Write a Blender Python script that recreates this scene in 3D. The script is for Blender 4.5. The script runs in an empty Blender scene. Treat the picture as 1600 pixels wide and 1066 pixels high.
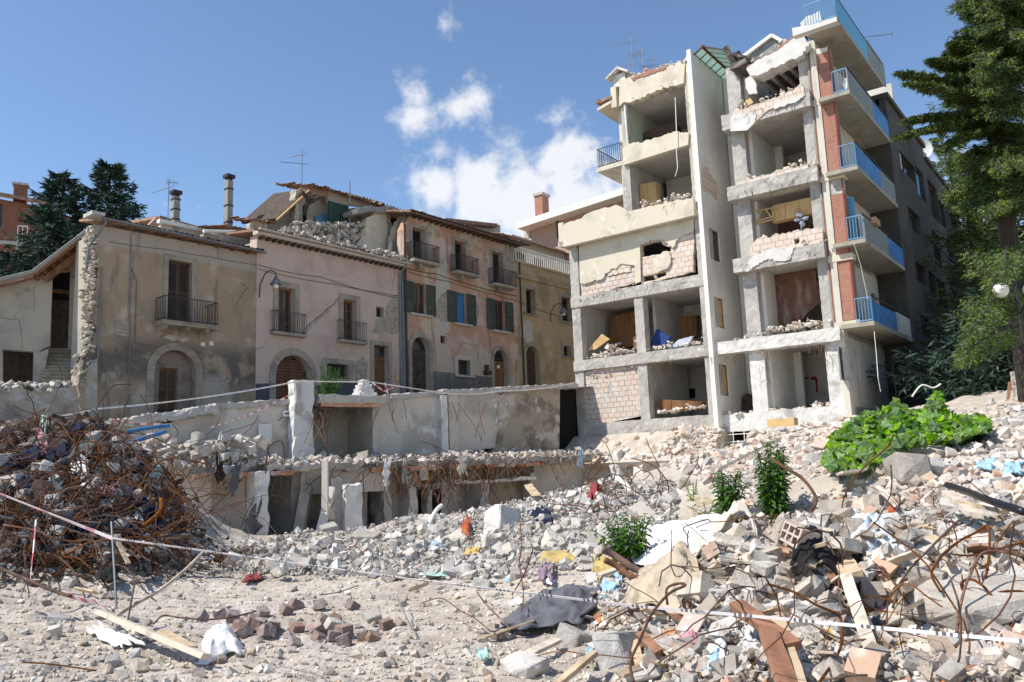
import bpy, math, random
import numpy as np
from mathutils import Vector, Matrix, noise, geometry
random.seed(7); RNG = np.random.default_rng(7)
sc = bpy.context.scene
COL = sc.collection
R_ = math.radians
# ---------------------------------------------------------------- camera
FPX, TH, RO = 1268.0, R_(8.7), R_(2.15)
R0 = np.array([1, 0, 0.]); U0 = np.array([0, -math.sin(TH), math.cos(TH)]); FW = np.array([0, math.cos(TH), math.sin(TH)])
CR = math.cos(RO)*R0-math.sin(RO)*U0; CU = math.cos(RO)*U0+math.sin(RO)*R0
CP = np.array([0, 0, 1.65])
cam = bpy.data.objects.new('camera', bpy.data.cameras.new('camera')); COL.objects.link(cam)
cam.data.sensor_width = 36; cam.data.lens = 36*FPX/1600; cam.data.clip_end = 3000; cam.data.clip_start = .05
cam.matrix_world = Matrix(((CR[0], CU[0], -FW[0], CP[0]), (CR[1], CU[1], -FW[1], CP[1]), (CR[2], CU[2], -FW[2], CP[2]), (0, 0, 0, 1)))
sc.camera = cam
# ---------------------------------------------------------------- sun, sky, exposure
SUN_AZ, SUN_EL = 250, 53
def ray(x, y): return FW+CR*(x-800)/FPX-CU*(y-533)/FPX
def unit(v): v = np.array(v, float); return v/np.linalg.norm(v)
sl = bpy.data.lights.new('sun', 'SUN'); sl.energy = 4.3; sl.angle = R_(.53); sl.color = (1, .95, .87)
so = bpy.data.objects.new('sun', sl); COL.objects.link(so)
sd = Vector((math.sin(R_(SUN_AZ))*math.cos(R_(SUN_EL)), math.cos(R_(SUN_AZ))*math.cos(R_(SUN_EL)), math.sin(R_(SUN_EL))))
so.rotation_euler = (-sd).to_track_quat('-Z', 'Y').to_euler()
wd = bpy.data.worlds.new('World'); sc.world = wd; wd.use_nodes = True
nt = wd.node_tree; nt.nodes.clear()
def nn(nt, t, **k):
    n = nt.nodes.new(t)
    for a, b in k.items():
        if a.startswith('i_'):
            key = a[2:]; key = int(key) if key.isdigit() else key.replace('_', ' ')
            n.inputs[key].default_value = b
        else: setattr(n, a, b)
    return n
def mth(nt, op, a, b=None, c=None, clamp=False):
    n = nt.nodes.new('ShaderNodeMath'); n.operation = op; n.use_clamp = clamp
    for i, v in enumerate((a, b, c)):
        if v is None: continue
        if isinstance(v, (int, float)): n.inputs[i].default_value = v
        else: nt.links.new(v, n.inputs[i])
    return n.outputs[0]
sky = nn(nt, 'ShaderNodeTexSky', sky_type='NISHITA', sun_disc=False, sun_elevation=R_(SUN_EL), sun_rotation=R_(SUN_AZ), altitude=700, air_density=1.0, dust_density=.3, ozone_density=2.2)
tc = nn(nt, 'ShaderNodeTexCoord')
bg1 = nn(nt, 'ShaderNodeBackground', i_Strength=.13); hs_ = nn(nt, 'ShaderNodeHueSaturation', i_Saturation=1.03); nt.links.new(sky.outputs[0], hs_.inputs['Color']); nt.links.new(hs_.outputs[0], bg1.inputs[0])
bg2 = nn(nt, 'ShaderNodeBackground', i_Strength=.72); bg2.inputs[0].default_value = (.97, .98, 1, 1)
no = nn(nt, 'ShaderNodeTexNoise', i_Scale=11., i_Detail=9., i_Roughness=.62, i_Distortion=.25); nt.links.new(tc.outputs['Generated'], no.inputs['Vector'])
nb = nn(nt, 'ShaderNodeTexNoise', i_Scale=38., i_Detail=9., i_Roughness=.6); nt.links.new(tc.outputs['Generated'], nb.inputs['Vector'])
m = None
LOBES = [(650, 150, 46, .85), (652, 182, 48, .85), (715, 165, 52, .8), (745, 152, 46, .78), (780, 135, 30, .45), (800, 222, 48, .5), (845, 200, 46, .55), (868, 185, 30, .5),
         (690, 300, 75, .95), (750, 305, 95, 1.15), (820, 320, 100, 1.3), (862, 252, 62, 1.), (910, 262, 80, 1.25), (950, 262, 62, 1.1), (900, 310, 120, 1.35), (688, 238, 40, .55), (665, 275, 45, .6), (975, 300, 70, 1.),
         (705, 35, 22, .38), (292, 315, 26, .32), (1500, 330, 90, .5), (640, 290, 40, .3)]
for x, y, r, s in LOBES:
    d = unit(ray(x, y)); vm = nt.nodes.new('ShaderNodeVectorMath'); vm.operation = 'DISTANCE'
    nt.links.new(tc.outputs['Generated'], vm.inputs[0]); vm.inputs[1].default_value = d
    v = mth(nt, 'MULTIPLY_ADD', vm.outputs['Value'], -FPX/r*s, s)
    m = v if m is None else mth(nt, 'MAXIMUM', m, v)
m = mth(nt, 'MAXIMUM', m, -1.)
q = mth(nt, 'MULTIPLY_ADD', no.outputs['Fac'], 3.2, -1.65)
q = mth(nt, 'ADD', q, mth(nt, 'MULTIPLY_ADD', nb.outputs['Fac'], 1.5, -.75))
q = mth(nt, 'ADD', mth(nt, 'MULTIPLY', q, mth(nt, 'MULTIPLY_ADD', m, .3, .75)), m)
mr = nn(nt, 'ShaderNodeMapRange', interpolation_type='SMOOTHSTEP'); nt.links.new(q, mr.inputs[0])
mr.inputs[1].default_value = 0.02; mr.inputs[2].default_value = .95; mr.inputs[4].default_value = .88
mx = nn(nt, 'ShaderNodeMixShader'); nt.links.new(mr.outputs[0], mx.inputs[0]); nt.links.new(bg1.outputs[0], mx.inputs[1]); nt.links.new(bg2.outputs[0], mx.inputs[2])
wo = nn(nt, 'ShaderNodeOutputWorld'); nt.links.new(mx.outputs[0], wo.inputs[0])
sc.view_settings.view_transform = 'Standard'; sc.view_settings.look = 'None'; sc.view_settings.exposure = .5; sc.view_settings.gamma = 1
# ---------------------------------------------------------------- pixel <-> world
def at(x, y, Y): d = ray(x, y); return CP+d*((Y-CP[1])/d[1])
def proj(p):
    d = np.asarray(p, float)-CP; f = d@FW
    return 800+FPX*(d@CR)/f, 533-FPX*(d@CU)/f
class Fr:                                   # a vertical plane: u along, z up, w outward
    def __init__(s, O, az):
        s.O = np.array([O[0], O[1], 0.]); a = R_(az); s.az = az
        s.u = np.array([math.sin(a), math.cos(a), 0]); s.n = np.array([s.u[1], -s.u[0], 0]); s.uv_rev = False
    def P(s, u, w, z): return s.O+s.u*u+s.n*w+np.array([0, 0, z])
    def uv(s, x, y, w=0):
        d = ray(x, y); O = s.O+s.n*w; t = ((O-CP)@s.n)/(d@s.n); p = CP+d*t
        return float((p-s.O)@s.u), float(p[2])
    def rect(s, x0, y0, x1, y1, w=0):
        xm, ym = (x0+x1)/2, (y0+y1)/2
        return s.uv(x0, ym, w)[0], s.uv(x1, ym, w)[0], s.uv(xm, y1, w)[1], s.uv(xm, y0, w)[1]
    def poly(s, pts, w=0): return [s.uv(p[0], p[1], w)+tuple(p[2:]) for p in pts]
# ---------------------------------------------------------------- mesh builder
class MB:
    def __init__(s): s.v = []; s.f = []
    def add(s, vs, fs):
        o = len(s.v); s.v += [tuple(map(float, p)) for p in vs]; s.f += [tuple(i+o for i in f) for f in fs]; return s
    def box(s, fr, u0, u1, w0, w1, z0, z1):
        P = fr.P
        vs = [P(u0, w0, z0), P(u1, w0, z0), P(u1, w1, z0), P(u0, w1, z0), P(u0, w0, z1), P(u1, w0, z1), P(u1, w1, z1), P(u0, w1, z1)]
        return s.add(vs, [(3, 2, 1, 0), (4, 5, 6, 7), (0, 1, 5, 4), (1, 2, 6, 5), (2, 3, 7, 6), (3, 0, 4, 7)])
    def rough(s, fr, u0, u1, w0, w1, z0, z1, step=.2, amp=.04, freq=2.5, cut=0):
        ax = [np.linspace(a, b, max(2, int(abs(b-a)/step)+2)) for a, b in ((u0, u1), (w0, w1), (z0, z1))]
        key = {}; vs = []
        def vid(i, j, k):
            q = (i, j, k)
            if q not in key:
                p = fr.P(ax[0][i], ax[1][j], ax[2][k]); n = noise.noise_vector(Vector(p)*freq); n2 = noise.noise_vector(Vector(p)*freq*3.1+Vector((5, 5, 5)))
                key[q] = len(vs); vs.append(p+np.array(n)*amp+np.array(n2)*amp*.5)
            return key[q]
        fs = []; A, B, Cn = len(ax[0])-1, len(ax[1])-1, len(ax[2])-1
        for i in range(A):
            for j in range(B):
                fs += [(vid(i, j, 0), vid(i, j+1, 0), vid(i+1, j+1, 0), vid(i+1, j, 0)), (vid(i, j, Cn), vid(i+1, j, Cn), vid(i+1, j+1, Cn), vid(i, j+1, Cn))]
        for i in range(A):
            for k in range(Cn):
                fs += [(vid(i, 0, k), vid(i+1, 0, k), vid(i+1, 0, k+1), vid(i, 0, k+1)), (vid(i, B, k), vid(i, B, k+1), vid(i+1, B, k+1), vid(i+1, B, k))]
        for j in range(B):
            for k in range(Cn):
                fs += [(vid(0, j, k), vid(0, j, k+1), vid(0, j+1, k+1), vid(0, j+1, k)), (vid(A, j, k), vid(A, j+1, k), vid(A, j+1, k+1), vid(A, j, k+1))]
        return s.add(vs, fs)
    def plate(s, fr, outer, holes=(), w0=-.3, w1=0):
        loops = [list(outer)]+[list(h) for h in holes]
        flat = [p for l in loops for p in l]
        tri = geometry.tessellate_polygon([[Vector((p[0], p[1], 0)) for p in l] for l in loops])
        n = len(flat)
        vs = [fr.P(p[0], w1, p[1]) for p in flat]+[fr.P(p[0], w0, p[1]) for p in flat]
        fs = []
        for t in tri:
            fs.append(tuple(t)); fs.append(tuple(i+n for i in reversed(t)))
        o = 0
        for l in loops:
            k = len(l)
            for i in range(k):
                a, b = o+i, o+(i+1) % k; fs.append((a, b, b+n, a+n))
            o += k
        return s.add(vs, fs)
    def wall(s, fr, u0, u1, z0, z1, holes, w0, w1):     # rectangular wall with rectangular openings
        us = sorted({u0, u1}|{min(max(v, u0), u1) for h in holes for v in h[:2]}); zs = sorted({z0, z1}|{min(max(v, z0), z1) for h in holes for v in h[2:]})
        inh = lambda i, j: i < 0 or j < 0 or i >= len(us)-1 or j >= len(zs)-1 or any(h[0] < (us[i]+us[i+1])/2 < h[1] and h[2] < (zs[j]+zs[j+1])/2 < h[3] for h in holes)
        P = fr.P
        for i in range(len(us)-1):
            for j in range(len(zs)-1):
                if inh(i, j): continue
                a, b, c, d = us[i], us[i+1], zs[j], zs[j+1]
                for w, rv in ((w1, 0), (w0, 1)):
                    q = [P(a, w, c), P(b, w, c), P(b, w, d), P(a, w, d)]; s.add(q[::-1] if rv else q, [(0, 1, 2, 3)])
                if inh(i-1, j): s.add([P(a, w0, c), P(a, w1, c), P(a, w1, d), P(a, w0, d)], [(0, 1, 2, 3)])
                if inh(i+1, j): s.add([P(b, w0, c), P(b, w0, d), P(b, w1, d), P(b, w1, c)], [(0, 1, 2, 3)])
                if inh(i, j-1): s.add([P(a, w0, c), P(b, w0, c), P(b, w1, c), P(a, w1, c)], [(0, 1, 2, 3)])
                if inh(i, j+1): s.add([P(a, w0, d), P(a, w1, d), P(b, w1, d), P(b, w0, d)], [(0, 1, 2, 3)])
        return s
    def tube(s, pts, r, sides=5, r1=None, cap=True):
        pts = [np.array(p, float) for p in pts]; n = len(pts); vs = []; fs = []
        r1 = r if r1 is None else r1
        prev = None
        for i, p in enumerate(pts):
            d = pts[min(i+1, n-1)]-pts[max(i-1, 0)]; d = d/(np.linalg.norm(d)+1e-9)
            if prev is None: a = np.cross(d, [0, 0, 1.] if abs(d[2]) < .9 else [1., 0, 0])
            else: a = prev-d*(prev@d)
            a = a/(np.linalg.norm(a)+1e-9); prev = a; b = np.cross(d, a); rr = r+(r1-r)*i/max(1, n-1)
            for k in range(sides):
                t = 2*math.pi*(k+.5)/sides; vs.append(p+(a*math.cos(t)+b*math.sin(t))*rr)
        for i in range(n-1):
            for k in range(sides):
                a = i*sides+k; b = i*sides+(k+1) % sides; fs.append((a, b, b+sides, a+sides))
        if cap: fs += [tuple(reversed(range(sides))), tuple(range((n-1)*sides, n*sides))]
        return s.add(vs, fs)
    def bar(s, a, b, t, t2=None):                # square bar
        return s.tube([a, b], t*.7071, 4)
    def quad3(s, c, th, nrm=None):               # thick quad from four world corners
        c = [np.array(p, float) for p in c]; n = np.cross(c[1]-c[0], c[3]-c[0]); n = n/np.linalg.norm(n)*th
        vs = c+[p-n for p in c]
        return s.add(vs, [(0, 1, 2, 3), (7, 6, 5, 4), (0, 4, 5, 1), (1, 5, 6, 2), (2, 6, 7, 3), (3, 7, 4, 0)])
    def grid(s, P, closed=False):
        P = np.array(P); a, b = P.shape[:2]
        return s.add(P.reshape(-1, 3), [(i*b+j, i*b+j+1, (i+1)*b+j+1, (i+1)*b+j) for i in range(a-1) for j in range(b-1)])
    def stone(s, c, size, seed=None, flat=1.):
        V, Fc = HULLS[random.randrange(len(HULLS)) if seed is None else seed % len(HULLS)]
        q = rotm(random.uniform(0, 6.28), random.uniform(-.5, .5), random.uniform(-.5, .5))
        sz = np.array([random.uniform(.75, 1.15), random.uniform(.75, 1.15), random.uniform(.6, 1)*flat])*size
        return s.add((V*sz)@q.T+np.array(c), Fc)
    def build(s, name, mat, parent=None, smooth=False):
        me = bpy.data.meshes.new(name)
        V = np.array(s.v)
        if parent is not None:
            o0 = np.zeros(3); q = parent
            while q is not None: o0 = o0+np.array(q.location); q = q.parent
        else:
            o0 = np.array([(V[:, 0].min()+V[:, 0].max())/2, (V[:, 1].min()+V[:, 1].max())/2, V[:, 2].min()])
        me.from_pydata((V-o0).tolist(), [], s.f); me.materials.append(mat)
        if smooth:
            me.polygons.foreach_set('use_smooth', [True]*len(me.polygons))
        me.update()
        o = bpy.data.objects.new(name, me); COL.objects.link(o)
        if parent is not None: o.parent = parent
        else: o.location = o0
        return o
def rotm(a, b=0, c=0):
    ca, sa, cb, sb, cc, sn = math.cos(a), math.sin(a), math.cos(b), math.sin(b), math.cos(c), math.sin(c)
    return np.array([[ca, -sa, 0], [sa, ca, 0], [0, 0, 1]])@np.array([[1, 0, 0], [0, cb, -sb], [0, sb, cb]])@np.array([[cc, 0, sn], [0, 1, 0], [-sn, 0, cc]])
import bmesh
def hull(n, seed, boxy=.5):
    r = np.random.default_rng(seed); c8 = np.array([[a, b, c] for a in (-1, 1) for b in (-1, 1) for c in (-1, 1)], float)
    k = n-8 if n > 8 else 0; pts = c8*r.uniform(.5+boxy*.3, 1.05, (8, 3))
    if k: q = r.normal(size=(k, 3)); q /= np.linalg.norm(q, axis=1)[:, None]; pts = np.concatenate([pts, q*r.uniform(.9, 1.2, (k, 1))])
    pts = pts*r.uniform(.65, 1.15, 3)
    bm = bmesh.new()
    for p in pts: bm.verts.new(p)
    res = bmesh.ops.convex_hull(bm, input=bm.verts); 
    bmesh.ops.delete(bm, geom=[v for v in bm.verts if not v.link_faces], context='VERTS')
    bm.verts.index_update(); V = np.array([v.co[:] for v in bm.verts])*.5; Fc = [tuple(v.index for v in f.verts) for f in bm.faces]; bm.free()
    return V, Fc
HULLS = [hull(random.choice((8, 10, 12)) if i % 5 < 3 else random.choice((20, 26)), i, random.choice((.1, .4, .9)) if i % 5 < 3 else -.8) for i in range(30)]
SMALL = [hull(8, 100+i, .3) for i in range(16)]
def tag(o, label, cat, group=None, kind=None):
    if label: o['label'] = label
    if cat: o['category'] = cat
    if group: o['group'] = group
    if kind: o['kind'] = kind
    return o
def thing(name, loc, label, cat, group=None):
    o = bpy.data.objects.new(name, None); COL.objects.link(o); o.location = tuple(map(float, loc)); o.empty_display_size = .2
    return tag(o, label, cat, group)
def sub(name, parent):
    o = bpy.data.objects.new(name, None); COL.objects.link(o); o.parent = parent; return o
def jag(pts, step=.16, amp=.05, allj=False):    # points flagged with a third value start a broken edge
    out = []; n = len(pts)
    for i in range(n):
        a, b = pts[i], pts[(i+1) % n]; out.append((a[0], a[1]))
        if allj or len(a) > 2:
            L = math.hypot(b[0]-a[0], b[1]-a[1]); k = int(L/step); k = min(k, 60)
            if k < 1: continue
            nx, ny = -(b[1]-a[1])/L, (b[0]-a[0])/L; d = 0
            for j in range(1, k):
                d = .5*d+random.uniform(-amp, amp); t = (j+random.uniform(-.3, .3))/k
                out.append((a[0]+(b[0]-a[0])*t+nx*d, a[1]+(b[1]-a[1])*t+ny*d))
    return out
def R4(u0, u1, z0, z1): return [(u0, z0), (u1, z0), (u1, z1), (u0, z1)]
def arch(u0, u1, z0, z1, rise=None, n=14):
    r = (u1-u0)/2; rise = r if rise is None else rise; c = (u0+u1)/2
    return [(u0, z0), (u1, z0)]+[(c+r*math.cos(math.pi*i/n), z1-rise+rise*math.sin(math.pi*i/n)) for i in range(n+1)]
# ---------------------------------------------------------------- materials
def mk(name, base, layers=(), rough=.92, bump=.35, bs=25., isl=0., brick=None, spec=.25, metal=0., wave=None, zl=()):
    m = bpy.data.materials.new(name); m.use_nodes = True; nt = m.node_tree; b = nt.nodes['Principled BSDF']
    b.inputs['Roughness'].default_value = rough; b.inputs['Specular IOR Level'].default_value = spec; b.inputs['Metallic'].default_value = metal
    g = nn(nt, 'ShaderNodeNewGeometry'); pos = g.outputs['Position']
    def rgb(c): n = nn(nt, 'ShaderNodeRGB'); n.outputs[0].default_value = (*c, 1); return n.outputs[0]
    def mix(f, a, c, mode='MIX'):
        n = nn(nt, 'ShaderNodeMix', data_type='RGBA', blend_type=mode)
        if isinstance(f, (int, float)): n.inputs[0].default_value = f
        else: nt.links.new(f, n.inputs[0])
        nt.links.new(a, n.inputs[6]); nt.links.new(c, n.inputs[7]); return n.outputs[2]
    def nz(sv, det=6, ro=.6, off=0, st=None):
        n = nn(nt, 'ShaderNodeTexNoise', i_Scale=sv, i_Detail=float(det), i_Roughness=ro)
        mp = nn(nt, 'ShaderNodeMapping'); nt.links.new(pos, mp.inputs[0]); mp.inputs['Location'].default_value = (off, off*.7, off*.3)
        if st: mp.inputs['Scale'].default_value = st
        nt.links.new(mp.outputs[0], n.inputs['Vector']); return n.outputs['Fac']
    col = rgb(base); hgt = nz(bs, 8, .65)
    if brick:
        az, c2, mo, bw, bh, ms = brick
        uu = (math.sin(R_(az)), math.cos(R_(az)), 0)
        dt = nn(nt, 'ShaderNodeVectorMath', operation='DOT_PRODUCT'); nt.links.new(pos, dt.inputs[0]); dt.inputs[1].default_value = uu
        sp = nn(nt, 'ShaderNodeSeparateXYZ'); nt.links.new(pos, sp.inputs[0])
        cb = nn(nt, 'ShaderNodeCombineXYZ'); nt.links.new(dt.outputs['Value'], cb.inputs[0]); nt.links.new(sp.outputs[2], cb.inputs[1])
        bt = nn(nt, 'ShaderNodeTexBrick', i_Scale=1., i_Brick_Width=bw, i_Row_Height=bh, i_Mortar_Size=ms)
        nt.links.new(cb.outputs[0], bt.inputs['Vector']); bt.inputs['Color1'].default_value = (*base, 1); bt.inputs['Color2'].default_value = (*c2, 1); bt.inputs['Mortar'].default_value = (*mo, 1); bt.inputs['Mortar Smooth'].default_value = .2
        col = bt.outputs['Color']; hgt = mth(nt, 'ADD', mth(nt, 'MULTIPLY', hgt, .4), mth(nt, 'MULTIPLY', bt.outputs['Fac'], -1.))
    for i, L in enumerate(layers):
        c, sv, lo, hi = L[:4]; amt = L[4] if len(L) > 4 else 1.; st = L[5] if len(L) > 5 else None
        f = nz(sv, 7, .62, 3.7*(i+1), st); r = nn(nt, 'ShaderNodeMapRange', interpolation_type='SMOOTHSTEP'); nt.links.new(f, r.inputs[0])
        r.inputs[1].default_value = lo; r.inputs[2].default_value = hi; r.inputs[4].default_value = amt; fo = r.outputs[0]
        if len(L) > 6 and L[6]:
            z0, z1, fd = L[6]; sp = nn(nt, 'ShaderNodeSeparateXYZ'); nt.links.new(pos, sp.inputs[0])
            a = nn(nt, 'ShaderNodeMapRange', interpolation_type='SMOOTHSTEP'); nt.links.new(sp.outputs[2], a.inputs[0]); a.inputs[1].default_value = z0-fd; a.inputs[2].default_value = z0+fd
            bq = nn(nt, 'ShaderNodeMapRange', interpolation_type='SMOOTHSTEP'); nt.links.new(sp.outputs[2], bq.inputs[0]); bq.inputs[1].default_value = z1-fd; bq.inputs[2].default_value = z1+fd; bq.inputs[3].default_value = 1; bq.inputs[4].default_value = 0
            fo = mth(nt, 'MULTIPLY', fo, mth(nt, 'MULTIPLY', a.outputs[0], bq.outputs[0]))
        col = mix(fo, col, rgb(c))
    if isl:
        oi = nn(nt, 'ShaderNodeObjectInfo'); rnd = mth(nt, 'FRACT', mth(nt, 'ADD', g.outputs['Random Per Island'], oi.outputs['Random']))
        rnd2 = mth(nt, 'FRACT', mth(nt, 'MULTIPLY', rnd, 7.31))
        hs = nn(nt, 'ShaderNodeHueSaturation'); nt.links.new(col, hs.inputs['Color'])
        nt.links.new(mth(nt, 'MULTIPLY_ADD', rnd, isl*2, 1-isl), hs.inputs['Value']); nt.links.new(mth(nt, 'MULTIPLY_ADD', rnd2, .9, .55), hs.inputs['Saturation'])
        col = hs.outputs[0]
    nt.links.new(col, b.inputs['Base Color'])
    if bump:
        bp = nn(nt, 'ShaderNodeBump', i_Strength=bump, i_Distance=.03); nt.links.new(hgt, bp.inputs['Height']); nt.links.new(bp.outputs[0], b.inputs['Normal'])
    return m
def plain(name, c, rough=.6, metal=0., bump=0, isl=0, spec=.4, var=.25, bs=30.):
    d = tuple(x*(1-var) for x in c); return mk(name, c, [(d, 3., .35, .7)], rough=rough, metal=metal, bump=bump, isl=isl, spec=spec, bs=bs)
M = {}
M['conc'] = mk('concrete', (.44, .415, .375), [((.33, .31, .285), 1.4, .45, .65), ((.56, .53, .48), 2.6, .52, .7), ((.22, .21, .2), 9, .6, .75, .6)], bump=.6, bs=18)
M['concd'] = mk('concrete dark', (.29, .27, .24), [((.36, .35, .33), 1.8, .5, .7), ((.17, .165, .16), 5, .55, .75)], bump=.6, bs=18)
M['concw'] = mk('white painted concrete', (.62, .6, .56), [((.4, .385, .36), 1.1, .52, .68), ((.75, .73, .69), 2.3, .5, .66), ((.3, .28, .26), 7, .62, .74, .7)], bump=.4, bs=16)
M['cream'] = mk('cream render', (.62, .56, .44), [((.48, .43, .34), .9, .48, .7), ((.7, .66, .56), 2.5, .55, .7), ((.36, .33, .28), 6, .62, .76, .6)], bump=.25, bs=14)
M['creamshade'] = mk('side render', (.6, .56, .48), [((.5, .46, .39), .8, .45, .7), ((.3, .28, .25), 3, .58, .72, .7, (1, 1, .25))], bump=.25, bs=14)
M['farwall'] = mk('tree shaded side render', (.085, .077, .065), [((.05, .046, .04), .5, .45, .65), ((.125, .113, .095), 1.7, .55, .7, .7, (1, 1, .3))], bump=.25, bs=10)  # tree shade falling on the wing is put into this dark colour
M['white'] = mk('white render', (.8, .78, .71), [((.68, .66, .6), .7, .45, .7), ((.36, .34, .3), 3, .62, .76, .7, (1, 1, .2)), ((.72, .7, .66), 4, .55, .7)], bump=.25, bs=14)
M['inner'] = mk('room plaster', (.6, .57, .52), [((.46, .43, .4), .8, .45, .7), ((.34, .31, .28), 3, .6, .75, .7)], bump=.2)
M['innerb'] = mk('brown room lining', (.2, .1, .07), [((.33, .27, .22), 1.3, .5, .65, .8, (1, 1, .35)), ((.12, .06, .04), 3, .5, .7)], bump=.3)
M['ceil'] = mk('ceiling plaster', (.5, .475, .44), [((.4, .375, .34), .9, .45, .7)], bump=.2)
M['block'] = mk('hollow clay blocks', (.55, .49, .43), [((.66, .63, .59), 2.5, .5, .66, .7), ((.42, .3, .22), 5, .58, .7, .6)], brick=(127.2, (.62, .47, .38), (.3, .28, .26), .34, .25, .014), bump=.9)
M['pinkblock'] = mk('pink clay blocks', (.62, .48, .38), [((.68, .62, .56), 3, .5, .66, .7)], brick=(127.2, (.68, .56, .47), (.4, .37, .34), .34, .25, .014), bump=.9)
M['brick'] = mk('red facing brick', (.36, .15, .1), [((.25, .11, .085), 2, .5, .7, .6)], brick=(127.2, (.42, .19, .13), (.33, .25, .2), .25, .075, .009), bump=.5)
M['steel'] = plain('grey metal', (.22, .22, .22), .5, .6)
M['dsteel'] = plain('dark iron', (.05, .045, .04), .6, .3)
M['bluerail'] = plain('pale blue painted metal', (.16, .33, .5), .5)
M['bluepan'] = mk('blue plastic panel', (.05, .2, .44), [((.035, .13, .3), 2, .45, .65), ((.2, .3, .4), 3, .6, .72, .6, (1, 1, .2))], rough=.5, bump=.1)
M['bluepale'] = mk('pale blue panel', (.13, .38, .55), [((.25, .42, .52), 2.5, .55, .7, .6, (1, 1, .2))], rough=.5, bump=.1)
M['greypan'] = plain('grey green parapet', (.25, .27, .25), .8)
M['soffit'] = mk('weathered balcony concrete', (.36, .33, .27), [((.27, .24, .2), 1.2, .5, .68), ((.46, .42, .35), 2.5, .55, .7), ((.2, .15, .1), 4, .62, .72, .7)], bump=.3)
M['glass'] = plain('window glass', (.03, .035, .04), .12, spec=.6)
M['wood'] = mk('brown wood', (.22, .11, .05), [((.13, .065, .03), 3, .45, .65, 1, (1, 1, .15))], bump=.2)
M['lwood'] = mk('light board', (.62, .42, .2), [((.5, .32, .14), 1.5, .45, .65)], bump=.1)
M['plank'] = mk('weathered plank', (.45, .34, .22), [((.3, .21, .13), 5, .45, .65), ((.56, .46, .33), 2, .5, .7)], bump=.3, isl=.2)
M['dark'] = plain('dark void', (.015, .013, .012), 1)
M['oldw'] = mk('dark old wood', (.09, .065, .05), [((.05, .04, .03), 4, .45, .65)], bump=.3)
M['greensh'] = plain('green painted shutter', (.035, .085, .07), .7)
M['brownsh'] = plain('brown painted shutter', (.1, .065, .05), .7)
M['stone'] = mk('dressed limestone', (.35, .3, .235), [((.24, .215, .185), 1.5, .45, .65), ((.42, .38, .32), 4, .55, .7)], bump=.4)
M['rust'] = mk('rusted steel', (.14, .062, .03), [((.07, .035, .022), 5, .45, .65), ((.24, .115, .055), 9, .55, .7)], rough=.85, bump=.3, isl=.35)
M['tile'] = mk('clay roof tile', (.32, .19, .13), [((.2, .13, .1), 2, .45, .62), ((.42, .32, .24), 5, .52, .66), ((.13, .11, .09), 3, .58, .7, .8)], bump=.5)
M['h1'] = mk('ochre brown render', (.375, .275, .185), [((.3, .228, .16), .5, .42, .62), ((.45, .37, .285), 1.2, .52, .68), ((.1, .09, .085), .7, .4, .54, .85, None, (5.5, 7.1, .5)), ((.43, .38, .31), .6, .5, .56, .8, None, (3, 5.9, .3)), ((.4, .35, .3), .35, .35, .4, .9, None, (10.75, 12, .12)), ((.17, .14, .115), 2.6, .6, .7, .8), ((.2, .165, .13), 2.2, .56, .66, .75, (1, 1, .12)), ((.44, .38, .31), 7, .64, .7, .7)], bump=.3, bs=12)
M['h2'] = mk('pale pink render', (.54, .42, .35), [((.44, .35, .29), 2.4, .58, .68, .6, (1, 1, .12)), ((.45, .34, .285), .5, .45, .65), ((.55, .43, .37), 1.5, .5, .7), ((.33, .27, .25), 4, .63, .75, .6)], bump=.12, bs=10)
M['h2b'] = mk('slate blue painted plinth', (.085, .09, .11), [((.15, .14, .14), 2, .55, .7)], bump=.2)
M['h3'] = mk('faded orange render', (.46, .275, .19), [((.56, .44, .34), .42, .44, .56, .95), ((.34, .2, .15), 1.1, .55, .68, .8), ((.52, .45, .38), .7, .56, .64, .8), ((.45, .385, .31), .5, .38, .5, .85, None, (4, 8.6, .6)), ((.28, .22, .18), 3.2, .62, .7, .7), ((.25, .17, .13), 2.4, .57, .66, .7, (1, 1, .12)), ((.55, .47, .4), 6, .64, .7, .7)], bump=.3, bs=12)
M['h4'] = mk('ochre yellow render', (.46, .34, .19), [((.34, .235, .13), .5, .45, .62), ((.48, .4, .3), .8, .58, .64, .8), ((.26, .2, .14), 2.3, .6, .7, .7)], bump=.3, bs=12)
M['h0'] = mk('grey beige render', (.44, .395, .32), [((.34, .31, .27), .6, .45, .65), ((.26, .23, .2), 1.6, .6, .68, .7)], bump=.25, bs=12)
M['rubblewall'] = mk('exposed rubble masonry', (.46, .41, .33), [((.3, .27, .22), 3, .48, .62), ((.6, .56, .48), 5, .52, .66), ((.2, .17, .14), 9, .58, .7)], bump=1., bs=9)
M['mortar'] = mk('exposed mortar and stone', (.36, .31, .25), [((.25, .22, .18), 4, .5, .6), ((.46, .41, .34), 7, .52, .62)], bump=1., bs=12)
M['oldwall'] = mk('weathered retaining render', (.35, .3, .235), [((.22, .2, .17), .9, .45, .6), ((.45, .41, .36), 2, .52, .66), ((.12, .11, .095), 2.4, .58, .7, .8)], bump=.7, bs=9)
M['bplaster'] = mk('basement plaster', (.55, .5, .43), [((.4, .36, .31), .6, .45, .62), ((.64, .62, .58), 1.5, .55, .68), ((.27, .24, .2), 3.5, .62, .72, .7)], bump=.25, bs=12)
M['stainplaster'] = mk('stained brown plaster', (.36, .3, .23), [((.2, .17, .13), 1.2, .45, .6), ((.5, .46, .4), .9, .54, .62)], bump=.4, bs=12)
M['tan'] = plain('tan render', (.44, .3, .22), .9, var=.1)
M['pale'] = plain('pale render', (.5, .45, .38), .9, var=.12)
M['redbr'] = plain('red brick far wall', (.26, .11, .07), .9)
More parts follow.
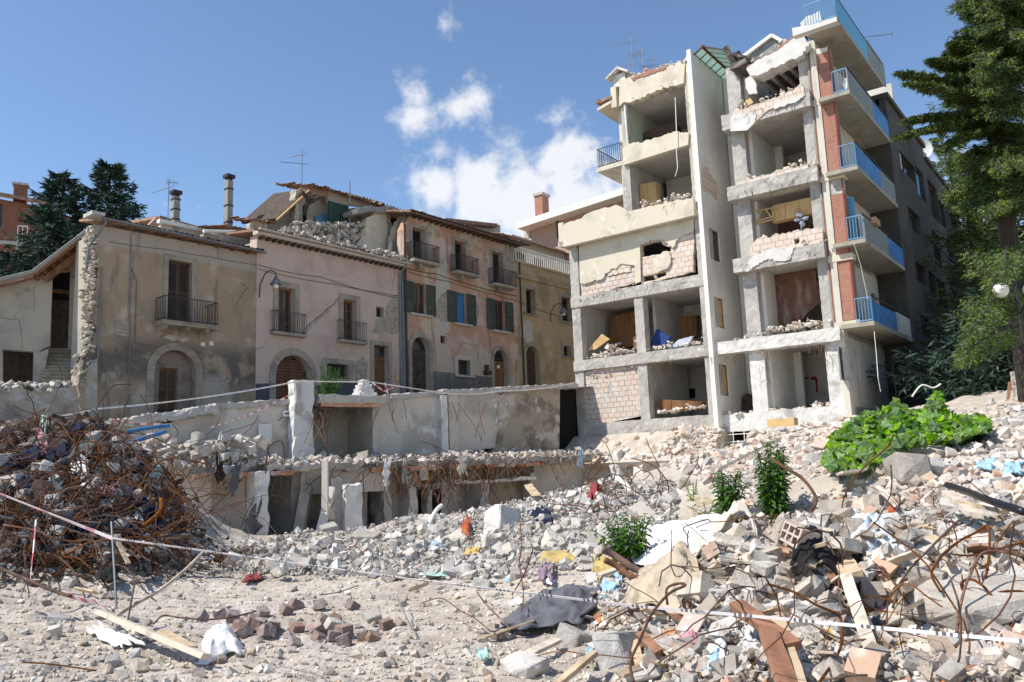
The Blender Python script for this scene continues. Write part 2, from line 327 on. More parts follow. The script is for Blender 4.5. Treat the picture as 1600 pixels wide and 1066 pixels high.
M['stones'] = mk('broken concrete pieces', (.47, .435, .39), [((.37, .34, .305), 3, .45, .62), ((.58, .56, .52), 8, .55, .7)], bump=.7, bs=30, isl=.3)
M['dstones'] = mk('dusty rubble', (.48, .435, .38), [((.34, .28, .23), 4, .45, .62), ((.55, .47, .4), 9, .55, .7)], bump=.6, bs=30, isl=.38)
M['pstones'] = mk('pinkish rubble', (.54, .46, .39), [((.5, .3, .21), 6, .52, .62, .7), ((.6, .57, .52), 3, .5, .62)], bump=.6, bs=30, isl=.35)
M['gravel'] = mk('crushed gravel', (.5, .44, .37), [((.36, .27, .21), 3, .5, .7), ((.55, .51, .45), 6, .5, .7)], bump=.3, isl=.4)
M['earth'] = mk('dusty earth and crushed rubble', (.49, .43, .36), [((.4, .345, .285), .6, .42, .62), ((.52, .47, .4), 1.7, .5, .66), ((.5, .33, .25), 9, .62, .7, .5), ((.24, .2, .165), 12, .58, .72, .7)], bump=1., bs=22)
M['asph'] = mk('dusty asphalt', (.16, .15, .14), [((.26, .24, .21), .8, .5, .7)], bump=.4)
M['cobble'] = mk('porphyry cobble', (.26, .19, .165), [((.35, .29, .25), 9, .5, .65), ((.18, .13, .12), 16, .5, .7)], bump=.6, bs=40, isl=.2)
M['terra'] = mk('terracotta', (.42, .22, .14), [((.54, .4, .31), 5, .5, .65)], bump=.3, isl=.2)
M['leafv'] = mk('vine leaf', (.17, .32, .035), [((.27, .42, .06), 6, .5, .6), ((.08, .18, .025), 2, .45, .6)], bump=0, isl=.5, rough=.55)
M['leafn'] = mk('nettle leaf', (.06, .14, .03), [((.11, .2, .04), 7, .5, .6)], bump=0, isl=.35, rough=.6)
M['leafc'] = mk('cedar needles', (.08, .12, .03), [((.14, .18, .045), 1.5, .48, .62), ((.03, .06, .02), 4, .5, .65)], bump=0, isl=.4, rough=.8)
M['leafd'] = mk('dark conifer needles', (.035, .065, .045), [((.055, .095, .06), 2, .5, .62)], bump=0, isl=.35, rough=.8)
M['bark'] = mk('bark', (.055, .045, .035), [((.03, .025, .02), 3, .45, .65)], bump=.8, bs=8)
for m_ in ('leafv', 'leafn'):
    nt_ = M[m_].node_tree; b_ = nt_.nodes['Principled BSDF']; out_ = nt_.nodes['Material Output']
    tr = nn(nt_, 'ShaderNodeBsdfTranslucent'); cs = b_.inputs['Base Color'].links[0].from_socket; nt_.links.new(cs, tr.inputs[0]); ms_ = nn(nt_, 'ShaderNodeMixShader'); ms_.inputs[0].default_value = .4
    nt_.links.new(b_.outputs[0], ms_.inputs[1]); nt_.links.new(tr.outputs[0], ms_.inputs[2]); nt_.links.new(ms_.outputs[0], out_.inputs[0])
def cl(name, c, stripes=None): return mk(name, c, [(tuple(x*.72 for x in c), 4, .45, .65), (tuple(min(1, x*1.2) for x in c), 9, .55, .7, .6)]+([stripes] if stripes else []), rough=.9, bump=.3, bs=40)
# ---------------------------------------------------------------- terrain height
CT = []
for x, y, Y in [(450, 872, 14.6), (700, 872, 15), (450, 838, 20), (560, 842, 19), (700, 812, 24), (900, 780, 19), (830, 800, 17.5), (1000, 752, 20), (900, 765, 22), (620, 828, 20.5), (780, 880, 13), (850, 850, 14.5), (950, 820, 15), (1030, 780, 17),
                (480, 838, 25), (440, 842, 24), (640, 812, 26),
                (0, 905, 11.8), (100, 890, 12.4), (200, 890, 12.8), (290, 872, 14.5), (100, 668, 17), (0, 690, 15.5), (-150, 680, 15), (200, 690, 18), (50, 780, 13.8), (150, 790, 14), (210, 790, 14.8), (260, 750, 17), (330, 842, 17), (340, 848, 20), (390, 850, 21), (300, 800, 20), (-150, 900, 11.5), (130, 720, 15.5),
                (900, 905, 10.5), (1000, 960, 8), (1100, 880, 10), (1200, 850, 10.2), (1000, 880, 11), (1100, 1000, 6.7), (1200, 1000, 6.2), (1300, 950, 6.7), (1300, 1066, 5.4), (1450, 1066, 5), (1600, 1066, 4.8), (1750, 1066, 4.6), (1400, 880, 8), (1600, 900, 6.7), (1750, 900, 6.5), (1500, 800, 9), (1600, 790, 9), (1300, 800, 10.8), (1380, 745, 11), (1300, 738, 12), (1240, 893, 6.9), (1350, 893, 6.9), (1240, 955, 6.75), (1340, 965, 6.75), (1290, 1000, 6.3), (1110, 905, 7.2), (1100, 960, 7.05),
                (1450, 700, 13), (1600, 695, 12), (1600, 640, 17), (1500, 655, 20), (1600, 605, 30), (1400, 645, 31), (1750, 620, 20), (1500, 622, 44), (1600, 585, 50),
                (1120, 742, 15), (1180, 742, 14.5), (1160, 790, 12.5), (1125, 742, 17), (1190, 720, 20), (1240, 700, 24), (1200, 672, 30), (1290, 668, 30), (1150, 700, 27), (1100, 705, 25), (1085, 830, 12.6), (1062, 800, 14.2), (1060, 775, 16), (1070, 765, 18), (1075, 755, 20)]:
    CT.append(tuple(at(x, y, Y)))
for x, y, z in [(0, 1066, 0), (200, 1066, 0), (400, 1066, 0), (600, 1066, 0), (800, 1066, 0), (0, 985, 0), (200, 980, .05), (400, 965, .03), (600, 960, .0), (780, 1000, 0), (620, 905, 0), (300, 915, .02), (450, 900, 0), (1000, 1066, .08), (-200, 1066, 0), (-200, 980, 0)]:
    d = ray(x, y); t = (z-CP[2])/d[2]; CT.append(tuple(CP+d*t))
CT += [(0, 0, 0), (-6, 0, 0), (6, 0, .1), (0, -20, 0), (-30, 0, 0), (30, 0, .8), (-20, 12, .6), (20, 10, 1.8), (30, 20, 3.2), (-12, 26, -.3), (-4, 27, -.8), (0, 30, -.6), (4, 32, -.5), (-20, 24, 1.4), (-10, 34, .5), (0, 40, .5), (-20, 45, 2), (0, 60, 3), (-40, 60, 4), (20, 70, 6), (40, 60, 8), (30, 40, 5), (-45, 30, 2), (-60, 80, 6), (60, 90, 10), (0, 100, 6), (-200, 0, 0), (200, 0, 4), (0, 250, 12), (0, -200, 0)]
CT = np.array(CT)
def _rbf():
    d = np.linalg.norm(CT[:, None, :2]-CT[None, :, :2], axis=2); n = len(CT)
    A = np.zeros((n+1, n+1)); A[:n, :n] = -np.sqrt(d*d+.09); A[:n, n] = 1; A[n, :n] = 1
    return np.linalg.solve(A, np.append(CT[:, 2], 0))
WT = _rbf()
def _vn(X, Y, f, s):          # cheap value noise, vectorised
    x = X*f+s*17.3; y = Y*f+s*9.1; xi = np.floor(x); yi = np.floor(y); fx = x-xi; fy = y-yi; fx = fx*fx*(3-2*fx); fy = fy*fy*(3-2*fy)
    def h(a, b): q = np.sin(a*127.1+b*311.7+s*74.7)*43758.5453; return q-np.floor(q)
    return (h(xi, yi)*(1-fx)+h(xi+1, yi)*fx)*(1-fy)+(h(xi, yi+1)*(1-fx)+h(xi+1, yi+1)*fx)*fy-.5
def HT(X, Y, fine=True):
    X = np.asarray(X, float); Y = np.asarray(Y, float); sh = X.shape; x = X.ravel(); y = Y.ravel(); out = np.zeros(len(x))
    for i in range(0, len(x), 20000):
        a = x[i:i+20000, None]-CT[None, :, 0]; b = y[i:i+20000, None]-CT[None, :, 1]
        out[i:i+20000] = -np.sqrt(a*a+b*b+.09)@WT[:-1]+WT[-1]
    r = np.hypot(x, y)
    if fine:
        am = np.clip((r-5)/25, .15, 1)
        out += _vn(x, y, .7, 1)*.2*am+_vn(x, y, 1.9, 2)*.14*am+_vn(x, y, 4.7, 3)*.07+_vn(x, y, 11, 4)*.03+_vn(x, y, 27, 5)*.014
    return out.reshape(sh)
def hit(x, y):                # where pixel rays meet the terrain
    x = np.atleast_1d(np.asarray(x, float)); y = np.atleast_1d(np.asarray(y, float))
    D = FW[None]+CR[None]*((x-800)/FPX)[:, None]-CU[None]*((y-533)/FPX)[:, None]
    ts = np.geomspace(3, 90, 170); res = np.full((len(x), 3), np.nan); done = np.zeros(len(x), bool); pt = ts[0]
    for t in ts[1:]:
        P = CP+D*t; below = (P[:, 2] < HT(P[:, 0], P[:, 1])) & ~done
        res[below] = (CP+D*((t+pt)/2))[below]; done |= below; pt = t
        if done.all(): break
    ok = done; res[ok, 2] = HT(res[ok, 0], res[ok, 1]); return res
def G(x, y):
    p = hit(x, y)[0]
    return p if not np.isnan(p[0]) else at(x, y, 30)
# ================================================================ GROUND
ang = np.concatenate([np.arange(-180, -46, 4.), np.arange(-46, 46, .32), np.arange(46, 181, 4.)]); rad = np.concatenate([[0.3, 1.5], np.geomspace(3, 55, 340), np.geomspace(58, 900, 24)])
AA, RR = np.meshgrid(np.radians(ang), rad, indexing='ij'); GX = np.sin(AA)*RR; GY = np.cos(AA)*RR
GZ = HT(GX, GY); g = MB(); a_, b_ = GX.shape
me = bpy.data.meshes.new('ground'); vs = np.stack([GX, GY, GZ], -1).reshape(-1, 3)
me.from_pydata(vs.tolist(), [], [(i*b_+j, (i+1)*b_+j, (i+1)*b_+j+1, i*b_+j+1) for i in range(a_-1) for j in range(b_-1)]); me.materials.append(M['earth'])
o = bpy.data.objects.new('ground', me); COL.objects.link(o); o['kind'] = 'structure'
# ================================================================ FRAMES
A0 = at(1306, 527, 33); FA = Fr(A0, 127.2)                       # apartment front
def sidef(u0, rev=False):
    f = Fr(A0+FA.u*u0, 37.2); return f
FS = sidef(.35); FB = sidef(1.6); FR = sidef(-5.15)
H0 = at(280, 505, 33); FH = Fr(H0, 39)                           # old houses
FW_ = Fr(at(600, 618, 33), 53)                                   # retaining wall
def win(parent, fr, r, w=-.18, mat='wood', mull=1, glass='glass', fw=.07, name='window', bars=0, pane_mat=None):
    u0, u1, z0, z1 = r; m = MB()
    m.box(fr, u0, u0+fw, w-.06, w, z0, z1).box(fr, u1-fw, u1, w-.06, w, z0, z1).box(fr, u0+fw, u1-fw, w-.06, w, z1-fw, z1).box(fr, u0+fw, u1-fw, w-.06, w, z0, z0+fw)
    for i in range(mull):
        c = u0+(u1-u0)*(i+1)/(mull+1); m.box(fr, c-.04, c+.04, w-.06, w+.01, z0+fw, z1-fw)
    for i in range(bars):
        c = z0+(z1-z0)*(i+1)/(bars+1); m.box(fr, u0+fw, u1-fw, w-.05, w-.005, c-.02, c+.02)
    o = m.build(name, M[mat], parent); MB().box(fr, u0+fw*.5, u1-fw*.5, w-.04, w-.025, z0+fw*.5, z1-fw*.5).build('pane', M[glass], o); return o
def surround(parent, fr, r, t=.18, mat='stone', sill=True, w=.05, sides=True):
    u0, u1, z0, z1 = r; m = MB()
    m.box(fr, u0-t, u0, -.02, w, z0, z1).box(fr, u1, u1+t, -.02, w, z0, z1).box(fr, u0-t, u1+t, -.02, w, z1, z1+t)
    o = m.build('window_surround', M[mat], parent)
    if sill: MB().box(fr, u0-t-.05, u1+t+.05, -.02, w+.1, z0-.1, z0-.003).build('window_sill', M[mat], parent)
    return o
def shutter(parent, fr, u0, u1, z0, z1, w, mat, name='shutter', n=None):
    m = MB(); m.box(fr, u0, u0+.05, w-.04, w, z0, z1).box(fr, u1-.05, u1, w-.04, w, z0, z1).box(fr, u0+.05, u1-.05, w-.04, w, z1-.06, z1).box(fr, u0+.05, u1-.05, w-.04, w, z0, z0+.06).box(fr, u0+.05, u1-.05, w-.04, w-.003, (z0+z1)/2-.03, (z0+z1)/2+.03)
    n = n or int((z1-z0)/.07)
    for i in range(n):
        z = z0+.06+(z1-z0-.12)*(i+.5)/n; P = fr.P
        m.quad3([P(u0+.05, w-.035, z+.025), P(u1-.05, w-.035, z+.025), P(u1-.05, w-.008, z-.02), P(u0+.05, w-.008, z-.02)], .008)
    return m.build(name, M[mat], parent)
def railing(parent, fr, segs, z0, h, mat='dsteel', step=.12, t=.016, name='railing'):
    m = MB()                                                      # segs: list of ((u,w),(u,w))
    for (ua, wa), (ub, wb) in segs:
        for z in (z0+.06, z0+h): m.bar(fr.P(ua, wa, z), fr.P(ub, wb, z), t*1.6)
        L = math.hypot(ub-ua, wb-wa); n = max(1, int(L/step))
        for i in range(n+1):
            a = i/n; m.bar(fr.P(ua+(ub-ua)*a, wa+(wb-wa)*a, z0), fr.P(ua+(ub-ua)*a, wa+(wb-wa)*a, z0+h), t)
    return m.build(name, M[mat], parent)
def tiles(fr, u0, u1, wf, zf, wb, zb, sp=.24, row=.38, amp=.05, jit=.02):
    L = math.hypot(wf-wb, zb-zf); nu = int((u1-u0)/(sp/6))+1; nr = int(L/row); P = []
    for i in range(nu):
        u = u0+(u1-u0)*i/(nu-1); h = amp*abs(math.sin(math.pi*(u-u0)/sp)); ci = int((u-u0)/sp); line = []
        for k in range(nr+1):
            random.seed(ci*91+k*13+5); j = random.uniform(-jit, jit)
            for q in (0, .97):
                t = min(1, (k+q)/(nr+1)); line.append(fr.P(u, wf+(wb-wf)*t+j, zf+(zb-zf)*t+h+(.035 if q == 0 else 0)+j*.5))
        P.append(line)
    return P
def roof(parent, fr, u0, u1, wf, zf, wb, zb, mat='tile', und='oldw', jit=.02, name='roof'):
    m = MB(); m.grid(tiles(fr, u0, u1, wf, zf, wb, zb, jit=jit)); P = fr.P
    m.quad3([P(u0, wf, zf), P(u1, wf, zf), P(u1, wb, zb), P(u0, wb, zb)], .09)
    return m.build(name, M[mat], parent)
def wire(pts, r, name, mat, parent=None, n=8, sag=0.):
    m = MB(); out = []
    for a, b in zip(pts[:-1], pts[1:]):
        a = np.array(a); b = np.array(b)
        for i in range(n): t = i/n; p = a+(b-a)*t; p = p-np.array([0, 0, sag*4*t*(1-t)]); out.append(p)
    out.append(np.array(pts[-1])); m.tube(out, r, 5); return m.build(name, mat, parent)
# ================================================================ APARTMENT BUILDING
random.seed(11)
AP = thing('apartment_building', A0*[1, 1, 0]+np.array([0, 0, 2.2]), 'tall pale apartment block with its front torn off and rooms open to the air', 'building')
def B(name, mat, *boxes, fr=None, par=None):
    m = MB()
    for b in boxes: m.box(fr or FA, *b)
    return m.build(name, M[mat], par or AP)
def RB(name, mat, *boxes, fr=None, amp=.035, step=.13, par=None):
    m = MB()
    for b in boxes: m.rough(fr or FA, *b, step=step, amp=amp*.5, freq=5)
    return m.build(name, M[mat], par or AP)
# columns (each its own part)
for b in [(-12.78, -12.28, -.5, 0, 1.2, 12.8), (-9.2, -8.72, -.5, 0, 2.2, 9.55), (-5.78, -5.17, -.5, .02, .9, 20.55), (-9.42, -9.0, -.45, -.02, 13.3, 16.4), (-9.3, -8.95, -.45, -.05, 17.2, 19.4)]:
    RB('column', 'conc', b, amp=.03)
RB('column', 'concw', (-3.72, -3.05, -.5, 0, 1.4, 6.3), amp=.03); RB('column', 'conc', (-3.72, -3.1, -.5, -.02, 6.4, 19.4), amp=.03)
RB('column', 'concw', (-.48, .28, -.5, .03, 1.8, 6.3), amp=.03); RB('column', 'conc', (-.46, -.06, -.5, 0, 6.4, 20), amp=.035)
RB('downpipe', 'concd', (-.06, .02, -.1, .08, 6.6, 19.3), amp=.02)
RB('plaster_strip', 'cream', (-5.62, -5.2, -.3, .07, 13.4, 20.6), amp=.05)
# beams and floor slabs
RB('beam', 'conc', (-12.8, -5.2, -.45, .08, 6.2, 6.72), amp=.05)
RB('beam', 'concw', (-5.2, .25, -.45, .28, 6.18, 6.72), amp=.05)
RB('beam', 'conc', (-12.8, -5.2, -.45, .06, 9.45, 10.0), amp=.04)
RB('beam', 'conc', (-3.95, -.0, -.4, .42, 9.68, 10.3), amp=.05)
RB('beam', 'conc', (-3.95, .02, -.4, .42, 12.98, 13.62), amp=.05)
RB('beam', 'conc', (-3.95, .02, -.4, .42, 16.3, 17.02), amp=.05)
RB('base_beam', 'conc', (-12.6, -5.2, -.4, .12, 2.95, 3.55), amp=.05); RB('base_beam', 'concw', (-3.7, 0.2, -.4, .1, 2.2, 3.55), amp=.04); RB('base_beam', 'concw', (-5.2, -3.7, -.4, .0, 2.75, 3.5), amp=.04)
RB('base_wall', 'concw', (-12.5, -5.2, -.5, .0, .6, 2.95), amp=.06)
for z0, z1 in ((3.2, 3.5), (6.35, 6.66), (9.6, 9.95), (13.0, 13.3)):
    B('floor_slab', 'ceil', (-12.6, -5.3, -9, -.45, z0, z1)); 
B('floor_slab', 'ceil', (-9.3, -5.3, -9, -.45, 16.35, 16.7)); B('ceiling_slab', 'ceil', (-9.6, -5.3, -9, -.3, 19.35, 19.6))
for z0, z1 in ((3.2, 3.5), (6.35, 6.66), (9.8, 10.1), (13.05, 13.35), (16.4, 16.7)):
    B('floor_slab', 'ceil', (-3.6, .35, -9, -.45, z0, z1))
# interior walls
B('room_wall', 'inner', (-12.75, -12.55, -9, -.5, 3.5, 6.35), (-12.75, -12.55, -9, -.5, 6.66, 9.6)); B('room_wall', 'inner', (-12.55, -5.3, -5.6, -5.4, 3.5, 6.35))
B('room_wall', 'inner', (-12.55, -5.3, -5.0, -4.8, 6.66, 9.6)); B('room_wall', 'inner', (-9.05, -8.9, -4.8, -.5, 3.5, 6.35)); B('room_wall', 'inner', (-9.05, -8.9, -4.8, -1.6, 6.66, 9.6))
B('room_wall', 'inner', (-5.45, -5.3, -9, -.5, 3.5, 6.35), (-5.45, -5.3, -9, -.5, 6.66, 9.6)); B('room_wall', 'inner', (-9.0, -5.3, -4.2, -4.0, 13.3, 16.35)); B('room_wall', 'inner', (-9.35, -9.2, -4, -.5, 13.3, 16.35))
B('room_wall', 'inner', (-9.3, -5.3, -5.2, -5.0, 16.7, 19.35)); B('room_wall', 'inner', (-5.45, -5.3, -5, -.5, 16.7, 19.35), (-5.45, -5.3, -5, -.5, 13.3, 16.35))
gw = MB(); gw.plate(Fr(FA.P(-9.0, 0, 0), 37.2), R4(.5, 5, 16.7, 19.35), [R4(2.2, 3.6, 16.75, 18.5)], -.15, 0); gw.build('room_wall', mk('pale green room paint', (.42, .47, .36)), AP)
for z0, z1 in ((3.5, 6.35), (13.35, 16.4)):
    B('room_wall', 'inner', (-3.6, .2, -5.2, -5.0, z0, z1)); B('room_wall', 'inner', (-3.75, -3.6, -5, -.5, z0, z1)); B('room_wall', 'inner', (.2, .32, -5, -.5, z0, z1))
B('room_wall', 'innerb', (-3.6, .2, -3.7, -3.5, 16.7, 19.6), (-3.72, -3.58, -3.5, -.5, 16.7, 19.4), (.15, .3, -3.5, -.5, 16.7, 20))
B('room_wall', 'inner', (-3.6, .2, -5.2, -5.0, 6.66, 9.8)); B('room_wall', 'innerb', (-3.75, -3.6, -5, -.5, 10.1, 13.05), (-3.6, .2, -3.2, -3, 10.1, 13.05), (.2, .32, -5, -.5, 10.1, 13.05))
B('room_wall', 'inner', (-3.75, -3.6, -5, -.5, 6.66, 9.8), (.2, .32, -5, -.5, 6.66, 9.8))
# doors, pictures and paint inside the ground floor rooms
def px_plate(name, mat, px, w, th=.03, fr=None, par=None, jg=False, amp=.05, holes=(), step=.085):
    f = fr or FA; return MB().plate(f, jag(f.poly(px, w), allj=jg, amp=amp, step=step), [jag(f.poly(h, w), allj=jg, amp=amp) for h in holes], w-th, w).build(name, M[mat] if isinstance(mat, str) else mat, par or AP)
px_plate('room_door', 'pale', [(1229, 576), (1254, 572), (1256, 622), (1231, 624)], -4.95)
px_plate('doorway', 'dark', [(1222, 576), (1230, 575), (1232, 624), (1224, 624)], -4.96)
OR = plain('orange wall paint', (.65, .12, .03), .8)
px_plate('paint_patch', OR, [(1209, 581), (1214, 579), (1218, 586), (1220, 590), (1221, 611), (1211, 612), (1212, 598), (1208, 592)], .02, jg=True, amp=.02, fr=Fr(FA.P(-3.6, 0, 0), 37.2), th=.015)
px_plate('paint_stroke', plain('dark red paint', (.3, .03, .02)), [(1266, 590), (1274, 588), (1277, 592), (1278, 612), (1275, 613), (1274, 594), (1268, 594)], -4.96)
px_plate('paint_stroke', plain('brown paint', (.2, .05, .03)), [(1254, 591), (1264, 589), (1264, 591), (1254, 593)], -4.96)
px_plate('doorway', 'oldw', [(1059, 593), (1068, 592), (1068, 624), (1059, 625)], -5.38)
px_plate('wall_picture', 'dark', [(1076, 608), (1086, 607), (1086, 622), (1076, 623)], -5.37)
px_plate('doorway', 'dark', [(925, 498), (951, 504), (951, 540), (925, 545)], -4.78)
px_plate('doorway', 'dark', [(1040, 510), (1060, 505), (1062, 524), (1040, 528)], -4.78)
# wood lined wall of the second floor room, hanging askew
px_plate('wood_lining', 'innerb', [(1206, 433), (1270, 408), (1284, 470), (1238, 511), (1212, 505)], -1.9, .1, jg=True, amp=.03)
px_plate('torn_plaster', 'concw', [(1186, 440), (1205, 448), (1209, 480), (1200, 500), (1187, 503)], -3, .1, jg=True)
# block infill walls with broken holes
def uvp(px, w=0): return FA.poly(px, w)
px_plate('block_wall', 'block', [(907, 583), (1000, 562), (1002, 650), (913, 668)], -.1, .25)
px_plate('block_wall', 'block', [(905, 375), (990, 350), (992, 441), (908, 466)], -.1, .25, holes=[[(930, 424), (948, 416), (962, 411), (957, 418), (944, 424)]], jg=True, amp=.03)
px_plate('block_wall', 'pinkblock', [(1000, 345), (1083, 318), (1084, 424), (1003, 446)], -.1, .25, holes=[[(1001, 383), (1032, 376), (1036, 383), (1048, 386), (1048, 393), (1026, 398), (1003, 402)], [(1004, 432), (1022, 428), (1040, 424), (1041, 430), (1022, 438), (1005, 442)]], jg=True, amp=.03)
px_plate('plaster_skin', 'cream', [(904, 372), (990, 348), (997, 372), (998, 415), (985, 414), (970, 412, 1), (950, 425, 1), (938, 437, 1), (922, 441, 1), (906, 442)], -.0, .06, amp=.08)
px_plate('plaster_skin', 'cream', [(999, 345), (1084, 318), (1084, 360, 1), (1070, 366, 1), (1056, 376, 1), (1050, 388, 1), (1046, 384, 1), (1030, 374, 1), (1000, 382)], -.0, .06, amp=.08)
px_plate('plaster_skin', 'cream', [(1018, 404, 1), (1042, 392, 1), (1050, 400, 1), (1042, 420, 1), (1022, 428, 1)], .0, .05, amp=.06)
px_plate('plaster_skin', 'cream', [(990, 350), (999, 348), (1001, 440), (992, 443)], .01, .1)
px_plate('brick_remnant', 'pinkblock', [(945, 420), (960, 414), (984, 408), (986, 424), (950, 432)], -.05, .05, jg=True, amp=.04)
# cream parapet, fascia and cornices
m = MB(); m.plate(FA, jag(FA.poly([(880, 386), (1085, 336), (1083, 312, 1), (1060, 312, 1), (1020, 322, 1), (985, 330, 1), (962, 320, 1), (945, 324, 1), (880, 352)], .5), amp=.06), (), .2, .5)
m.box(FA, -13.25, -12.95, -8, .2, 12.75, 14.0); m.build('balcony_parapet', M['cream'], AP)
B('floor_slab', 'concw', (-13.3, -5.25, -8, .2, 12.78, 12.98))
px_plate('parapet', 'cream', [(974, 258), (1075, 226), (1076, 207, 1), (1060, 205, 1), (1030, 214, 1), (1005, 222, 1), (990, 222, 1), (972, 232)], .12, .3, amp=.05)
px_plate('fascia', 'cream', [(967, 166), (975, 159, 1), (990, 158, 1), (1010, 148, 1), (1040, 137, 1), (1068, 130), (1070, 100, 1), (1062, 97, 1), (1035, 107, 1), (1000, 114, 1), (968, 125)], .12, .35, amp=.06)
B('fascia', 'cream', (-9.75, -9.45, -8, .1, 19.3, 20.4))
m = MB(); P = FA.P
m.quad3([P(-9.75, .1, 19.75), P(-9.75, -8, 19.75), P(-10.6, -8, 19.55), P(-10.6, .1, 19.55)], .15); m.build('cornice', M['cream'], AP)
RB('cornice_tiles', 'tile', (-10.6, -9.7, -.6, .15, 19.78, 19.95), amp=.08)
m = MB(); m.quad3([P(-9.9, .3, 20.9), P(-9.2, .3, 21.3), P(-9.2, -1.2, 21.3), P(-9.9, -1.2, 20.9)], .1); m.quad3([P(-9.2, .3, 21.3), P(-8.6, .3, 20.9), P(-8.6, -1.2, 20.9), P(-9.2, -1.2, 21.3)], .1)
m.box(FA, -9.6, -8.9, -1, .05, 20.35, 21.0); m.build('chimney', M['concw'], AP)
B('roof_slab', 'conc', (-9.7, -5.2, -9, -.2, 20.1, 20.35), (-5.2, .5, -9, -3.6, 19.6, 19.85)); px_plate('parapet_brick', 'brick', [(985, 121), (1010, 112), (1040, 104), (1040, 108), (1010, 118), (988, 126)], .16, .1, jg=True)
for px, w, mt in (([(1226, 205), (1240, 201), (1243, 240), (1229, 243)], -4.95, 'oldw'), ([(1010, 262), (1022, 259), (1024, 292), (1012, 294)], -3.95, 'pale'), ([(968, 504), (978, 502), (979, 530), (969, 532)], -4.75, 'lwood'), ([(1068, 478), (1082, 476), (1083, 486), (1069, 488)], -4.75, 'white'), ([(1030, 176), (1042, 172), (1043, 200), (1031, 203)], -4.95, 'oldw'), ([(1240, 600), (1248, 599), (1248, 610), (1240, 611)], -4.93, 'white')):
    px_plate('room_door' if px[2][1]-px[1][1] > 20 else 'wall_switch_panel', mt, px, w)
m = MB(); random.seed(41)
for (xa, ya, xb, yb, n) in ((1152, 300, 1275, 272, 16), (1148, 185, 1262, 152, 12), (1165, 415, 1290, 386, 12), (1100, 560, 1300, 536, 22), (905, 470, 1090, 440, 12), (975, 160, 1060, 135, 10), (985, 330, 1080, 318, 10), (910, 580, 1090, 556, 12)):
    for i in range(n):
        t_ = random.random(); q = FA.uv(xa+(xb-xa)*t_, ya+(yb-ya)*t_, .3); p = FA.P(q[0], .3, q[1]); out = [p]; d = FA.n*random.uniform(.3, 1)+FA.u*random.gauss(0, .5)+np.array([0, 0, random.gauss(-.2, .6)])
        for k in range(5): d = d+np.array([random.gauss(0, .3), random.gauss(0, .3), -.35]); d /= np.linalg.norm(d); out.append(out[-1]+d*random.uniform(.05, .16))
        m.tube(out, .011, 4)
m.build('torn_reinforcing', M['rust'], AP)['kind'] = 'stuff'
# small balcony far left, upper floor
B('balcony_slab', 'cream', (-11.1, -9.5, -3.2, -.4, 16.4, 16.62)); railing(AP, FA, [((-11.05, -.45), (-9.6, -.45)), ((-11.05, -.45), (-11.05, -3.1))], 16.62, 1.0, t=.02)
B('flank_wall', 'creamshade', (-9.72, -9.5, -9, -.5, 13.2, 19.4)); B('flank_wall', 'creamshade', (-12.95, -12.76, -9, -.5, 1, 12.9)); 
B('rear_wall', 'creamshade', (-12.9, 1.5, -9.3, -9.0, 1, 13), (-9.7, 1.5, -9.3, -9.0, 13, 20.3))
# stairwell recess
holes = [FR.rect(1109, 360, 1125, 407), FR.rect(1117, 466, 1132, 512), FR.rect(1124, 570, 1139, 618)]
m = MB(); m.plate(FR, R4(-.5, 3.5, 1.2, 20.7), [R4(*h) for h in holes], -.2, 0); m.build('recess_side_wall', M['white'], AP)
for h in holes: win(AP, FR, h, w=-.08, glass='glass' if h is holes[0] else 'lwood', mull=0)
bh = [FA.rect(1146, 365, 1161, 408, -3.5), FA.rect(1155, 467, 1169, 511, -3.5), FA.rect(1160, 572, 1178, 640, -3.5), FA.rect(1137, 262, 1151, 306, -3.5), FA.rect(1128, 166, 1141, 208, -3.5)]
m = MB(); m.plate(FA, R4(-5.15, -2.6, 1.2, 20.4), [R4(*h) for h in bh], -3.75, -3.5); m.build('recess_back_wall', M['white'], AP)
for i, h in enumerate(bh):
    if i == 2: MB().box(FA, h[0], h[1], -3.72, -3.66, h[2], h[3]).build('stair_door', M['dark'], AP); MB().box(FA, h[0], h[1], -3.64, -3.6, h[3]-.55, h[3]).build('roller_blind', M['wood'], AP)
    else: win(AP, FA, h, w=-3.58, mull=0, glass='lwood' if i == 4 else 'glass')
B('recess_side_wall', 'white', (-3.15, -2.95, -3.5, -.5, 1.2, 20))
RB('pilaster', 'white', (-5.1, -4.85, -3.5, -3.1, 1.2, 20.5), amp=.02, step=.5); RB('pilaster', 'concw', (-4.4, -4.2, -3.5, -3.35, 1.2, 20.1), amp=.02, step=.5)
px_plate('spalled_patch', 'pinkblock', [(1096, 262, 1), (1104, 262, 1), (1112, 275, 1), (1120, 286, 1), (1120, 312, 1), (1108, 300, 1), (1098, 296, 1)], .03, .03, fr=FR, amp=.05)
px_plate('roof_edge', 'white', [(1119, 166), (1130, 164), (1131, 128), (1119, 133)], -3.3, .1)
